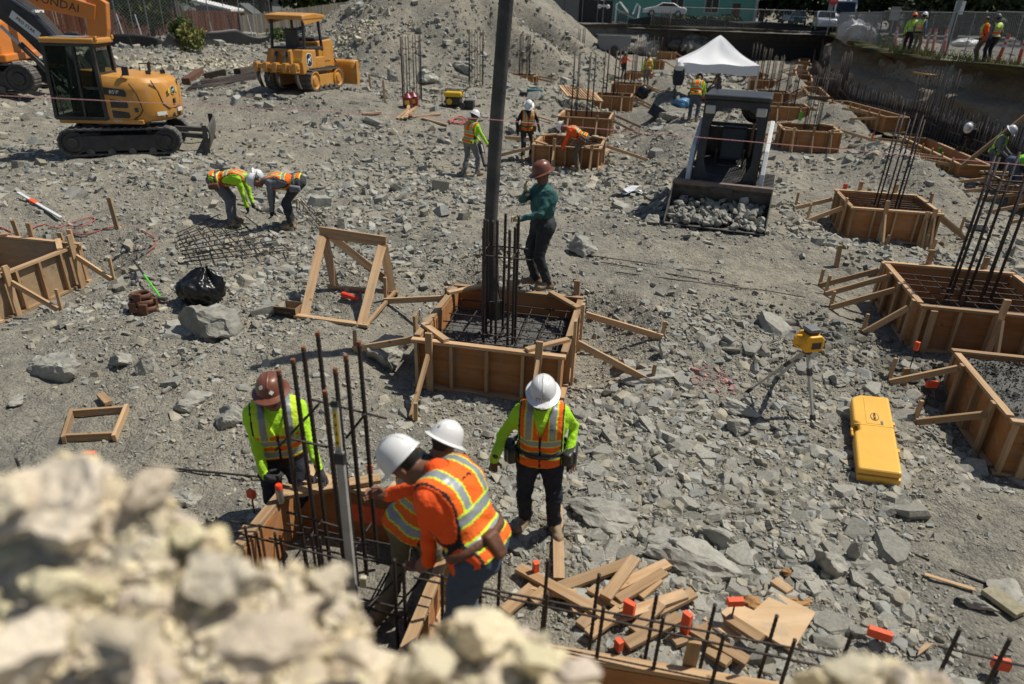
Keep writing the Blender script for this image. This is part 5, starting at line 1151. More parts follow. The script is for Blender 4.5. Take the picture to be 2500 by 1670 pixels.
for (px, py) in ((505, 1268), (528, 1262), (598, 1285), (625, 1298), (670, 1300), (683, 1308), (760, 1305), (780, 1310), (255, 1265), (262, 1300)): tp = gz(px, py, .75); rod('bar', (tp[0], tp[1], .0), tp, .0105, fl, True)
for (a, b) in (((495, 1280), (850, 1370)), ((560, 1272), (900, 1330))): rod('bar', gz(*a, .66), gz(*b, .66), .0085, fl, True)
f3 = thing('rebar_grid', 'two slanting bars with a cross bar at the far left edge', 'rebar grid', gz(60, 1230, 0))
for (px, py) in ((38, 1118), (45, 1180)): tp = gz(px, py, .8); rod('bar', (tp[0]+.12, tp[1]-.1, 0), tp, .012, f3, True)
rod('bar', gz(-60, 1145, .6), gz(130, 1190, .6), .009, f3, True); rb = rod('loose_bar', hit(350, 1142)+Vector((0, 0, .03)), hit(640, 1172)+Vector((0, 0, .04)), .012, None, True); tag(rb, 'loose ribbed bar lying behind the pale foreground stones', 'rebar')
for (a, b, lab) in (((2100, 1302), (2270, 1370), 'long black bar half buried in the bare dirt at the lower right'), ((2320, 1392), (2460, 1448), 'short black bar by the pale plank at the lower right')): tag(rod('loose_bar', hit(*a)+Vector((0, 0, .012)), hit(*b)+Vector((0, 0, .012)), .010, None, True), lab, 'rebar')
for k, (a, b) in enumerate((((1445, 640), (1965, 730)), ((1420, 625), (1760, 672)), ((1500, 668), (1850, 712)))): tag(rod('loose_bar', hit(*a)+Vector((0, 0, .03)), hit(*b)+Vector((0, 0, .03)), .009, None), ('longest', 'uppermost', 'shortest')[k]+' of the thin bars lying right of the middle form', 'rebar', 'bars lying right of the middle form')
# ---- orange-topped marker stakes
def marker(label, px, py, blk=(.05, .10, .09), hgt=.35, bpx=None, yaw=0.0, tiltx=0.0):
    B0 = hit(px, py); t = thing('marker_stake', label, 'marker stake', B0, yaw+rad(20), 'orange marker stakes')
    MB().tube([(0, 0, -.1), (tiltx, 0, hgt)], .008, 6).build('pin', REBAR, t)
    o = MB().box((tiltx, 0, hgt+blk[2]*.3), blk).build('block', ORANGEPAINT, t, bevel=.004); return t
for (lab, px, py, blk, hg, yw_) in (('orange block on a tall pin left of the wet gravel form', 2216, 915, (.05, .06, .13), .42, .3), ('wide orange block on a pin by the lower brace of the wet gravel form', 2256, 995, (.05, .15, .09), .34, 1.2),
    ('tall narrow orange block behind the bending worker', 1306, 1420, (.05, .05, .16), .10, .1), ('orange block above the top plate, left of two', 1530, 1530, (.05, .09, .14), .16, .6), ('tallest orange block among the scrap boards', 1668, 1560, (.05, .07, .2), .12, .4),
    ('small orange block low at the form plate', 1508, 1592, (.05, .06, .1), .05, .2), ('orange block on a thin pin above the plywood offcut', 1780, 1535, (.05, .13, .06), .28, 1.3), ('orange block casting a shadow on bare dirt', 2138, 1575, (.05, .17, .08), .1, .8),
    ('orange block at the lower right corner behind a bar', 2430, 1650, (.05, .12, .09), .1, 1.0), ('orange block beside the brown-hatted worker', 622, 1255, (.05, .08, .08), .22, .8), ('orange block behind the pale foreground stones at the left', 226, 1135, (.05, .12, .08), .1, 1.4),
    ('orange block peeping over the pale stones', 368, 1225, (.05, .06, .06), .1, .5), ('orange block right of the tall column bars', 906, 1190, (.05, .05, .1), .2, .3), ('orange block in front of the form right of the bucket', 2138, 582, (.04, .12, .13), .25, 1.2),
    ('orange block behind the form right of the bucket', 2058, 478, (.04, .1, .2), .15, 1.2), ('red-orange stake on the berm', 2126, 350, (.04, .06, .2), .2, 1.2)):
    marker(lab, px, py, blk, hg, None, yw_)
# ---- scrap timber at the lower right
SB = [((1265, 1402), (1474, 1520), .10, .05), ((1330, 1462), (1540, 1392), .11, .04), ((1474, 1490), (1545, 1404), .10, .11), ((1497, 1455), (1628, 1394), .10, .06), ((1505, 1487), (1618, 1424), .09, .07), ((1470, 1535), (1668, 1478), .10, .04), ((1232, 1505), (1304, 1444), .11, .03), ((1435, 1568), (1510, 1515), .1, .05),
      ((1527, 1588), (1655, 1532), .1, .03), ((1688, 1556), (1820, 1636), .10, .06), ((1768, 1536), (1850, 1598), .10, .10), ((1300, 1480), (1340, 1452), .1, .02), ((1415, 1540), (1452, 1505), .1, .02), ((1722, 1600), (1775, 1640), .09, .03), ((1560, 1470), (1606, 1440), .08, .03), ((1395, 1500), (1560, 1455), .1, .02), ((1440, 1448), (1520, 1500), .09, .02), ((1600, 1505), (1690, 1470), .1, .02), ((1640, 1580), (1740, 1545), .1, .03), ((1290, 1440), (1400, 1470), .1, .02), ((1545, 1555), (1610, 1500), .09, .03), ((1720, 1520), (1800, 1575), .09, .03)]
SBN = ['longest board, slanting down to the right', 'board with its end against the tan stones', 'pale knotty board laid across the others', 'upper right board', 'board beside the upper right one', 'long low board reaching the tall orange block', 'board end nearest the bending worker', 'board at the lower left', 'board just above the plate', 'board right of the upright peg', 'board lying on the plywood edge', 'tiny offcut at the left', 'tiny offcut under the crossing boards', 'offcut by the plate at the right', 'short split board in the middle', 'lowest long board in the middle', 'board lying crossways under the knotty one', 'board just left of the tallest orange block', 'board touching the upright peg', 'board nearest the pointed stake', 'steep board by the left orange block', 'board under the thin pinned block']
for i, (a, b, w, z) in enumerate(SB): rnd_board('scrap_board', a, b, w, .038, z+.03, None, SBN[i]+' of the scrap heap', 'board', (i % 3)*.03, group='scrap boards by the near forms')
rnd_board('pointed_stake', (1364, 1425), (1360, 1246), .10, .04, .05, None, 'pointed timber stake lying apart beside the tan boots', 'stake', 0).data.update()
def sheet4(name, pts, t, m, label, cat, z=.05):
    P = [hit(*p)+Vector((0, 0, z+(.03 if i % 2 else 0))) for i, p in enumerate(pts)]; mb = MB(); mb.add(P+[p+Vector((0, 0, t)) for p in P], [(0, 1, 2, 3), (7, 6, 5, 4), (0, 4, 5, 1), (1, 5, 6, 2), (2, 6, 7, 3), (3, 7, 4, 0)])
    return tag(mb.build(name, m, None), label, cat)
pp = sheet4('plywood_offcut', [(1888, 1458), (1985, 1516), (1930, 1606), (1808, 1536)], .018, PLYP, 'large plywood offcut with a small white sticker', 'plywood')
MB().box(hit(1925, 1537)+Vector((0, 0, .083)), (.07, .05, .003), Matrix.Rotation(.5, 3, 'Z')).build('sticker', DECALW, pp)
sheet4('plywood_offcut', [(1790, 1478), (1838, 1508), (1806, 1545), (1757, 1512)], .018, PLYP, 'small plywood offcut partly under the large one', 'plywood', .03)
sheet4('plywood_scrap', [(2255, 1578), (2274, 1586), (2236, 1610), (2238, 1600)], .012, PLYP, 'small triangular plywood scrap on the dirt at the lower right', 'plywood', .03)
rnd_board('plank', (2405, 1448), (2490, 1510), .16, .045, .05, None, 'weathered grey-green plank at the right edge', 'board', m=woodmat('weathered_plank', (.22, .20, .13), (.30, .27, .19)))
rnd_board('block_offcut', (1885, 1430), (1925, 1458), .1, .04, .06, None, 'short block offcut above the plywood', 'board'); rnd_board('splinter', (2255, 1408), (2378, 1446), .04, .01, .03, None, 'thin pale splinter of wood by the flat stones', 'wood splinter')
PAPERB = mat('brown_wrapping_paper', (.36, .19, .07), .8, var=.2)
def crumple(name, p, r, m, label, cat, s=(1, 1, .6), seed=1, n=60, smooth=False):
    R_ = random.Random(seed); mb = MB(); bm = bmesh.new(); bmesh.ops.create_icosphere(bm, subdivisions=3, radius=1)
    for v in bm.verts:
        k = 1+.35*float(fbm(np.array([v.co.x*2.2+seed]), np.array([v.co.y*2.2+v.co.z*1.7]), seed, 3)[0]); v.co = Vector((v.co.x*s[0], v.co.y*s[1], v.co.z*s[2]))*r*k
    me = bpy.data.meshes.new(name); bm.to_mesh(me); bm.free(); o = link(name, me, m, None, smooth); o.location = Vector(p)+Vector((0, 0, r*s[2]*.7)); return tag(o, label, cat)
crumple('paper_scrap', hit(1838, 1486), .09, PAPERB, 'crumpled brown paper between the plywood offcuts', 'paper', seed=3); crumple('paper_scrap', hit(1925, 1405), .055, PAPERB, 'small crumpled brown paper ball by the rocks', 'paper', seed=5); crumple('paper_scrap', hit(1950, 1470), .07, PAPERB, 'torn brown paper at the corner of the plywood', 'paper', (1.6, .7, .4), seed=8)
tag(MB().lathe([(.0, 0), (.028, 0), (.03, .03), (.024, .03), (.022, .01)], 14, c=hit(1648, 1458)+Vector((0, 0, .02)), R=Matrix.Rotation(.6, 3, 'X')).build('can_cap', RED, None, smooth=40), 'round orange spray can cap lying on the stones', 'cap')
# ---- small rectangular frame and block on the left
sf = thing('timber_frame', 'small rectangular frame of four sawn sticks on the gravel', 'timber frame', hit(235, 1040))
P4 = [hit(*q)+Vector((0, 0, .05)) for q in ((178, 1018), (310, 1008), (284, 1072), (160, 1078))]
for i in range(4):
    a, b = P4[i], P4[(i+1) % 4]; e = (b-a).normalized()*(.05 if i % 2 else -.02); stick('rail', a-e, b+e, .04, .088, sf, LUMY)
rnd_board('block_offcut', (248, 972), (268, 994), .09, .05, .05, None, 'short sawn block beside the small timber frame', 'board')
# ---- trestle
tr = thing('trestle', 'leaning timber trestle with splayed legs left of the middle form', 'trestle', hit(830, 770))
TL, TR = Vector(at(790, 566, 10.35)), Vector(at(935, 590, 10.15))
F1_, F2_ = hit(742, 775), hit(880, 800); F3_, F4_ = hit(818, 706), hit(958, 720)
stick('beam', TL-Vector((.06, 0, 0)), TR+Vector((.05, 0, 0)), .045, .17, tr, LUMX if False else LUMY)
for a, b in ((TL, F1_), (TR, F2_), (TL, F3_), (TR, F4_)): stick('leg', a+(b-a)*.06, b, .13, .042, tr, LUMY, up=(.3, -1, .3))
stick('diagonal', TL+Vector((.05, .06, -.05)), F4_+Vector((.02, .05, .12)), .12, .038, tr, LUMY, up=(0, -1, .3))
stick('sill', F1_+Vector((-.12, -.03, .04)), F2_+Vector((.12, 0, .04)), .088, .04, tr, LUMY); stick('sill', F3_+Vector((-.1, 0, .04)), F4_+Vector((.1, 0, .04)), .088, .04, tr, LUMY); stick('sill', F2_+Vector((.08, 0, .04)), F4_+Vector((.05, 0, .06)), .05, .04, tr, LUMY)
for k, (px, py, lab) in enumerate(((287, 560, 'lone timber stake beyond the left form'), (50, 590, 'timber stake behind the left form near the picture edge'), (160, 612, 'shorter timber stake behind the left form'), (2042, 652, 'thin timber stake left of the right edge form'), (905, 222, 'pale stake right of the bulldozer blade'), (940, 250, 'second pale stake right of the bulldozer blade'), (2205, 945, 'leaning timber stake beside the wet gravel form'))):
    b = hit(px, py); stk = stick('stake', b-Vector((0, 0, .1)), b+Vector((-.03, .0, (.62, .42, .35, .42, .7, .75, .3)[k])), .08, .038, None, LUMY, up=(0, 1, 0)); tag(stk, lab, 'stake')
# ---- laser level on its tripod, its case
lz = thing('laser_level', 'yellow rotary laser level on an aluminium tripod', 'laser level', (3.50, 7.60, h(3.5, 7.6)))
hd_ = Vector(at(1972, 852, 7.40)); LY = mat('laser_yellow_plastic', (.85, .42, .015), .4, var=.05)
feet = [hit(1985, 1030), hit(1822, 958), hit(1985, 1030)+Vector((-.15, .95, .0))]; feet[2].z = h(feet[2].x, feet[2].y)
for f_ in feet:
    d = f_-hd_; stick('leg', hd_+d*.04, hd_+d*.62, .042, .034, lz, ALU); stick('lower_leg', hd_+d*.5, f_-d*.06, .032, .026, lz, ALU); stick('leg_clamp', hd_+d*.26, hd_+d*.36, .05, .045, lz, BLACKP); stick('foot', f_-d*.1, f_, .05, .045, lz, BLACKP)
MB().lathe([(.055, -.05), (.06, 0)], 12, c=hd_).build('tripod_head', BLACKP, lz, world=True)
LS = rotz(.25)*1.35
lb = MB().prism([(-.085, 0), (.075, 0), (.095, .05), (.08, .13), (.05, .15), (-.06, .15), (-.095, .10)], -.085, .085, 'y'); lb.v = [tuple(hd_+LS @ Vector(v)+Vector((0, 0, .01))) for v in lb.v]; lbo = lb.build('housing', LY, lz, bevel=.015, world=True)
MB().box(hd_+LS @ Vector((-.005, 0, .165)), (.09, .10, .04), LS).build('rotor_guard', BLACKP, lz, bevel=.008, world=True); MB().box(hd_+LS @ Vector((-.005, 0, .20)), (.11, .12, .03), LS).build('rotor_cap', mat('grey_plastic', (.16, .17, .18), .5), lz, bevel=.01, world=True)
MB().tube([hd_+LS @ Vector(q) for q in ((-.09, 0, .14), (-.15, 0, .15), (-.16, 0, .07), (-.10, 0, .03))], .016, 8).build('handle', LY, lz, smooth=True, world=True); MB().box(hd_+LS @ Vector((.01, -.088, .07)), (.09, .008, .06), LS).build('panel', MBLK, lz, world=True)
cc = hit(2128, 1085); cs = thing('tool_case', 'long yellow plastic tool case lying on the stones', 'tool case', cc+Vector((0, 0, .02)), 0)
a_ = hit(2112, 985); b_ = hit(2140, 1165); ax_ = (a_-b_); L2_ = ax_.length*1.03; cs.rotation_euler = (rad(4), rad(-6), math.atan2(ax_.y, ax_.x)-math.pi/2)
W2 = .215; L2_ *= .9; CY = mat('case_yellow_plastic', (.84, .47, .07), .38, var=.06, vscale=4, dust=.08)
out = [(-W2, -L2_/2), (W2, -L2_/2), (W2, L2_/2), (-W2*.55, L2_/2), (-W2, L2_/2-.10), (-W2, .16), (-W2+.05, .12), (-W2+.05, -.02), (-W2, -.06)]
MB().prism(out, .0, .095, 'z').build('base_shell', CY, cs, bevel=.022, seg=3); MB().prism([(x*.985, y*.99) for x, y in out], .100, .185, 'z').build('lid', CY, cs, bevel=.03, seg=3)
MB().tube([(-W2+.05, .14, .09), (-W2-.005, .12, .09), (-W2-.005, -.02, .09), (-W2+.05, -.05, .09)], .016, 8).build('handle', CY, cs, smooth=True)
for y in (.25, -.28): MB().bx(W2-.005, W2+.022, y-.03, y+.03, .06, .14).build('hinge', CY, cs, bevel=.006)
MB().bx(-W2*.35, W2*.45, .12, L2_/2-.08, .184, .189).build('lid_panel', CY, cs, bevel=.004); MB().bx(-W2*.95, W2*.98, .085, .095, .183, .188).build('lid_rib', CY, cs)
lg = MB().lathe([(.001, .0), (.045, 0), (.045, .003)], 24, c=(.02, .27, .1885), sy=1.9).build('logo_plate', mat('logo_grey', (.07, .08, .10), .5), cs); MB().lathe([(.001, .003), (.038, .003), (.038, .005)], 24, c=(.02, .27, .1885), sy=1.9).build('logo_field', CY, cs); text('SPECTRA', .034, cs, (.02, .27, .196), (0, 1, 0), (-1, 0, 0), MBLK)
MB().bx(.075, .10, .12, .19, .184, .190).build('label', mat('label_grey', (.12, .13, .14), .5), cs)
CLEAR = mat('clear_bottle_plastic', (.7, .74, .75), .1, trans=.85)
def bottle(label, p, rot): 
    t = thing('water_bottle', label, 'bottle', p, 0); t.rotation_euler = rot; MB().lathe([(.03, 0), (.033, .01), (.033, .05), (.031, .055), (.033, .06), (.033, .14), (.012, .185), (.012, .2)], 14).build('bottle', CLEAR, t, smooth=40); MB().lathe([(.014, .195), (.014, .215)], 12).build('cap', DECALW, t)
bottle('empty clear bottle lying among the stones above the yellow case', hit(2205, 985)+Vector((0, 0, .04)), (1.5, 0, .7)); bottle('clear bottle standing on the left plate of the middle form', Vector(fc('F0', -1.02, -.55, .70)), (0, 0, 0))
# ---- bag on a boulder, tool belt, sledgehammer
BAGM = mat('black_bin_liner', (.008, .008, .009), .30, spec=.5, bump=.5, bscale=9); bgp = hit(505, 765)
def bag(label, base, r, hgt, seed, lean=(0, 0)):
    bm = bmesh.new(); bmesh.ops.create_icosphere(bm, subdivisions=5, radius=1)
    for v in bm.verts:
        c = v.co.copy(); a = math.atan2(c.y, c.x); z = c.z
        pin = 1-.72*max(0, (z-.15)/.85)**1.3
        n = float(fbm(np.array([a*1.6+seed]), np.array([z*1.3+seed]), seed, 3)[0]); rg = abs(float(vnoise(np.array([c.x*3.1+z*2+seed]), np.array([c.y*3.1-z*1.4]), seed+5)[0]))+.6*abs(float(vnoise(np.array([c.x*6.5+seed]), np.array([c.y*6.5+z*6]), seed+9)[0]))
        k = pin*(1+.12*n-.17*rg+.05)
        v.co = Vector((c.x*r*1.15*k+lean[0]*max(0, z)**2, c.y*r*k+lean[1]*max(0, z)**2, (z*.5+.46)*hgt*(1+.10*n-.06*rg)))
    me = bpy.data.meshes.new('bin_bag'); bm.to_mesh(me); bm.free(); o = link('bin_bag', me, BAGM, None, True); o.location = base; return tag(o, label, 'bag')
bag('black bin liner slumped on top of the boulder at the left', Vector(at(500, 742, 9.75)), .33, .66, 4, (.12, 0))
tb = thing('tool_belt', 'brown leather tool belt heaped on the ground by the green-handled hammer', 'tool belt', hit(352, 758))
for z, rx_, ry_ in ((0, .20, .15), (.10, .17, .13), (.19, .13, .11)):
    mb = MB(); n = 28; mb.add([(math.cos(2*math.pi*i/n)*rx_*(1+.05*math.sin(i)), math.sin(2*math.pi*i/n)*ry_, z+dz) for i in range(n) for dz in (0, .10)], [(2*i, 2*i+1, (2*i+3) % (2*n), (2*i+2) % (2*n)) for i in range(n)]); mb.build('belt_loop', LEATHER, tb, smooth=True, solid=.012)
for x, y, z in ((-.08, -.13, .02), (.08, -.14, .0), (0, -.10, .15), (.16, .02, .05)): MB().prism([(-.06, .16), (-.05, 0), (.05, 0), (.06, .16)], -.03, .03, 'y').build('pouch', LEATHER, tb, bevel=.012).location = (x, y, z)
hm_ = thing('sledgehammer', 'sledgehammer with a black and bright green handle', 'hammer', hit(398, 745))
h0 = hit(396, 738)+Vector((0, 0, .06)); h1 = Vector(at(326, 636, 10.9)); MB().tube([h0, h0+(h1-h0)*.62], .017, 8).build('green_handle', mat('green_fibreglass', (.10, .62, .03), .4), hm_, world=True); MB().tube([h0+(h1-h0)*.6, h1], .018, 8).build('grip', BLACKP, hm_, world=True); MB().tube([h0+Vector((-.09, .02, 0)), h0+Vector((.09, -.02, 0))], .035, 8).build('head', SCUFF, hm_, world=True)
lv2 = thing('spirit_level', 'aluminium level with an orange centre lying on the rubble at the left', 'level', hit(100, 510)); a, b = hit(48, 484)+Vector((0, 0, .12)), hit(152, 541)+Vector((0, 0, .08))
stick('beam', a, b, .06, .03, lv2, MWHITE); stick('centre', a+(b-a)*.28, a+(b-a)*.44, .085, .04, lv2, ORANGEPAINT)
# bar mat on the ground by the two bending workers
bm_ = thing('rebar_mat', 'flat mat of crossed bars on the ground in front of the bending workers', 'rebar mat', hit(560, 620))
def lerp2(a, b, t): return (a[0]+(b[0]-a[0])*t, a[1]+(b[1]-a[1])*t)
for k in range(9): rod('bar', hit(*lerp2((432, 584), (452, 655), k/8))+Vector((0, 0, .11)), hit(*lerp2((540, 536), (722, 622), k/8))+Vector((0, 0, .11)), .011, bm_)
for k in range(8): rod('bar', hit(*lerp2((436, 585), (600, 542), k/7))+Vector((0, 0, .13)), hit(*lerp2((470, 653), (712, 630), k/7))+Vector((0, 0, .13)), .011, bm_)
for k in range(3): tag(rod('loose_bar', hit(727+7*k, 497)+Vector((0, 0, .1)), hit(780+10*k, 562)+Vector((0, 0, .1)), .010, None), ('left', 'middle', 'right')[k]+' bar of three behind the grey-sleeved worker', 'rebar', 'bars behind the grey-sleeved worker')
# cardboard box
CARD = mat('cardboard', (.33, .21, .12), .85, var=.12); cb_ = thing('cardboard_box', 'open low cardboard box with dark print beside the trestle foot', 'cardboard box', hit(708, 768)+Vector((0, 0, .0)), rad(-14))
for a in ((-.18, .18, -.125, -.119, 0, .17), (-.18, .18, .119, .125, 0, .17), (-.18, -.174, -.118, .118, 0, .17), (.174, .18, -.118, .118, 0, .17), (-.174, .174, -.118, .118, 0, .006)): MB().bx(*a).build('wall', CARD, cb_)
MB().add([(-.17, -.125, .17), (.10, -.125, .17), (.12, -.22, .22), (-.16, -.21, .20)], [(0, 1, 2, 3)]).build('flap', CARD, cb_, solid=.005); MB().bx(-.179, .179, -.1275, -.1255, .01, .15).build('print', mat('dark_box_print', (.045, .03, .022), .7), cb_)
text('AUTHENTIC', .042, cb_, (0, -.1285, .085), (1, 0, 0), (0, 0, 1), CARD)
og = MB().tube([hit(838, 729)+Vector((0, 0, .07)), hit(874, 738)+Vector((0, 0, .06))], [.05, .03], 8).build('orange_grip', RED, None, smooth=40); tag(og, 'orange tool grip lying under the trestle', 'tool')
# papers
pg = thing('drawing_sheets', 'loose white drawing sheets lying left of the loader bucket', 'paper', hit(1545, 474))
PAPW = mat('white_paper', (.72, .73, .76), .8)
for k, (dx, dy, a, cu) in enumerate(((0, 0, .2, .10), (.22, -.06, -.3, .06), (-.12, .05, .5, .14))):
    mb = MB(); mb.grid(lambda u, v: Vector((dx, dy, .04+.015*k))+rotz(a) @ Vector(((u-.5)*.62, (v-.5)*.36, cu*math.sin(u*3.1+k)**2*(1-v*.5))), 10, 4).build('sheet', PAPW, pg, smooth=True, solid=.003)
# hoses / cords
def cord(label, pts, r, m, cat='cord', z=.03):
    P = [hit(*p)+Vector((0, 0, z)) for p in pts]; cu = []
    for i in range(len(P)-1):
        p0, p1_, p2_, p3_ = P[max(i-1, 0)], P[i], P[i+1], P[min(i+2, len(P)-1)]
        for k in range(6):
            t = k/6; cu.append(.5*((2*p1_)+(-p0+p2_)*t+(2*p0-5*p1_+4*p2_-p3_)*t*t+(-p0+3*p1_-3*p2_+p3_)*t**3))
    return tag(MB().tube(cu+[P[-1]], r, 6).build('cord', m, None, smooth=True), label, cat)
REDC = mat('dusty_red_cord', (.40, .10, .08), .7, var=.2)
cord('dusty red cord looping on the ground behind the left form', [(75, 575), (82, 560), (110, 552), (140, 560), (172, 548), (215, 535), (232, 540), (200, 556), (172, 556), (180, 572), (215, 575), (262, 560), (300, 552)], .012, REDC)
cord('red cord trailing to a yellow plug above the bag', [(335, 560), (355, 570), (378, 585), (380, 600), (370, 612), (358, 622)], .012, REDC)
cord('red cord at the far left edge', [(-10, 555), (12, 562), (30, 572), (10, 578), (-5, 570)], .014, REDC)
cord('tangled red cord left of the drill worker', [(1100, 300), (1115, 292), (1132, 300), (1110, 304), (1095, 298), (1125, 306), (1140, 298), (1120, 288), (1098, 305)], .03, REDC, z=.06)
# breaker drill
dr1 = thing('breaker_drill', 'grey breaker drill held by the worker left of the pipe', 'drill', hit(1185, 430)); a, b = Vector(at(1172, 352, 20.3)), hit(1188, 418); MB().tube([a, a+(b-a)*.35], .09, 10).build('motor', BLACKP, dr1, world=True, smooth=40); MB().tube([a+(b-a)*.3, a+(b-a)*.8], .07, 10).build('barrel', SCUFF, dr1, world=True, smooth=40); MB().tube([a+(b-a)*.75, b], .025, 6).build('bit', REBAR, dr1, world=True)
# ---- middle distance
YP = mat('generator_yellow', (.72, .45, .02), .4); gn = thing('generator', 'yellow and black portable generator on wheels', 'generator', hit(1108, 262), rad(-8))
MB().bx(-.36, .36, -.28, .28, .42, .62).build('tank', YP, gn, bevel=.06); MB().bx(-.3, .3, -.24, .24, .1, .42).build('engine', BLACKP, gn, bevel=.04); MB().lathe([(.12, 0), (.12, .05)], 14, c=(-.12, -.26, .25), R=Matrix.Rotation(math.pi/2, 3, 'X')).build('recoil_cover', YP, gn)
fr_ = MB()
for s_ in (-1, 1): fr_.tube([(-.42, s_*.3, .05), (-.42, s_*.3, .68), (.42, s_*.3, .68), (.42, s_*.3, .05), (-.42, s_*.3, .05)], .02, 6)
fr_.tube([(.42, -.3, .6), (.6, -.3, .8), (.6, .3, .8), (.42, .3, .6)], .02, 6); fr_.build('frame', BLACKP, gn); MB().lathe([(.12, -.04), (.12, .04)], 14, c=(.42, -.34, .12), R=Matrix.Rotation(math.pi/2, 3, 'X')).build('wheel', BLACKP, gn); MB().bx(.45, .85, -.2, .2, .0, .3).build('muffler_box', BLACKP, gn)
MAR = mat('maroon_can', (.20, .02, .03), .4)
for px, lab in ((996, 'left one of two maroon fuel cans'), (1010, 'right one of two maroon fuel cans')):
    t = thing('fuel_can', lab+' by the lone bar cage', 'fuel can', hit(px, 261+(2 if px < 1000 else -1))); MB().lathe([(.17, 0), (.18, .02), (.18, .36), (.10, .44), (.05, .5)], 16).build('can', MAR, t, smooth=40); MB().box((0, -.18, .2), (.16, .02, .14)).build('label', DECALY, t); MB().tube([(-.1, 0, .42), (0, 0, .58), (.1, 0, .42)], .02, 6).build('handle', MAR, t)
for k, (a, b) in enumerate((((970, 293), (1000, 268)), ((980, 295), (1012, 270)), ((992, 296), (998, 266)), ((1003, 292), (1022, 262)), ((1005, 288), (1075, 281)), ((1030, 291), (1092, 308)), ((885, 281), (930, 277)))): rnd_board('scrap_board', a, b, .10, .05, .05+.03*k if k < 4 else .04, None, ('leftmost board', 'second board', 'steepest board', 'topmost board', 'long flat board pointing right', 'separate board to the right', 'far left board')[k]+' before the red fuel cans', 'board', group='boards before the fuel cans')
TEALP = mat('teal_tool_case', (.02, .16, .17), .5, dust=.2); tc_ = thing('tool_case', 'teal power tool case lying open behind the pipe', 'tool case', hit(1300, 236), rad(-10)); MB().bx(-.4, .4, -.25, .25, .0, .16).build('base_shell', TEALP, tc_, bevel=.03); MB().bx(-.28, .4, .0, .28, .17, .32).build('lid', TEALP, tc_, bevel=.03); MB().bx(-.55, -.2, -.3, 0, .0, .2).build('tray', BLACKP, tc_, bevel=.02)
# leaning slatted panel
sp = thing('slatted_panel', 'timber panel with many parallel slats leaning behind the near forms', 'timber panel', hit(1390, 245)); PA, PB, PC = Vector(at(1366, 210, 33.5)), Vector(at(1444, 222, 33.0)), Vector(at(1388, 236, 31.6)); PD = PB+(PC-PA)
for a, b in ((PA, PB), (PC, PD), (PA, PC), (PB, PD)): stick('rail', a, b, .1, .08, sp, LUMY)
for k in range(1, 11): stick('slat', PA+(PB-PA)*k/11, PC+(PD-PC)*k/11, .05, .08, sp, LUMY)
stick('prop', Vector(at(1406, 212, 33)), hit(1392, 243), .08, .05, sp, LUMY); m4 = [v+Vector((0, .02, -.05)) for v in (PA, PB, PD, PC)]; MB().add(m4, [(0, 1, 2, 3)]).build('backing', PLY, sp, solid=.02)
crumple('bin_bag', hit(1567, 237), .42, BAGM, 'black bag slumped beside the distant forms', 'bag', (1, .8, .7), 7, smooth=True)
bq = thing('black_crate', 'black open cube crate tipped on its corner on the rubble', 'crate', hit(1596, 296)+Vector((0, 0, .15)), .6); MB().bx(-.25, .25, -.25, .25, 0, .45).build('shell', BLACKP, bq, bevel=.02); MB().bx(-.12, .12, -.256, -.25, .1, .34).build('label', mat('pale_label', (.4, .4, .39), .6), bq); bq.rotation_euler = (.35, .4, .8)
tag(rnd_board('loose_plank', (1398, 418), (1488, 380), .16, .045, .1, lift=.12), 'loose plank lying right of the form being built', 'board')
for (a, b, lab) in (((1232, 362), (1358, 372), 'long board laid on edge in front of the form being built'), ((1275, 378), (1278, 398), 'upright peg holding the long board'), ((1310, 290), (1352, 303), 'plank leaning behind the black-shirted worker')): rnd_board('loose_board', a, b, .12, .05, .35 if 'long' in lab else .1, None, lab, 'board', .0, up=(0, 1, 0) if 'long' in lab else (0, 0, 1))
# tent and what stands by it
TENTW = mat('white_tent_fabric', (.80, .81, .83), .7, var=.03, vscale=3, bump=.15, bscale=6)
D_ = 35.5; tl = Vector(at(1657, 147, D_)); e1 = rotz(GYAW) @ Vector((1, 0, 0)); e2 = rotz(GYAW) @ Vector((0, 1, 0)); wd = 3.75; dpt = 3.2; c0 = tl.copy(); c0.z -= .12; cn = [c0, c0+e1*wd, c0+e1*wd+e2*dpt, c0+e2*dpt]; ctr = (cn[0]+cn[2])/2
tn = thing('canopy_tent', 'white pop-up canopy tent with a peaked roof', 'tent', (ctr.x, ctr.y, h(ctr.x, ctr.y))); pk = ctr+Vector((0, 0, 1.25))
for i in range(4):
    a, b = cn[i], cn[(i+1) % 4]; mb = MB()
    def fn(u, v, a=a, b=b):
        e = a+(b-a)*u; sag = -.16*math.sin(math.pi*min(v*1.15, 1))*(1-abs(u-.5)*1.0)-.10*math.sin(math.pi*u)*(1-v)*0; return e+(pk-e)*v*(.985)+Vector((0, 0, sag+.03*math.sin(u*14+v*6)*(1-v)))
    mb.grid(fn, 16, 12).build('roof_panel', TENTW, tn, smooth=True, world=True)
    mb = MB(); mb.grid(lambda u, v, a=a, b=b: a+(b-a)*u+Vector((0, 0, -.42*v+.03*math.sin(u*14)*(1-v)-.04*math.sin(u*math.pi*3)*v)), 16, 3).build('valance', TENTW, tn, smooth=True, world=True)
    g_ = h(a.x, a.y); MB().bar(a, (a.x, a.y, g_-.05), .05, .05, up=(1, 0, 0)).build('leg', MWHITE if i else MBLK, tn, world=True)
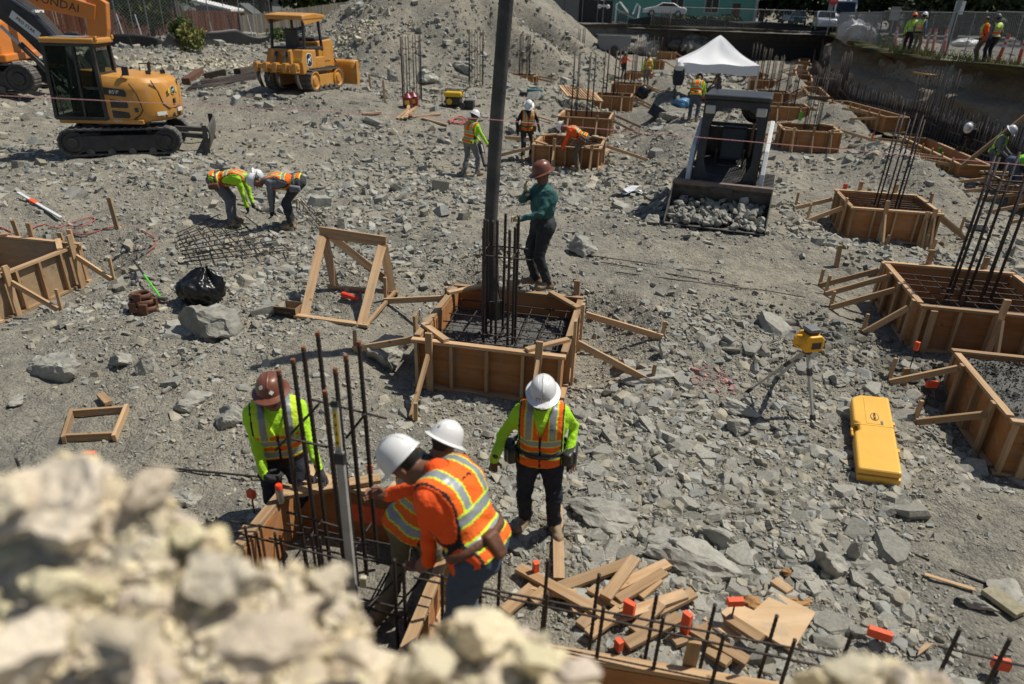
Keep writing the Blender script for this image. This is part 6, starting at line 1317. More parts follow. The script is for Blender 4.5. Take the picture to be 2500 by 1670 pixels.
REDP = mat('red_cooler_plastic', (.42, .03, .03), .4); cl = thing('cooler', 'red cooler box under the tent', 'cooler', hit(1722, 247), rad(-12)); MB().bx(-.4, .4, -.25, .25, 0, .55).build('body', REDP, cl, bevel=.03); MB().bx(-.42, .42, -.27, .27, .56, .64).build('lid', mat('grey_lid', (.35, .35, .35), .5), cl, bevel=.02); MB().bx(-.1, .1, -.256, -.25, .3, .42).build('label', DECALW, cl)
crumple('water_pack', hit(1662, 262), .34, mat('blue_shrink_wrap', (.10, .25, .42), .25), 'blue shrink-wrapped pack of bottles in front of the tent', 'bottles', (1.3, .8, .6), 9, smooth=True)
bp1 = Vector(at(1657, 185, 35.5)); bk_ = tag(MB().lathe([(.0, -.45), (.2, -.42), (.27, -.1), (.24, .3), (.1, .45)], 14, c=bp1, sx=1.1, sy=.7).build('backpack', mat('navy_backpack', (.015, .02, .035), .7), None, smooth=40), 'dark backpack hanging from the left tent leg', 'backpack'); tag(MB().lathe([(.0, -.2), (.18, -.15), (.22, .05), (.12, .2)], 12, c=at(1659, 163, 35.4)).build('cap_bundle', MWHITE, None, smooth=40), 'white cap with a red mark hanging above the backpack', 'cap')
bgb = Vector(at(1842, 292, 15.2)); bo_ = bag('black bin liner hanging upright behind the loader cab', bgb-Vector((0, 0, .05)), .22, .55, 11); bo_.scale = (1.1, 1, 1.05); pl_ = tag(MB().tube([bgb+Vector((.05, .1, .3)), (bgb.x+.05, bgb.y+.1, h(bgb.x, bgb.y))], .03, 6).build('bag_post', LUM, None), 'post holding up the bin liner behind the loader', 'post')
tp_ = thing('survey_tripod', 'orange survey tripod standing behind the loader at its right', 'tripod', hit(1855, 350)); th_ = Vector(at(1848, 280, 15.6))
for q in ((1878, 362), (1838, 352), (1822, 340)): stick('leg', th_, hit(*q), .045, .03, tp_, mat('orange_tripod_leg', (.5, .16, .04), .5))
MB().lathe([(.08, 0), (.08, .06), (.05, .07), (.05, .15)], 12, c=th_).build('head', LEATHER, tp_, world=True)
GRN = mat('green_tape', (.10, .45, .04), .6)

for (px, py, lab) in ((1905, 290, 'left green tag on the second form beyond the loader'), (1950, 296, 'right green tag on the second form beyond the loader'), (1408, 246, 'green tag left of the bars behind the pipe'), (1440, 252, 'green tag at the foot of the slatted panel'), (2285, 388, 'green tape roll on the strip form'), (1872, 248, 'green tag on the third form beyond the loader')):
    b_ = hit(px, py); tag(MB().box(b_+Vector((0, -.1, .22)), (.12, .05, .36)).build('green_tag', GRN, None), lab, 'marker')
# ------------------------------------------------------------------ cuts, street and everything beyond the pit
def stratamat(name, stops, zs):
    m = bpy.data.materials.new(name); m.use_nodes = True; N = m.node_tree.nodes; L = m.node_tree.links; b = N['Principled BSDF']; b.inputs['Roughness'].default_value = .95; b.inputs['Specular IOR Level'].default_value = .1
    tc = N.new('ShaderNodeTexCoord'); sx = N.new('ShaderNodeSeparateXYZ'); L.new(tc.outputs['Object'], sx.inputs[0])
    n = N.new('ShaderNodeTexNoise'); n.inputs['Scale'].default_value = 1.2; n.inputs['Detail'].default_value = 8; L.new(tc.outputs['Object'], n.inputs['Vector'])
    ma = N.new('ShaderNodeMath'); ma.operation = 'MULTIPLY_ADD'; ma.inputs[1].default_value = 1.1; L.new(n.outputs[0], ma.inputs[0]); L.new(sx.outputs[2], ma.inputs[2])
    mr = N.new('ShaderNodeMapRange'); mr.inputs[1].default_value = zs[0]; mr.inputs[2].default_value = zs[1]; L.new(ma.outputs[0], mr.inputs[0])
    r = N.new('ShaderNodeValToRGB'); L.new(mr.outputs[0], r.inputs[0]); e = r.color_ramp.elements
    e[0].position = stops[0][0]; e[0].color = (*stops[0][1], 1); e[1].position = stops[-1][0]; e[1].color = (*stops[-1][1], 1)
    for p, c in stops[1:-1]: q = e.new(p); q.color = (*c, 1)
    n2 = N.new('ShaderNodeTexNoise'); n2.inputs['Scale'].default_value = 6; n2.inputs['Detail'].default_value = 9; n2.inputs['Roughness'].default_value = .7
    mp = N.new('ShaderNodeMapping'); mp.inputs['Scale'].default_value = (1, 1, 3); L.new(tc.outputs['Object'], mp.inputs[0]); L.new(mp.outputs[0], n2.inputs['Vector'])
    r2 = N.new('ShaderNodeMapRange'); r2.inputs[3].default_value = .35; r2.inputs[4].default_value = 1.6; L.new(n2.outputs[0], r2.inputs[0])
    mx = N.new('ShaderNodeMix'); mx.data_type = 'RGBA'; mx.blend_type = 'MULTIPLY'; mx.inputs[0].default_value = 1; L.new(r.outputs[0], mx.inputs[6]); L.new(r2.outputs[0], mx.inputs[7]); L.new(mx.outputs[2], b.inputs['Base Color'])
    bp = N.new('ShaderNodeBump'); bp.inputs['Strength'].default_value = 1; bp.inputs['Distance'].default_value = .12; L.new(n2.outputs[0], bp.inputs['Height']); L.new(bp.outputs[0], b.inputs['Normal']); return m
def poly_pts(P, step):
    out = []
    for a, b in zip(P[:-1], P[1:]):
        a = np.array(a, float); b = np.array(b, float); L = np.linalg.norm(b-a); k = max(1, int(L/step)); t = (b-a)/L
        for i in range(k): out.append((a+(b-a)*i/k, t))
    out.append((np.array(P[-1], float), t)); return out
def cliff(name, P, zt, m, side=1, step=.22, rows=30, rough=1.0, lab=None):
    pts = poly_pts(P, step); n = len(pts); X = np.zeros((n, rows)); Y = X.copy(); Zz = X.copy()
    for i, (p, t) in enumerate(pts):
        nx, ny = t[1]*side, -t[0]*side; s = i*step; g0 = h(p[0]-nx*.3, p[1]-ny*.3)-.3
        tp = (zt(p[0], p[1])) + .12*float(vnoise(np.array([s*.4]), np.array([3.]), 5)[0])
        v = np.linspace(0, 1, rows); z = g0+(tp-g0)*v
        o = .95*v**1.4 + rough*(.42*fbm(np.full(rows, s*.22), z*.5, 3, 3)+.22*fbm(np.full(rows, s*.9), z*2.2, 13, 3)) + .28*rough*np.sign(np.sin(z*3.1+.6*fbm(np.full(rows, s*.1), z*0, 8, 2)))
        o = o-.2*(v > .93)*rough
        o[-1] = 2.4; z[-1] = tp-.02; z[-2] = tp
        X[i] = p[0]+nx*o; Y[i] = p[1]+ny*o; Zz[i] = z
    ob = sheet(name, X, Y, Zz, m); tag(ob, lab, kind='structure'); return ob
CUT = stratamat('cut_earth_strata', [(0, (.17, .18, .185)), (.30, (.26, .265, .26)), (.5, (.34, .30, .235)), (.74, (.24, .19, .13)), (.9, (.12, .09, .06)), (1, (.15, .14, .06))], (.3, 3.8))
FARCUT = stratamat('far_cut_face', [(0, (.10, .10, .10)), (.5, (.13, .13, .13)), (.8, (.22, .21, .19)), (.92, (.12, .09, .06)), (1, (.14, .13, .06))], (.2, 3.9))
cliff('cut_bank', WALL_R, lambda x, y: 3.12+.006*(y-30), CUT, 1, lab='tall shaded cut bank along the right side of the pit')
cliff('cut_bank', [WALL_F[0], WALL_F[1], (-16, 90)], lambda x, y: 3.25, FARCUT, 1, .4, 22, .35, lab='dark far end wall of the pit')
# mesh of bars in front of the far wall
fm = thing('rebar_mesh', 'dark mesh of bars standing against the far wall', 'rebar mesh', (15, 82, 0))
mb = MB(); A0 = Vector((33, 79.3, .1)); B0 = Vector((2, 85.8, .1)); L0 = (B0-A0).length
for i in range(150):
    q = A0+(B0-A0)*i/149+Vector((-.1, -.5, 0)); hh_ = 2.3+.25*math.sin(i*1.7); mb.bar(q, q+Vector((0, 0, hh_)), .035, .035, up=(1, 0, 0))
for z in (.5, 1.0, 1.5, 2.0): mb.bar(A0+Vector((-.1, -.52, z)), B0+Vector((-.1, -.52, z)), .03, .03)
tag(mb.build('bar_field', REBAR, fm, world=True), kind='stuff')
for px in (1517, 1620):
    b = at(px, 92, 82.0); t = thing('rebar_column', ('left' if px < 1600 else 'right')+' tall column of bundled bars before the far wall', 'rebar column', b)
    for k in range(6): rod('bar', (b[0]-.5+.2*k, b[1], h(b[0], b[1])), (b[0]-.5+.2*k, b[1], at(px, 26, 82)[2]), .05, t)
# the long row of wall bars on the right and its strip forms
def along(off, y0, y1, step):
    """points along the foot of the right bank, off metres out into the pit"""
    out = []
    for p, t in poly_pts(WALL_R, .05):
        q = p+np.array([-t[1], t[0]])*off
        if y0 < q[1] < y1 and (not out or np.hypot(*(q-out[-1][0])) >= step*(1+.012*(q[1]-y0))): out.append((q, t))
    return out
rw = thing('rebar_wall', 'long dense rows of upright bars along the foot of the right bank', 'rebar wall', (15.5, 22, h(15.5, 22)))
mbs = MB(); cnt = 0; R5 = random.Random(5); rows_ = [along(o_, 16.5, 77, .2) for o_ in (.30, .85)]
for i_ in range(max(map(len, rows_))):
    for r_, row in enumerate(rows_):
        if i_ >= len(row): continue
        p = row[i_][0]; z = h(*p); hh_ = (1.5 if (i_//14) % 3 else 2.5)*R5.uniform(.92, 1.05) if r_ == 0 else 1.45*R5.uniform(.9, 1.05)
        tp = (p[0]+R5.uniform(-.05, .05), p[1]+R5.uniform(-.05, .05), z+hh_)
        if cnt < 290: rod('bar', (p[0], p[1], z-.05), tp, .016, rw); cnt += 1
        else: mbs.bar((p[0], p[1], z-.05), tp, .04, .04, up=(1, 0, 0))
tag(mbs.build('bar_field', REBAR, rw, world=True), kind='stuff')
for row in rows_:
    for z in (.12, .45, .8):
        for k in range(0, len(row)-12, 12): a = row[k][0]; b = row[k+12][0]; rod('tie', (*a, h(*a)+z), (*b, h(*b)+z), .011, rw)
for k, (c, t_) in enumerate(along(1.65, 17.5, 78, 6.1)):
    if k > 8: break
    ft = dict(key='S%d' % k, x=c[0], y=c[1], w=.85, d=5.2+.4*(k > 3), h=.62, z=h(*c)-.08, yaw=math.atan2(-t_[0], t_[1])); FORMS.append(ft)
    build_form(ft, ('long strip form nearest the right edge', 'second long strip form along the right bank', 'third long strip form along the right bank', 'fourth long strip form along the right bank', 'fifth long strip form along the right bank', 'sixth long strip form along the right bank', 'seventh long strip form along the right bank', 'eighth long strip form along the right bank', 'last strip form at the far right corner')[k], lod=1, fill=.3, ties=False, studs=6, sides='l', group='strip forms along the right bank',
               stakes=[('l', u, .12, 1.15) for u in (.08, .24, .4, .56, .72, .9)] if k < 6 else [('l', .3, .1, 1.0), ('l', .7, .1, 1.0)])
# timber leaning on the bank by the workers
tag(stick('shore_timber', hit(2340, 430)+Vector((0, 0, .3)), Vector(at(2520, 270, 21)), .14, .1, None, LUMY), 'long pale timber leaning against the bank at the right edge', 'timber')
tag(MB().tube([at(2230, 177, 31.5), at(2260, 182, 31.2), at(2294, 185, 31)], .04, 6).build('yellow_pipe', mat('ochre_pipe', (.45, .24, .05), .5), None, smooth=True), 'short ochre pipe sticking out of the bank', 'pipe')
# ---- street level on the right
ASPH = mat('worn_asphalt', (.13, .125, .12), .9, var=.15, vscale=1.5, bump=.2, bscale=30); GRASSG = mat('dry_verge', (.17, .15, .065), .95, var=.3, vscale=2, bump=.6, bscale=15)
def street(name, P, dz, m, lab, n=40):
    P = [np.array(p, float) for p in P]; u = np.linspace(0, 1, n)[:, None]; a = P[0][None]*(1-u)+P[1][None]*u; b = P[3][None]*(1-u)+P[2][None]*u; v = np.linspace(0, 1, n)[None, :, None]; G = a[:, None]*(1-v)+b[:, None]*v
    return tag(sheet(name, G[..., 0], G[..., 1], np.maximum(H(G[..., 0], G[..., 1]), 2.9)+dz, m), lab, kind='structure')
street('road', [(20.5, 22), (70, 22), (80, 78), (34.5, 74)], .03, ASPH, 'grey street above the bank')
street('road', [(37, 74), (80, 78), (70, 140), (-5, 92)], .035, ASPH, 'far street beyond the end wall')
def blades(name, spots, n, hgt, m, lab, seed):
    R_ = np.random.default_rng(seed); v = []; q = []
    for (x, y, r, k) in spots:
        for _ in range(int(n*k)):
            a = R_.uniform(0, 6.28); d = r*math.sqrt(R_.uniform()); X = x+d*math.cos(a); Y = y+d*math.sin(a); hh_ = hgt*R_.uniform(.5, 1.2); w = .03; t = R_.uniform(0, 6.28); lx, ly = R_.normal(0, .35, 2)*hh_; z = h(X, Y)-.02
            o = len(v); v += [(X-w*math.cos(t), Y-w*math.sin(t), z), (X+w*math.cos(t), Y+w*math.sin(t), z), (X+lx*.5, Y+ly*.5, z+hh_*.6), (X+lx, Y+ly, z+hh_)]; q += [(o, o+1, o+2, o+3)]
    ob = npmesh(name, np.array(v), np.array(q), m); return tag(ob, lab, kind='stuff')
SG = mat('dry_grass_blades', (.24, .20, .06), .8, var=.3, vscale=1, col2=(.10, .15, .03))
rim = [(p[0]+t[1]*(1.6+.5*math.sin(i*1.3)), p[1]-t[0]*1.6, .9, 1.0 if (i*7) % 5 else .2) for i, (p, t) in enumerate(poly_pts(WALL_R[1:], .9))]
blades('grass', rim, 90, .38, SG, 'yellowing grass along the rim of the right bank', 3)
def fence_panel(label, a, b, hgt, name='chain_fence', cat='fence', group=None, mesh_r=.006, cell=.14, tilt=0, m=None):
    a = Vector(a); b = Vector(b); t = thing(name, label, cat, a, 0, group); L = (b-a).length; d = (b-a)/L; m = m or ALU
    for k, q in enumerate((a, b)): MB().tube([q, q+Vector((0, 0, hgt))], .03, 6).build('post', m, t, world=True)
    for z in (.06, hgt-.02): MB().tube([a+Vector((0, 0, z)), b+Vector((0, 0, z))], .022, 5).build('rail', m, t, world=True)
    MB().tube([a+d*L/2+Vector((0, 0, .05)), a+d*L/2+Vector((0, 0, hgt))], .02, 5).build('post', m, t, world=True)
    mb = MB(); k = 0; n = int((L+hgt)/cell)
    for i in range(1, n):
        s0 = i*cell
        for sg in (1, -1):
            p0 = max(0, s0-hgt); p1 = min(L, s0); z0 = s0-p0; z1 = s0-p1
            f_ = (lambda s: s) if sg > 0 else (lambda s: L-s)
            mb.tube([a+d*f_(p0)+Vector((0, 0, z0)), a+d*f_(p1)+Vector((0, 0, z1))], mesh_r, 3, caps=False)
    tag(mb.build('chain_link', m, t, world=True, fix=False), kind='stuff'); return t
GALV = mat('galvanised_steel', (.27, .28, .28), .5, .5, var=.1)
fx = [at(2500+40, 138, 27.5), at(2400, 142, 31), at(2305, 143, 34), at(2135, 132, 41), at(2040, 92, 60)]
for k in range(4):
    A1, B1 = fx[k].copy(), fx[k+1].copy(); A1[2] = 3.05; B1[2] = 3.1
    nn_ = 1 if k < 2 else 2
    for j in range(nn_): fence_panel(('chain link panel at the right edge of the bank', 'chain link panel behind the dark-hatted worker', 'chain link panel right of the two workers', 'chain link panel near the white bags')[k]+(' further one' if j else ''), A1+(B1-A1)*j/nn_, A1+(B1-A1)*(j+1)/nn_, 1.85, group='chain link panels on the bank', m=GALV)
DELO = mat('faded_orange_plastic', (.62, .10, .04), .6, var=.2); DELW = mat('white_band', (.6, .6, .58), .5)
for k, (px, py, D) in enumerate(((2182, 125, 40), (2203, 118, 42), (2240, 135, 36), (2258, 132, 37), (2274, 131, 37), (2304, 130, 35), (2080, 92, 62), (2104, 102, 52), (2436, 145, 29), (2490, 140, 28), (2220, 108, 46), (2118, 112, 46))):
    b = at(px, py, D); z = max(3.05, h(b[0], b[1])); t = thing('delineator', ('upright orange and white delineator post at the kerb, number %s from the left' % ('first second third fourth fifth sixth seventh eighth ninth tenth eleventh twelfth'.split()[sorted([2182, 2203, 2240, 2258, 2274, 2304, 2080, 2104, 2436, 2490, 2220, 2118]).index(px)])).replace('number ', ''), 'delineator', (b[0], b[1], z), 0, 'traffic delineators')
    MB().lathe([(.07, .02), (.055, 1.0), (.03, 1.1)], 10).build('post', DELO, t, smooth=40); MB().lathe([(.2, 0), (.19, .05), (.08, .07)], 8).build('base', BLACKP, t); MB().lathe([(.064, .62), (.064, .72)], 10).build('band', DELW, t); MB().lathe([(.061, .82), (.061, .92)], 10).build('band', DELW, t)
    t.rotation_euler = (random.uniform(-.1, .1), random.uniform(-.12, .12), 0)
crumple('sandbags', at(2085, 100, 48), .8, mat('white_sheeting', (.55, .56, .57), .6), 'white sheeting heaped on the rim of the bank', 'sheeting', (1.3, .8, .9), 12)
crumple('sheeting', at(2360, 112, 40), .5, mat('white_film', (.6, .6, .6), .5), 'crumpled white film on the traffic island', 'sheeting', (1.5, .8, .4), 14)
# ---- trees, hedges
def leafmat(name, c1, c2):
    m = mat(name, c1, .6, var=.3, vscale=.9, col2=c2, spec=.25); return m
LEAFD = leafmat('dark_leaves', (.018, .035, .010), (.05, .075, .02)); LEAFM = leafmat('mid_leaves', (.04, .075, .015), (.09, .13, .03)); BARK = mat('bark', (.07, .055, .04), .9, var=.3, bump=.5)
def tree(label, base, hgt, rad_, m=LEAFD, n=2600, leaf=.3, trunk=True, seed=0, group='background trees', low=.25, name='tree'):
    t = thing(name, label, 'tree' if trunk else 'shrub', base, 0, group); R_ = np.random.default_rng(seed+100)
    if trunk:
        MB().tube([(0, 0, -.3), (.1, 0, hgt*.3), (.0, .1, hgt*.6), (.1, 0, hgt*.85)], [.035*hgt, .028*hgt, .018*hgt, .006*hgt], 8).build('trunk', BARK, t, smooth=True)
        for k in range(6): a = k*1.1; MB().tube([(.05, 0, hgt*(.3+.07*k)), (math.cos(a)*rad_*.6, math.sin(a)*rad_*.6, hgt*(.5+.07*k))], [.013*hgt, .004*hgt], 5).build('limb', BARK, t)
    cl = R_.normal(0, 1, (26, 3)); cl /= np.linalg.norm(cl, axis=1)[:, None]; cl *= R_.uniform(.35, .95, (26, 1)); cl = cl*np.array([rad_, rad_, hgt*(1-low)/2])+np.array([0, 0, hgt*(low+(1-low)/2)])
    c = cl[R_.integers(0, 26, n)]+R_.normal(0, 1, (n, 3))*np.array([rad_*.17, rad_*.17, hgt*.07])
    u = R_.normal(0, 1, (n, 3)); u /= np.linalg.norm(u, axis=1)[:, None]; w = np.cross(u, R_.normal(0, 1, (n, 3))); w /= np.linalg.norm(w, axis=1)[:, None]
    s = leaf*R_.uniform(.5, 1.2, (n, 1)); v = np.stack([c-u*s, c+w*s*.55, c+u*s, c-w*s*.55], 1).reshape(-1, 3)
    o = npmesh('crown' if trunk else 'foliage', v, np.arange(4*n).reshape(-1, 4), m); o.parent = t; return t
for k, (px, py, D, hg, rd, mm_, lab) in enumerate(((640, 45, 80, 10, 6, LEAFD, 'dark round tree left of the spoil heap'), (735, 45, 82, 11, 7, LEAFD, 'large dark tree behind the bulldozer'), (850, 50, 78, 10, 6, LEAFM, 'lighter green tree at the left shoulder of the heap'), (365, 50, 52, 6, 3, LEAFM, 'bright green tree behind the red fence'),
        (1860, 30, 108, 12, 7, LEAFD, 'dark tree right of the mint house'), (1935, 30, 104, 13, 8, LEAFD, 'dark tree behind the parked cars'), (2030, 30, 100, 13, 8, LEAFD, 'dark tree behind the white van'), (2110, 35, 92, 12, 7, LEAFD, 'dark tree right of the white van'), (2185, 40, 84, 12, 7, LEAFD, 'dark tree left of the leaning pole'),
        (2270, 45, 78, 12, 7, LEAFD, 'dark tree behind the leaning pole'), (2340, 50, 66, 9, 5, LEAFD, 'dark tree behind the street sign'), (2440, 50, 62, 11, 6, LEAFD, 'dark tree before the dark building'), (2520, 60, 52, 10, 6, LEAFD, 'dark tree at the upper right corner'), (1240, 30, 118, 12, 8, LEAFD, 'dark tree behind the spoil heap'), (1400, 20, 125, 12, 9, LEAFD, 'dark tree behind the grey wall'), (260, 30, 66, 9, 6, LEAFD, 'dark tree above the orange boom'), (80, 30, 62, 10, 7, LEAFD, 'dark tree at the upper left corner'), (480, 30, 80, 9, 6, LEAFD, 'dark tree behind the open shed'), (560, 25, 90, 11, 7, LEAFD, 'dark tree behind the grey roof'), (960, 40, 120, 13, 9, LEAFD, 'dark tree directly behind the heap'))):
    b = at(px, py, D); b[2] = 1.9 if px < 1200 else 3.2; tree(lab, b, hg, rd, mm_, 3400, .46 if D > 60 else .25, True, k, low=.02 if px > 1200 else .12)
for k, (px, py, D, hg, rd, mm_, lab) in enumerate(((470, 125, 41, 1.5, .8, SG, 'reddish green bush on the left bank'), (445, 95, 44, 1.7, .7, LEAFM, 'green bush by the utility pole'), (1780, 30, 92, 1.4, 2.2, LEAFD, 'low hedge in front of the mint house'), (1720, 38, 90, 1.2, 2.0, LEAFD, 'low shrub behind the white car'), (1660, 30, 92, 1.3, 2.5, LEAFD, 'low shrub left of the white car roof'), (2160, 118, 42, .7, .6, LEAFM, 'grass tussock on the rim'), (700, 100, 52, 1.0, 1.2, LEAFM, 'weeds behind the bulldozer'))):
    b = at(px, py, D); b[2] = h(b[0], b[1]); tree(lab, b, hg, rd, mm_, 900, .12 if D < 60 else .2, False, 50+k, None, .0, 'bush')
# ---- left: board fences, silt fence, sheds
def board_fence(label, a, b, hgt, c1, c2, group=None):
    a = Vector(a); b = Vector(b); t = thing('board_fence', label, 'fence', a, 0, group); L = (b-a).length; d = (b-a)/L; n = int(L/.155); me = MB().bx(-.072, .072, -.012, .012, 0, hgt).mesh('board'); me.materials.append(woodmat('fence_'+label[:5].strip(), c1, c2)); rz_ = math.atan2(d.y, d.x); R_ = random.Random(3)
    for k in range(n):
        o = share('board', me, t, d*(k+.5)*.155+Vector((0, R_.uniform(-.015, .015), -.1+R_.uniform(-.03, .03))), (0, R_.uniform(-.01, .01), rz_))
    for k in range(int(L/2.4)): MB().bx(-.05, .05, .02, .12, -.1, hgt).build('post', LUM, t).location = d*k*2.4
fa, fb, fc_ = at(120, 72, 52), at(588, 94, 60), at(860, 92, 70)
for q in (fa, fb, fc_): q[2] = h(q[0], q[1])
board_fence('reddish brown board fence behind the yellow excavator', fa, fb, 1.8, (.17, .060, .035), (.24, .095, .06)); board_fence('grey weathered board fence behind the bulldozer', fb+np.array([.1, 0, 0]), fc_, 1.45, (.17, .15, .12), (.25, .23, .19))
SILT = mat('black_silt_fabric', (.018, .018, .02), .55, var=.3, vscale=3)
def silt(label, pts, hgt, seed=0):
    mb = MB(); P = [Vector(p) for p in pts]; n = (len(P)-1)*10
    def fn(u, v):
        s = u*(len(P)-1); i = min(int(s), len(P)-2); p = P[i]+(P[i+1]-P[i])*(s-i); w = float(vnoise(np.array([u*n*.35]), np.array([v*2.]), seed)[0]); return p+Vector((.12*w, .12*w, hgt*v*(.8+.3*float(vnoise(np.array([u*n*.25]), np.array([0.]), seed+3)[0]))-.1))
    tag(mb.grid(fn, n, 5).build('silt_fence', SILT, None, smooth=True, solid=.01), label, 'silt fence')
def gp(px, py, D): q = at(px, py, D); q[2] = h(q[0], q[1]); return q
silt('black silt fabric along the left bank top', [gp(130, 95, 40), gp(250, 95, 41), gp(380, 92, 42), gp(420, 92, 43), gp(520, 110, 46), gp(660, 110, 49)], .95, 1)
silt('black silt fabric along the far rim below the white car', [gp(1530, 50, 90), gp(1700, 55, 87), gp(1850, 62, 85), gp(2030, 80, 82)], 1.1, 5)
for k, (px, py, D) in enumerate(((305, 88, 43), (320, 96, 40), (350, 90, 43), (395, 92, 43), (525, 96, 48), (575, 105, 48), (620, 104, 50))):
    b = Vector(gp(px, py, D)); stp = tag(MB().tube([b, b+Vector((-.25, 0, 1.7))], .03, 5).build('fence_stake', STEELB if k % 2 else MWHITE, None), ('first', 'second', 'third', 'fourth', 'fifth', 'sixth', 'seventh')[k]+' thin leaning fence stake from the left on the bank', 'stake', 'thin stakes on the left bank')
for k in range(6): A1, B1 = gp(215+75*k, 80, 43+1.2*k), gp(215+75*(k+1), 82, 43+1.2*(k+1)); fence_panel(('leftmost', 'second', 'third', 'fourth', 'fifth', 'rightmost')[k]+' chain link bay before the board fences', A1, B1, 2.6, 'chain_fence', 'fence', 'chain link bays on the left bank', .007, .2, m=GALV)
pb_ = Vector(gp(442, 80, 50)); tag(MB().tube([pb_, pb_+Vector((-.2, 0, 9))], [.2, .14], 10).build('utility_pole', BARK, None, smooth=40), 'brown wooden utility pole behind the left fence', 'pole')
WALLG = mat('grey_green_cladding', (.16, .18, .17), .8, var=.08); ROOFG = mat('slate_grey_roof', (.10, .11, .12), .8, var=.1); YELH = mat('cream_siding', (.55, .47, .22), .8); DARKIN = mat('dark_interior', (.01, .01, .012), .9); MINT = mat('mint_green_siding', (.16, .42, .32), .7, var=.05); TRIM = mat('pale_trim', (.55, .53, .48), .7); PANE = mat('dark_window_pane', (.015, .02, .025), .1)
def B3(t, name, x0, x1, y0, y1, z0, z1, m, bevel=0): return MB().bx(x0, x1, y0, y1, z0, z1).build(name, m, t, bevel=bevel)
b = gp(300, 40, 66); t = thing('building', 'grey green clad building behind the red fence', 'building', b, rad(8)); B3(t, 'wall', -5, 5, 0, 6, 0, 5, WALLG); B3(t, 'roof', -5.3, 5.3, -.3, 6.3, 5, 5.2, ROOFG)
for k in range(7): B3(t, 'cladding_rib', -4.6+1.5*k, -4.5+1.5*k, -.05, 0, 0, 5, WALLG)
b = gp(500, 40, 60); t = thing('carport', 'open white framed carport with a dark inside', 'carport', b, rad(5))
B3(t, 'back_wall', -1.6, 2.3, 3, 3.1, 0, 1.6, DARKIN); rf_ = MB().prism([(-1.9, 2.55), (2.2, 1.75), (2.2, 1.9), (-1.9, 2.75)], -.4, 3.4, 'y').build('roof', DECALW, t)
for x in (-1.7, 2.0): B3(t, 'post', x, x+.12, 0, .12, 0, 1.8 if x > 0 else 2.5, DECALW)
MB().bar((-1.7, .05, .9), (-.9, .05, 2.2), .1, .1).build('strut', DECALW, t)
b = gp(592, 55, 68); t = thing('house', 'small cream gabled house with a slate roof', 'house', b, rad(6)); MB().prism([(-1.2, 0), (1.2, 0), (1.2, 1.2), (0, 2.1), (-1.2, 1.2)], 0, 3, 'y').build('wall', YELH, t); MB().prism([(-1.5, 1.05), (0, 2.2), (1.5, 1.05), (1.5, 1.2), (0, 2.38), (-1.5, 1.2)], -.25, 3.2, 'y').build('roof', ROOFG, t); B3(t, 'wing_roof', -4, -1.3, .3, 3, 1.0, 2.1, ROOFG)
b = gp(560, 20, 88); t = thing('building', 'large slate grey roofed building behind the cream house', 'building', b, 0); B3(t, 'wall', -6, 5, 0, 8, 0, 3.0, WALLG); MB().prism([(-6.5, 3.0), (5.5, 3.0), (5.2, 6.8), (-6.0, 6.8)], -.3, 8, 'y').build('roof', ROOFG, t)
b = at(905, 25, 95); b[2] = 2.6; t = thing('house', 'dark low house behind the shoulder of the heap', 'house', b, 0); B3(t, 'wall', -4, 4, 0, 6, 0, 2.4, ROOFG); B3(t, 'roof', -4.5, 4.5, -.6, 6.5, 2.4, 2.75, TRIM); B3(t, 'window', -2, -.8, -.05, 0, .8, 1.8, PANE)
# ---- far side street: wall, mint house, cars
b = at(1300, 42, 96); b[2] = 3.1; t = thing('concrete_wall', 'pale grey panelled wall beyond the heap', 'wall', b, rad(-4))
for k in range(5): B3(t, 'panel', -3.4+1.85*k, -1.6+1.85*k, 0, .2, 0, 4.5, mat('grey_panel', (.20, .195, .18), .9, var=.12) if k == 0 else bpy.data.materials['grey_panel'])
b = at(1428, 40, 96); b[2] = 3.15; t = thing('screen_fence', 'dark screened fence left of the slide', 'fence', b, rad(-6)); B3(t, 'screen', -4.2, 3.4, 0, .05, 0, 2.6, mat('dark_screen', (.045, .043, .04), .9)); 
for k in range(5): B3(t, 'post', -4.2+1.9*k, -4.12+1.9*k, -.08, -.01, 0, 2.9, GALV)
b = at(1660, 34, 100); b[2] = 3.3; t = thing('house', 'mint green house behind the white car', 'house', b, rad(-6)); B3(t, 'wall', -9.5, 9.8, 0, 8, 0, 6, MINT); B3(t, 'roof', -10, 10.3, -.6, 8.5, 6, 6.4, ROOFG)
for k in range(16): B3(t, 'clapboard', -9.5, 9.8, -.03, -.001, .37*k, .37*k+.33, MINT)
for x in (-1.5, 3.0):
    w_ = B3(t, 'window', x, x+1.9, -.10, -.04, 1.35, 3.2, TRIM)
    for j in (0, 1): B3(w_, 'pane', x+.15+.85*j, x+.9+.85*j, -.13, -.11, 1.5, 3.05, PANE)
B3(t, 'porch', 6.2, 9.9, -1.6, 0, 0, .4, MINT); B3(t, 'porch_post', 9.2, 9.5, -1.5, -1.2, .4, 4, TRIM); B3(t, 'door', 6.6, 7.6, -.08, -.04, .4, 2.6, LEATHER)
b = at(1533, 40, 92); b[2] = 3.3; t = thing('slide', 'white playground slide with curved rails before the mint house', 'slide', b, 0); MB().grid(lambda u, v: (-1.5+3*u, -.4+.8*v, 1.6-1.1*math.sin(u*1.5)), 10, 2).build('chute', DECALW, t, solid=.05)
for s_ in (-1, 1): MB().tube([(-1.5, s_*.4, 0), (-1.5, s_*.4, 2.0), (-1.1, s_*.4, 2.3), (0, s_*.4, 1.2)], .06, 6).tube([(1.2, s_*.4, 0), (1.35, s_*.4, 1.8), (1.0, s_*.4, 2.2), (.6, s_*.4, 1.0)], .06, 6).build('rail', DECALW, t)
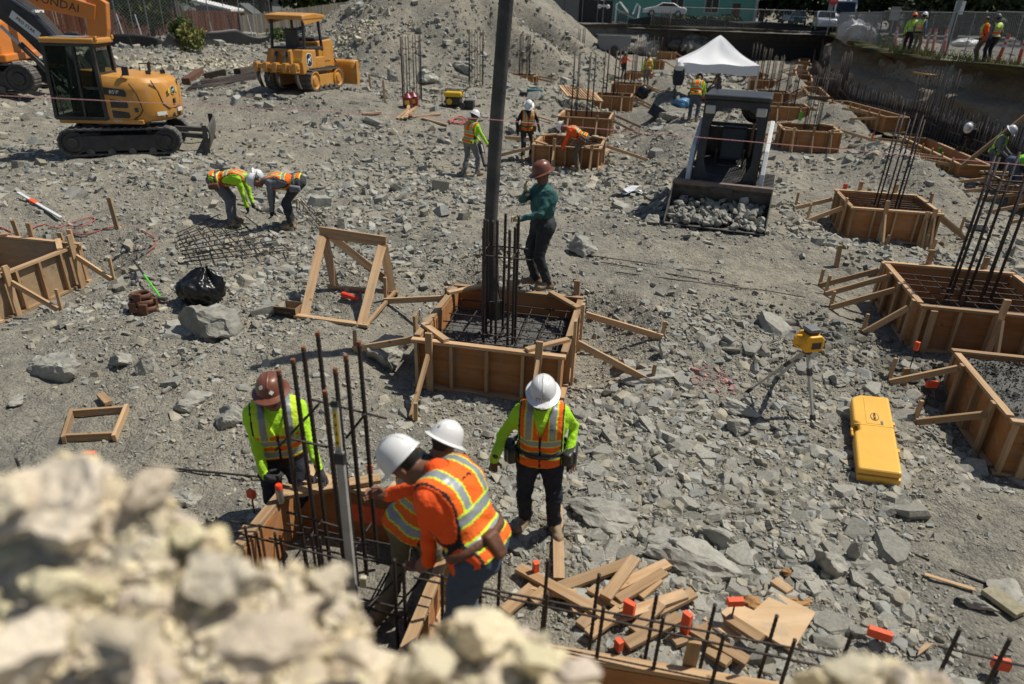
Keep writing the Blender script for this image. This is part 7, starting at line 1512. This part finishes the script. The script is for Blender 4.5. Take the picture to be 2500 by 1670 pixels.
b = Vector(at(1472, 40, 90)); b.z = 3.2; t = thing('lamp_post', 'white camera mast on a thin pole left of the slide', 'mast', b); MB().tube([(0, 0, -3), (0, 0, 3.4)], .06, 6).build('pole', GALV, t); MB().box((0, 0, 1.9), (1.2, .3, .25)).build('arm', DECALW, t); 
for x in (-.5, .5): MB().lathe([(.05, 0), (.22, .1), (.22, .35), (.1, .45)], 10, c=(x, 0, 1.6)).build('camera_dome', DECALW, t)
def car(label, base, yaw, m, kind='sedan', group='parked vehicles', scale=1.0):
    t = thing({'van': 'van', 'truck': 'box_truck'}.get(kind, 'car'), label, {'van': 'van', 'truck': 'truck'}.get(kind, 'car'), base, yaw, group); t.scale = (scale,)*3
    pr = {'sedan': [(-2.35, .35), (-2.4, .75), (-2.2, .98), (-1.6, 1.02), (-.9, 1.42), (.35, 1.45), (1.15, 1.02), (2.1, .85), (2.4, .6), (2.4, .35)], 'suv': [(-2.25, .4), (-2.3, 1.1), (-2.1, 1.75), (.5, 1.78), (1.15, 1.2), (2.1, 1.08), (2.3, .7), (2.3, .4)], 'van': [(-2.6, .4), (-2.6, 1.95), (.9, 2.0), (1.6, 1.35), (2.3, 1.1), (2.5, .75), (2.5, .4)], 'truck': [(-3.2, .5), (-3.2, 2.9), (1.6, 2.9), (1.9, 2.75), (2.35, 1.5), (2.75, 1.3), (2.8, .5)]}[kind]
    w = .9 if kind != 'truck' else 1.05
    MB().prism(pr, -w, w, 'y').build('body', m, t, bevel=.09, seg=3, smooth=35)
    gl = {'sedan': [(-1.45, 1.05), (-.85, 1.36), (.30, 1.38), (.95, 1.04)], 'suv': [(-1.95, 1.2), (-1.85, 1.65), (.42, 1.68), (.9, 1.22)], 'van': [(.1, 1.3), (.1, 1.85), (.85, 1.88), (1.35, 1.35)], 'truck': [(1.0, 1.6), (1.0, 2.4), (1.75, 2.4), (2.2, 1.55)]}[kind]
    for s_ in (-1, 1): MB().prism(gl, s_*(w+.004)-.006, s_*(w+.004)+.006, 'y').build('side_window', PANE, t)
    fx_, fz = {'sedan': ((.42, 1.43), (1.1, 1.06)), 'suv': ((.55, 1.74), (1.12, 1.24)), 'van': ((.95, 1.96), (1.58, 1.38)), 'truck': ((1.93, 2.6), (2.33, 1.56))}[kind]; 
    MB().add([(fx_[0]+.06, -w*.82, fx_[1]), (fx_[0]+.06, w*.82, fx_[1]), (fz[0]+.06, w*.88, fz[1]), (fz[0]+.06, -w*.88, fz[1])], [(0, 1, 2, 3)]).build('windscreen', PANE, t, solid=.02)
    for x in (-1.45, 1.5):
        for s_ in (-1, 1):
            q = MB().lathe([(.34, -.12), (.35, -.1), (.35, .1), (.34, .12)], 18, c=(x, s_*(w-.08), .34), R=Matrix.Rotation(math.pi/2, 3, 'X')).build('wheel', BLACKP, t, smooth=40); MB().lathe([(.2, -.13), (.2, .13)], 12, c=(x, s_*(w-.075), .34), R=Matrix.Rotation(math.pi/2, 3, 'X')).build('rim', ALU, q)
    for s_ in (-1, 1): MB().box((pr[-2][0]-.05, s_*w*.72, .72), (.12, .34, .16)).build('headlight', LAMP, t, bevel=.03); MB().box((pr[1][0]+.02, s_*w*.75, .85), (.1, .28, .16)).build('tail_light', DECALR, t, bevel=.03)
    return t
CARW = mat('white_car_paint', (.7, .71, .72), .25, coat=.5); CARD_ = mat('dark_teal_car_paint', (.02, .05, .05), .25, coat=.5); CARS = mat('silver_car_paint', (.45, .46, .47), .3, .3, coat=.5)
b = at(1620, 43, 87); car('white saloon car parked before the mint house', (b[0], b[1], b[2]+.1), math.pi+rad(-4), CARW)
b = at(2012, 58, 76); b[2] = 3.35; car('silver van parked facing the site at the far street', b, rad(-105), CARS, 'suv'); b = at(2052, 44, 80); b[2] = 3.45; car('white delivery truck parked on the far street', b, rad(-105), CARW, 'truck')
b = at(1948, 50, 92); b[2] = 3.5; car('dark teal car parked on the far street', b, rad(-110), CARD_, 'suv'); b = at(1930, 36, 100); b[2] = 3.7; car('small white pickup at the end of the far street', b, rad(-110), CARW, 'suv')
for k in range(5): A1, B1 = at(1590+90*k, 46+8*k, 85), at(1590+90*(k+1), 46+8*(k+1), 85); A1[2] = B1[2] = 3.2; fence_panel(('first', 'second', 'third', 'fourth', 'fifth')[k]+' chain link bay from the left before the mint house', A1, B1, 2.0, 'chain_fence', 'fence', 'chain link bays on the far rim', .008, .35, m=GALV)
b = at(2440, 60, 75); b[2] = 3.3; t = thing('building', 'dark shaded building behind the trees at the upper right', 'building', b, rad(-20)); DK = mat('dark_cladding', (.05, .052, .055), .8, var=.1); B3(t, 'wall', -9, 9, 0, 8, 0, 8, DK); B3(t, 'canopy', -9.5, 4, -2, 0, 3.0, 3.4, WALLG)
for k in range(5): B3(t, 'column', -9+3.1*k, -8.6+3.1*k, -1.9, -1.5, 0, 3, WALLG); B3(t, 'window', -8.2+3.1*k, -6.4+3.1*k, -.05, 0, .5, 2.6, PANE)
b = Vector(at(2300, 125, 37)); b.z = 3.1; tag(MB().tube([b, b+Vector((.8, 0, 9))], [.13, .1], 8).build('utility_pole', GALV, None, smooth=40), 'grey leaning pole at the kerb upper right', 'pole')
b = Vector(at(2318, 105, 38)); b.z = 3.1; t = thing('street_sign', 'small white parking sign on a thin post', 'sign', b, 0); MB().tube([(0, 0, 0), (0, 0, 2.3)], .03, 6).build('post', GALV, t); MB().bx(-.24, .24, -.03, -.01, 1.75, 2.35).build('panel', DECALW, t); text('P', .34, t, (0, -.034, 2.1), (1, 0, 0), (0, 0, 1), MBLK)
b = at(2178, 62, 56); b[2] = 3.2; t = thing('street_sign', 'square pale sign before the dark trees', 'sign', b, 0); MB().tube([(0, 0, 0), (0, 0, 2.2)], .035, 6).build('post', GALV, t); MB().bx(-.35, .35, -.04, -.01, 1.3, 2.2).build('panel', mat('dull_sign', (.3, .31, .31), .5), t)
b = at(2023, 60, 62); b[2] = 3.2; t = thing('street_sign', 'red stop sign before the white truck', 'sign', b, 0); MB().tube([(0, 0, 0), (0, 0, 2.6)], .035, 6).build('post', GALV, t); MB().prism([(.38*math.cos(rad(22.5+45*i)), 2.6+.38*math.sin(rad(22.5+45*i))) for i in range(8)], -.05, -.02, 'y').build('panel', DECALR, t); text('STOP', .2, t, (0, -.055, 2.6), (1, 0, 0), (0, 0, 1), DECALW)
# skip / hopper before the far wall
b = hit(1497, 132); t = thing('trailer', 'pale grey box trailer with one wheel before the far wall', 'trailer', b, rad(-8)); MB().prism([(-1.6, .9), (-1.3, .35), (1.3, .35), (1.6, .9), (1.6, 1.7), (-1.6, 1.7)], -.8, .8, 'y').build('body', mat('dull_trailer', (.22, .23, .24), .6), t, bevel=.05); MB().lathe([(.38, -.1), (.38, .1)], 16, c=(.1, -.85, .38), R=Matrix.Rotation(math.pi/2, 3, 'X')).build('wheel', BLACKP, t); MB().bx(-1.8, 2.2, -.85, -.8, 1.7, 1.8).build('rail', GALV, t)
tag(rnd_board('dark_beam', (1665, 178), (1755, 186), .5, .3, .15, m=BARK), 'dark heavy beam lying under the tent', 'beam')
# bundle of bars on the left bank
bd = thing('rebar_bundle', 'bundle of long black bars lying before the left bank', 'rebar bundle', hit(520, 205))
for k in range(22): a = hit(455+2*k, 226-1.2*k); b2 = hit(632+random.uniform(-10, 6), 196-1.1*k+random.uniform(-3, 3)); rod('bar', a+Vector((0, 0, .08+.012*(k % 5))), b2+Vector((0, 0, .08)), .022, bd)
for k, (a, b2) in enumerate((((455, 208), (490, 182)), ((500, 196), (552, 184)), ((580, 184), (618, 176)))): rnd_board('old_timber', a, b2, .3, .22, .15, None, ('left', 'middle', 'right')[k]+' of three old railway timbers before the left bank', 'timber', m=BARK if k else LEATHER)
# ------------------------------------------------------------------ stones: boulders, loose slabs, rubble, and the pile by the lens
STONE = mat('grey_limestone', (.31, .302, .266), .93, var=.24, vscale=5, bump=.55, bscale=22, spec=.15, attr='tint', detail=8)
def hull_pts(p):
    bm = bmesh.new()
    for q in p: bm.verts.new(q)
    bmesh.ops.convex_hull(bm, input=bm.verts)
    for v in [v for v in bm.verts if not v.link_faces]: bm.verts.remove(v)
    bmesh.ops.triangulate(bm, faces=bm.faces); bm.verts.index_update()
    V_ = np.array([v.co[:] for v in bm.verts]); F_ = np.array([[v.index for v in f.verts] for f in bm.faces]); bm.free(); return V_, F_
def slab(seed, s=(1, .75, .42), k=5, layers=2):
    """an angular chunk: an irregular polygon with chipped upper and lower faces"""
    R_ = np.random.default_rng(seed); a = np.sort(np.linspace(0, 6.283, k, endpoint=False)+R_.uniform(-.45, .45, k)); r = R_.uniform(.72, 1.12, k); P = []; sh = R_.uniform(-.18, .18, 2); tl = R_.uniform(-.35, .35, 2)
    for j in range(layers):
        z = -1+2*j/(layers-1); q = R_.uniform(.68, 1.0) if j in (0, layers-1) else R_.uniform(.95, 1.1)
        for i in range(k):
            x = math.cos(a[i])*r[i]*q*R_.uniform(.9, 1.08)+sh[0]*z; y = math.sin(a[i])*r[i]*q*R_.uniform(.9, 1.08)+sh[1]*z; P.append((x*s[0], y*s[1], (z*R_.uniform(.8, 1.1)+tl[0]*x+tl[1]*y)*s[2]))
    return hull_pts(P)
def rock_tpl(seed, sub=2, s=(1, .75, .5), planes=11, rough=.05): return slab(seed, (s[0], s[1], s[2]*.8), 5+seed % 3, 3)
def hull_tpl(seed, n=10, s=(1, .75, .42)): return slab(seed, s, 4+seed % 2, 2)
def place(tpls, pos, size, name, m, lab, kind='stuff', tilt=.35, flat=(1, 1, 1), tint=None, seed=1, cat=None):
    R_ = np.random.default_rng(seed); n = len(pos); which = R_.integers(0, len(tpls), n); vs = []; fs = []; ts = []; o = 0
    if tint is None: tint = np.repeat(R_.uniform(.72, 1.22, (n, 1)), 3, 1)*np.array([1, 1, 1])
    for k, (Vt, Ft) in enumerate(tpls):
        ix = np.where(which == k)[0]
        if not len(ix): continue
        a = R_.uniform(0, 6.283, len(ix)); tx = R_.normal(0, tilt, len(ix)); ty = R_.normal(0, tilt, len(ix))
        ca, sa, cx, sx, cy, sy = np.cos(a), np.sin(a), np.cos(tx), np.sin(tx), np.cos(ty), np.sin(ty); z0 = np.zeros(len(ix)); z1 = z0+1
        Rz = np.array([[ca, -sa, z0], [sa, ca, z0], [z0, z0, z1]]); Rx = np.array([[z1, z0, z0], [z0, cx, -sx], [z0, sx, cx]]); Ry = np.array([[cy, z0, sy], [z0, z1, z0], [-sy, z0, cy]])
        M = np.einsum('ijn,jkn,kln->nil', Rx, Ry, Rz); v = np.einsum('nij,vj->nvi', M, Vt)*size[ix][:, None, None]+pos[ix][:, None, :]
        vs.append(v.reshape(-1, 3)); f = Ft[None]+(np.arange(len(ix))*len(Vt))[:, None, None]+o; fs.append(f.reshape(-1, 3)); o += len(ix)*len(Vt)
        c = np.ones((len(ix), len(Vt), 4)); c[..., :3] = tint[ix][:, None, :]; ts.append(c.reshape(-1, 4))
    ob = npmesh(name, np.concatenate(vs), np.concatenate(fs), m, False, np.concatenate(ts)); return tag(ob, lab, cat, kind=kind)
def keep_out(P):
    k = np.ones(len(P), bool)
    for f in FORMS:
        c, s_ = math.cos(-f['yaw']), math.sin(-f['yaw']); u = np.abs((P[:, 0]-f['x'])*c-(P[:, 1]-f['y'])*s_); v = np.abs((P[:, 0]-f['x'])*s_+(P[:, 1]-f['y'])*c); k &= ~((u < f['w']/2+.10) & (v < f['d']/2+.10))
    for (q, r) in ((EPOS, 1.7), (DPOS, 1.8), (LD.location, 1.3), (cs.location, .34), (sf.location, .3), (tb.location, .22), (cb_.location, .25)): k &= np.hypot(P[:, 0]-q[0], P[:, 1]-q[1]) > r
    return k
def dens(x, y):
    """how thickly the broken stone lies"""
    d = .33+.75*fbm(x*.36, y*.36, 101, 3)
    for (cx, cy, r, a) in ((3.2, 6.8, 2.3, .75), (2.6, 4.6, 1.5, .8), (5.3, 8.2, 1.6, .6), (-4, 9.5, 3.2, .35), (-7, 14.5, 4, .4), (-1, 13, 3.5, .35), (-3.2, 7.3, 2.0, .35), (1.6, 4.6, 1.3, .6), (9.5, 12.5, 3, .4), (3.0, 17, 3, .4), (0, 40, 8, .3), (-7, 46, 9, .25), (-14, 34, 5, .5)): d = d+a*np.exp(-((x-cx)**2+(y-cy)**2)/r**2)
    for (cx, cy, r, a) in ((4.6, 4.4, 1.1, 1.1), (-6, 7.2, 1.5, .55), (1.5, 8.9, .9, .5), (4.6, 11.5, 1.6, .5), (-3.5, 5.4, .9, .5), (8, 18, 3, .35), (2.5, 12.4, 1.4, .5)): d = d-a*np.exp(-((x-cx)**2+(y-cy)**2)/r**2)
    return np.clip(d, .03, 1)
def scatter(n, r0, r1, seed, amax=47, p=1.0):
    R_ = np.random.default_rng(seed); a = np.radians(R_.uniform(-amax, amax, n)); r = np.exp(R_.uniform(math.log(r0), math.log(r1), n)); x = r*np.sin(a); y = r*np.cos(a)
    k = (R_.uniform(0, 1, n) < dens(x, y)**p) & (y > 2.8)
    x, y = x[k], y[k]; dr = seg_side(x, y, WALL_R); df = seg_side(x, y, WALL_F); m = (dr < -.1) & (df < -.2); P = np.stack([x[m], y[m], HQ(x[m], y[m])], 1); return P[keep_out(P)], R_
HT = [hull_tpl(i, 9, (1, .6+.3*(i % 3)/2, .22+.10*(i % 5))) for i in range(26)]
RT2 = [rock_tpl(i+40, 2, (1, .62+.1*(i % 4), .26+.09*(i % 5)), 12, .06) for i in range(16)]
def tints(n, R_, P):
    b = R_.uniform(.74, 1.2, (n, 1)); w = R_.uniform(-.05, .07, (n, 1)); t = np.concatenate([b*(1+w), b, b*(1-w*1.6)], 1)
    q = hit(1742, 935); d = np.hypot(P[:, 0]-q.x, P[:, 1]-q.y); m = (d < .32) & (R_.uniform(0, 1, n) < .45); t[m] = t[m]*np.array([1.35, .72, .82])
    for (cx, cy, r, k_) in ((5.4, 9.0, 1.3, .55), (4.4, 10.2, 1.0, .6), (6.0, 8.6, .6, .5)): t *= 1-(1-k_)*np.exp(-((P[:, 0]-cx)**2+(P[:, 1]-cy)**2)/r**2)[:, None]
    return t
# fine gravel, near
P_, R_ = scatter(72000, 3.0, 12.0, 11, p=.7); sz = np.exp(R_.normal(math.log(.0155), .5, len(P_)))*(.75+P_[:, 1]*.05); P_[:, 2] += sz*.12; place(HT, P_, sz, 'gravel', STONE, 'loose gravel and chips over the near ground', seed=12, tint=tints(len(P_), R_, P_))
# fist-sized rubble over the middle ground and heap
P_, R_ = scatter(56000, 9.0, 60.0, 21, 46, .7); sz = np.exp(R_.normal(math.log(.0019), .55, len(P_)))*(P_[:, 1]+5); P_[:, 2] += sz*.15; place(HT, P_, sz, 'rubble', STONE, 'broken stone over the middle ground and the spoil heap', seed=22, tint=tints(len(P_), R_, P_))
P_, R_ = scatter(20000, 36.0, 88.0, 25, 30, .3); m = P_[:, 2] > .9; P_ = P_[m]; sz = np.exp(R_.normal(math.log(.052), .55, len(P_))); P_[:, 2] += sz*.1; place(HT, P_, sz, 'rubble', STONE, 'coarse stone on the flank of the spoil heap', seed=26, tint=tints(len(P_), R_, P_), tilt=.5)
# limestone lumps on the left bank
R_ = np.random.default_rng(31); n = 4200; u = R_.uniform(0, 1, n); bx0 = -26+u*17+R_.normal(0, 1.1, n); by0 = 30+u*13+R_.normal(0, 1.1, n); P_ = np.stack([bx0, by0, HQ(bx0, by0)], 1); P_ = P_[keep_out(P_)]; sz = np.exp(R_.normal(math.log(.07), .6, len(P_))); t_ = np.repeat(R_.uniform(.95, 1.75, (len(P_), 1)), 3, 1)*np.array([1.06, 1.0, .88]); P_[:, 2] += sz*.1; place(HT, P_, sz, 'rubble', STONE, 'pale limestone lumps on the left bank', seed=32, tint=t_, tilt=.6)
# angular slabs
P_, R_ = scatter(16000, 3.6, 30.0, 41, 46, 1.9); sz = np.exp(R_.normal(math.log(.0074), .42, len(P_)))*(.45*P_[:, 1]+6.0); P_[:, 2] -= sz*.05; ordr = np.argsort(-(sz/np.hypot(P_[:, 1], 4.5))); P_ = P_[ordr]; sz = sz[ordr]; NB = 270
tt_ = tints(len(P_), R_, P_); place(RT2, P_[NB:7000], sz[NB:7000], 'rubble', STONE, 'angular stone slabs strewn between the forms', seed=42, tint=tt_[NB:7000], tilt=.3)
tpl_me = []
for k in range(24):
    Vt, Ft = rock_tpl(200+k, 2 if k % 2 else 3, (1, .6+.1*(k % 5), .26+.08*(k % 5)), 13, .05); c = np.ones((len(Vt), 4)); c[:, :3] = random.uniform(.8, 1.2); o = npmesh('stone', Vt, Ft, STONE, False, c); tpl_me.append(o.data); bpy.data.objects.remove(o)
for k in range(NB):
    o = share('stone', tpl_me[k % 24], ground, P_[k]-np.array([0, 0, sz[k]*.02]), (random.gauss(0, .22), random.gauss(0, .22), random.uniform(0, 6.28)), (sz[k],)*3)
def rugged(seed, s):
    R_ = np.random.default_rng(seed); bm = bmesh.new(); bmesh.ops.create_icosphere(bm, subdivisions=4, radius=1); V_ = np.array([v.co[:] for v in bm.verts]); F_ = np.array([[v.index for v in f.verts] for f in bm.faces]); bm.free()
    for _ in range(14):
        n = R_.normal(0, 1, 3); n /= np.linalg.norm(n); d = R_.uniform(.38, .8); k = V_@n-d; m = k > 0; V_[m] -= np.outer(k[m], n)
    w = np.stack([fbm(V_[:, 0]*4+seed, V_[:, 1]*4+V_[:, 2]*3.1, seed+i*7, 4) for i in range(3)], 1); return (V_+.075*w)*np.array(s), F_
def boulder(label, px, py, wpx, hpx, seed, sx=(1, .8, .8), rz=0.0, tilt=(0, 0), tintv=1.05, sink=.45):
    b = hit(px, py); dist = (b-Vector(CPOS)).length; r = wpx*dist/FPX/2; Vt, Ft = rugged(seed, sx); c = np.ones((len(Vt), 4)); c[:, :3] = tintv
    o = npmesh('boulder', Vt*r/.72, Ft, STONE, False, c); o.location = b+Vector((0, 0, r*sx[2]*(1-sink)*.8)); o.rotation_euler = (tilt[0], tilt[1], rz); return tag(o, label, 'boulder')
for a in (('upright boulder under the black bin liner', 514, 818, 100, 0, 347, (1, .9, 1.05), .6, (.1, .15), .9), ('big rounded boulder at the left below the left form', 120, 910, 108, 0, 302, (1, .7, .55)), ('flat pointed stone at the far left', 42, 985, 50, 0, 303, (1, .6, .35), .8), ('tall stone left of the bag shadow', 365, 905, 58, 0, 304, (.8, .6, 1.0), 1.2),
          ('blocky stone beside the tall stone', 305, 885, 56, 0, 305, (1, .8, .6)), ('wide slab right of the standing worker', 1490, 1262, 150, 0, 306, (1, .6, .34), -.2), ('large tilted slab above the scrap boards', 1680, 1370, 170, 0, 307, (1, .5, .42), -.35, (.25, .1), 1.1), ('long narrow slab pointing down right', 1755, 1325, 120, 0, 308, (1, .35, .35), -.7),
          ('pale slab near the left tripod foot', 1800, 1000, 95, 0, 309, (1, .5, .3), -.5, (0, .2), 1.1), ('dark block below the pale slab', 1800, 1055, 60, 0, 310, (.9, .8, .8)), ('flat stone right of the middle form', 1580, 930, 100, 0, 311, (1, .6, .4), .1, (0, 0), 1.1), ('upright stone right of the middle form', 1622, 868, 45, 0, 312, (.7, .6, 1.1)),
          ('boulder behind the teal worker', 1420, 620, 62, 0, 313, (1, .7, .8)), ('left of two upright stones at the lower right', 2015, 1385, 75, 0, 314, (.8, .7, 1.0)), ('right of two upright stones at the lower right', 2082, 1365, 50, 0, 315, (.6, .5, 1.3)), ('grey block beside the paper ball', 1965, 1410, 62, 0, 316, (1, .8, .6)),
          ('flat greenish slab at the right edge', 2455, 1445, 80, 0, 317, (1, .8, .25), .6), ('wavy slab below the splinter', 2375, 1478, 62, 0, 318, (1, .6, .4), -.4), ('buff boulder left of the middle form', 945, 880, 110, 0, 319, (1, .8, .7), .4, (0, 0), 1.05), ('boulder in the rubble left of the brown hat', 480, 985, 70, 0, 320, (1, .7, .6), .5),
          ('pair stone behind the brown-hatted worker', 565, 1030, 80, 0, 321, (.8, .7, .8), .2), ('stone near the loose bar left of the crew', 455, 1215, 80, 0, 322, (1, .7, .5)), ('block behind the loader bucket left', 1600, 545, 40, 0, 323, (1, .8, .7)), ('big slab by the lone bar cage', 1042, 200, 60, 0, 324, (1, .7, .5), 0, (0, 0), 1.3), ('leaning block left of the lone bar cage', 955, 195, 40, 0, 325, (.7, .6, 1.1), 0, (0, 0), 1.2),
          ('dark block behind the loader left', 1645, 290, 48, 0, 326, (1, .6, .55)), ('long buff slab under the tent', 1730, 200, 70, 0, 327, (1, .5, .3), .2, (0, 0), 1.2), ('boulder on the foot of the heap', 1130, 175, 48, 0, 328, (1, .6, .5), -.3, (0, 0), 1.2), ('broken block at the crew’s right'.replace('’', "'"), 1390, 1300, 60, 0, 329, (1, .8, .6)), ('square block on the rubble right of the laser', 2045, 930, 40, 0, 330, (1, .9, .7))):
    boulder(*a)
# rubble heaps further back
for (px, py, n, r, s0, lab) in ((1555, 120, 260, 4.0, .45, 'grey rubble heap behind the trailer'), (1700, 108, 160, 3.0, .5, 'rubble heap behind the tent'), (1760, 195, 200, 2.6, .22, 'rubble under the tent')):
    b = hit(px, py); R_ = np.random.default_rng(n); a = R_.uniform(0, 6.28, n); d = r*np.sqrt(R_.uniform(0, 1, n)); P_ = np.stack([b.x+d*np.cos(a), b.y+d*np.sin(a)*.7, b.z+(1-d/r)*r*.38*R_.uniform(.3, 1, n)], 1); place(RT2, P_, np.exp(R_.normal(math.log(s0), .4, n)), 'rubble', STONE, lab, seed=n, tilt=.6)
# stone in the loader bucket
n = 300; R_ = np.random.default_rng(77); P_ = np.stack([R_.uniform(1.06, 1.74, n), R_.uniform(-.92, .92, n), np.zeros(n)], 1); P_[:, 2] = .06+(1.80-P_[:, 0])*.52*R_.uniform(.3, 1, n); ob = place(RT2, P_, np.exp(R_.normal(math.log(.068), .4, n)), 'bucket_load', STONE, 'broken stone filling the loader bucket', seed=78, tilt=.5); ob.matrix_basis = parent_m(LD)
for key, n, z0_ in (('RN', 2600, .66), ('F0', 900, .33)):
    f = FK[key]; R_ = np.random.default_rng(n); q = np.stack([R_.uniform(-f['w']/2+.04, f['w']/2-.04, n), R_.uniform(-f['d']/2+.04, f['d']/2-.04, n)], 1); c_, s_ = math.cos(f['yaw']), math.sin(f['yaw'])
    P_ = np.stack([f['x']+q[:, 0]*c_-q[:, 1]*s_, f['y']+q[:, 0]*s_+q[:, 1]*c_, np.full(n, f['z']+z0_)+R_.uniform(-.01, .03, n)], 1); place(HT, P_, np.exp(R_.normal(math.log(.015), .35, n)), 'aggregate', STONE, 'dark wet aggregate in the '+('form at the right edge' if key == 'RN' else 'middle form'), seed=n, tilt=.5, tint=np.repeat(R_.uniform(.22, .42, (n, 1)), 3, 1))
# ---- the pale pile right in front of the lens, out of focus
BUFF = mat('buff_limestone', (.53, .455, .335), .92, var=.22, vscale=12, col2=(.74, .69, .57), bump=.4, bscale=30, spec=.15, attr='tint')
SIL = [(-400, 1180), (0, 1150), (150, 1120), (300, 1150), (385, 1165), (430, 1230), (520, 1290), (600, 1350), (700, 1375), (800, 1385), (880, 1460), (925, 1600), (1000, 1570), (1100, 1500), (1200, 1490), (1300, 1530), (1400, 1600), (1470, 1670), (1600, 1740), (1850, 1730), (1960, 1640), (2080, 1595), (2200, 1610), (2320, 1670), (2450, 1720), (2900, 1760)]
sx_ = np.array([a for a, b in SIL], float); sy_ = np.array([b for a, b in SIL], float)
NU, NV = 120, 40; U = np.linspace(-400, 2900, NU); XX = np.zeros((NU, NV)); YY = XX.copy(); ZZ = XX.copy()
def pile_pt(px, v):
    """v 0 = below the frame, 1 = crest, >1 = far side"""
    ps = float(np.interp(px, sx_, sy_))+14; Yc = .98
    if v <= 1: py = 2050+(ps-2050)*v; Y = .50+(Yc-.50)*v**.9; return at(px, py, Y)
    c = at(px, ps, Yc); w = v-1; return c+np.array([c[0]*.25*w, .55*w, -1.3*w])
for i, u in enumerate(U):
    for j in range(NV):
        p = pile_pt(u, j/(NV-1)*2.0); XX[i, j], YY[i, j], ZZ[i, j] = p
ZZ += .016*fbm(XX*18, YY*18, 7, 4)
pile = sheet('stone_pile', XX, YY, ZZ, BUFF); me = pile.data; ca = me.color_attributes.new('tint', 'FLOAT_COLOR', 'POINT'); ca.data.foreach_set('color', np.tile(np.array([.8, .76, .7, 1], np.float32), len(me.vertices))); tag(pile, 'out of focus pale limestone pile right in front of the camera', 'stone pile')
FT = [rock_tpl(400+k, 3, (1, .6+.1*(k % 4), .4+.12*(k % 4)), 10, .06) for k in range(14)]; FB = [rugged(500+k, (1, .65+.1*(k % 4), .5+.12*(k % 4))) for k in range(14)]; fme = []
for k, (Vt, Ft) in enumerate(FB):
    b = random.uniform(.85, 1.2); c = np.ones((len(Vt), 4)); c[:, :3] = (b, b*random.uniform(.94, 1.0), b*random.uniform(.82, 1.0)); o = npmesh('stone', Vt, Ft, BUFF, False, c); fme.append(o.data); bpy.data.objects.remove(o)
R_ = np.random.default_rng(5); n = 6000; Pq = np.array([pile_pt(a, b) for a, b in zip(R_.uniform(-300, 2800, n), R_.uniform(.2, 1.08, n))]); tq = R_.uniform(.75, 1.25, (n, 1))*np.stack([np.ones(n), R_.uniform(.93, 1, n), R_.uniform(.78, 1, n)], 1)
pr_ = place(FT, Pq, np.exp(R_.normal(math.log(.0085), .5, n)), 'chips', BUFF, None, seed=6, tilt=.7, tint=tq); pr_.parent = pile; del pr_['kind']; pr_['kind'] = 'stuff'
R6 = random.Random(66); cnt = 0
for k in range(265):
    px = R6.uniform(-250, 2700); v = R6.uniform(.30, 1.0); p = pile_pt(px, v); r = R6.uniform(.016, .040)*(1.35 if R6.random() < .25 else 1)
    o = share('stone', fme[k % 14], pile, p-np.array([0, 0, r*.25]), (R6.gauss(0, .6), R6.gauss(0, .6), R6.uniform(0, 6.28)), (r, r, r*R6.uniform(.9, 1.5)))
for (px, py, Y, r, rot, k) in ((150, 1262, .93, .135, (.15, -.22, .32), 3), (190, 1158, 1.02, .06, (.1, 0, .4), 2), (-10, 1215, .9, .07, (0, 0, .3), 7), (360, 1190, .96, .045, (0, 0, 1), 5), (800, 1420, .94, .055, (.4, .2, .5), 8), (740, 1480, .9, .06, (.2, .3, 2), 9), (140, 1430, .82, .05, (1.3, .1, .4), 10), (550, 1420, .88, .075, (.2, .1, .8), 11), (1180, 1560, .90, .075, (.1, .2, .2), 1), (1050, 1620, .85, .06, (.3, .2, 1.2), 4), (1300, 1600, .88, .05, (.5, .2, 2.2), 6), (1400, 1650, .86, .055, (.2, .1, .1), 12), (2080, 1650, .9, .07, (.1, .1, .5), 13), (2200, 1660, .9, .05, (.3, .1, 1.5), 0), (1990, 1670, .9, .05, (.2, .4, 2), 2), (650, 1560, .75, .07, (.2, .5, .3), 5), (300, 1560, .72, .08, (.3, .1, 2.6), 8), (60, 1600, .7, .07, (.1, .1, 1.2), 3), (880, 1600, .8, .05, (.1, .6, .4), 9), (460, 1300, .95, .05, (.1, .3, 1.4), 6)):
    r *= 1.12; share('stone', fme[k], pile, at(px, py, Y), rot, (r, r, r))
print('script seconds', round(time.time()-T0, 1))
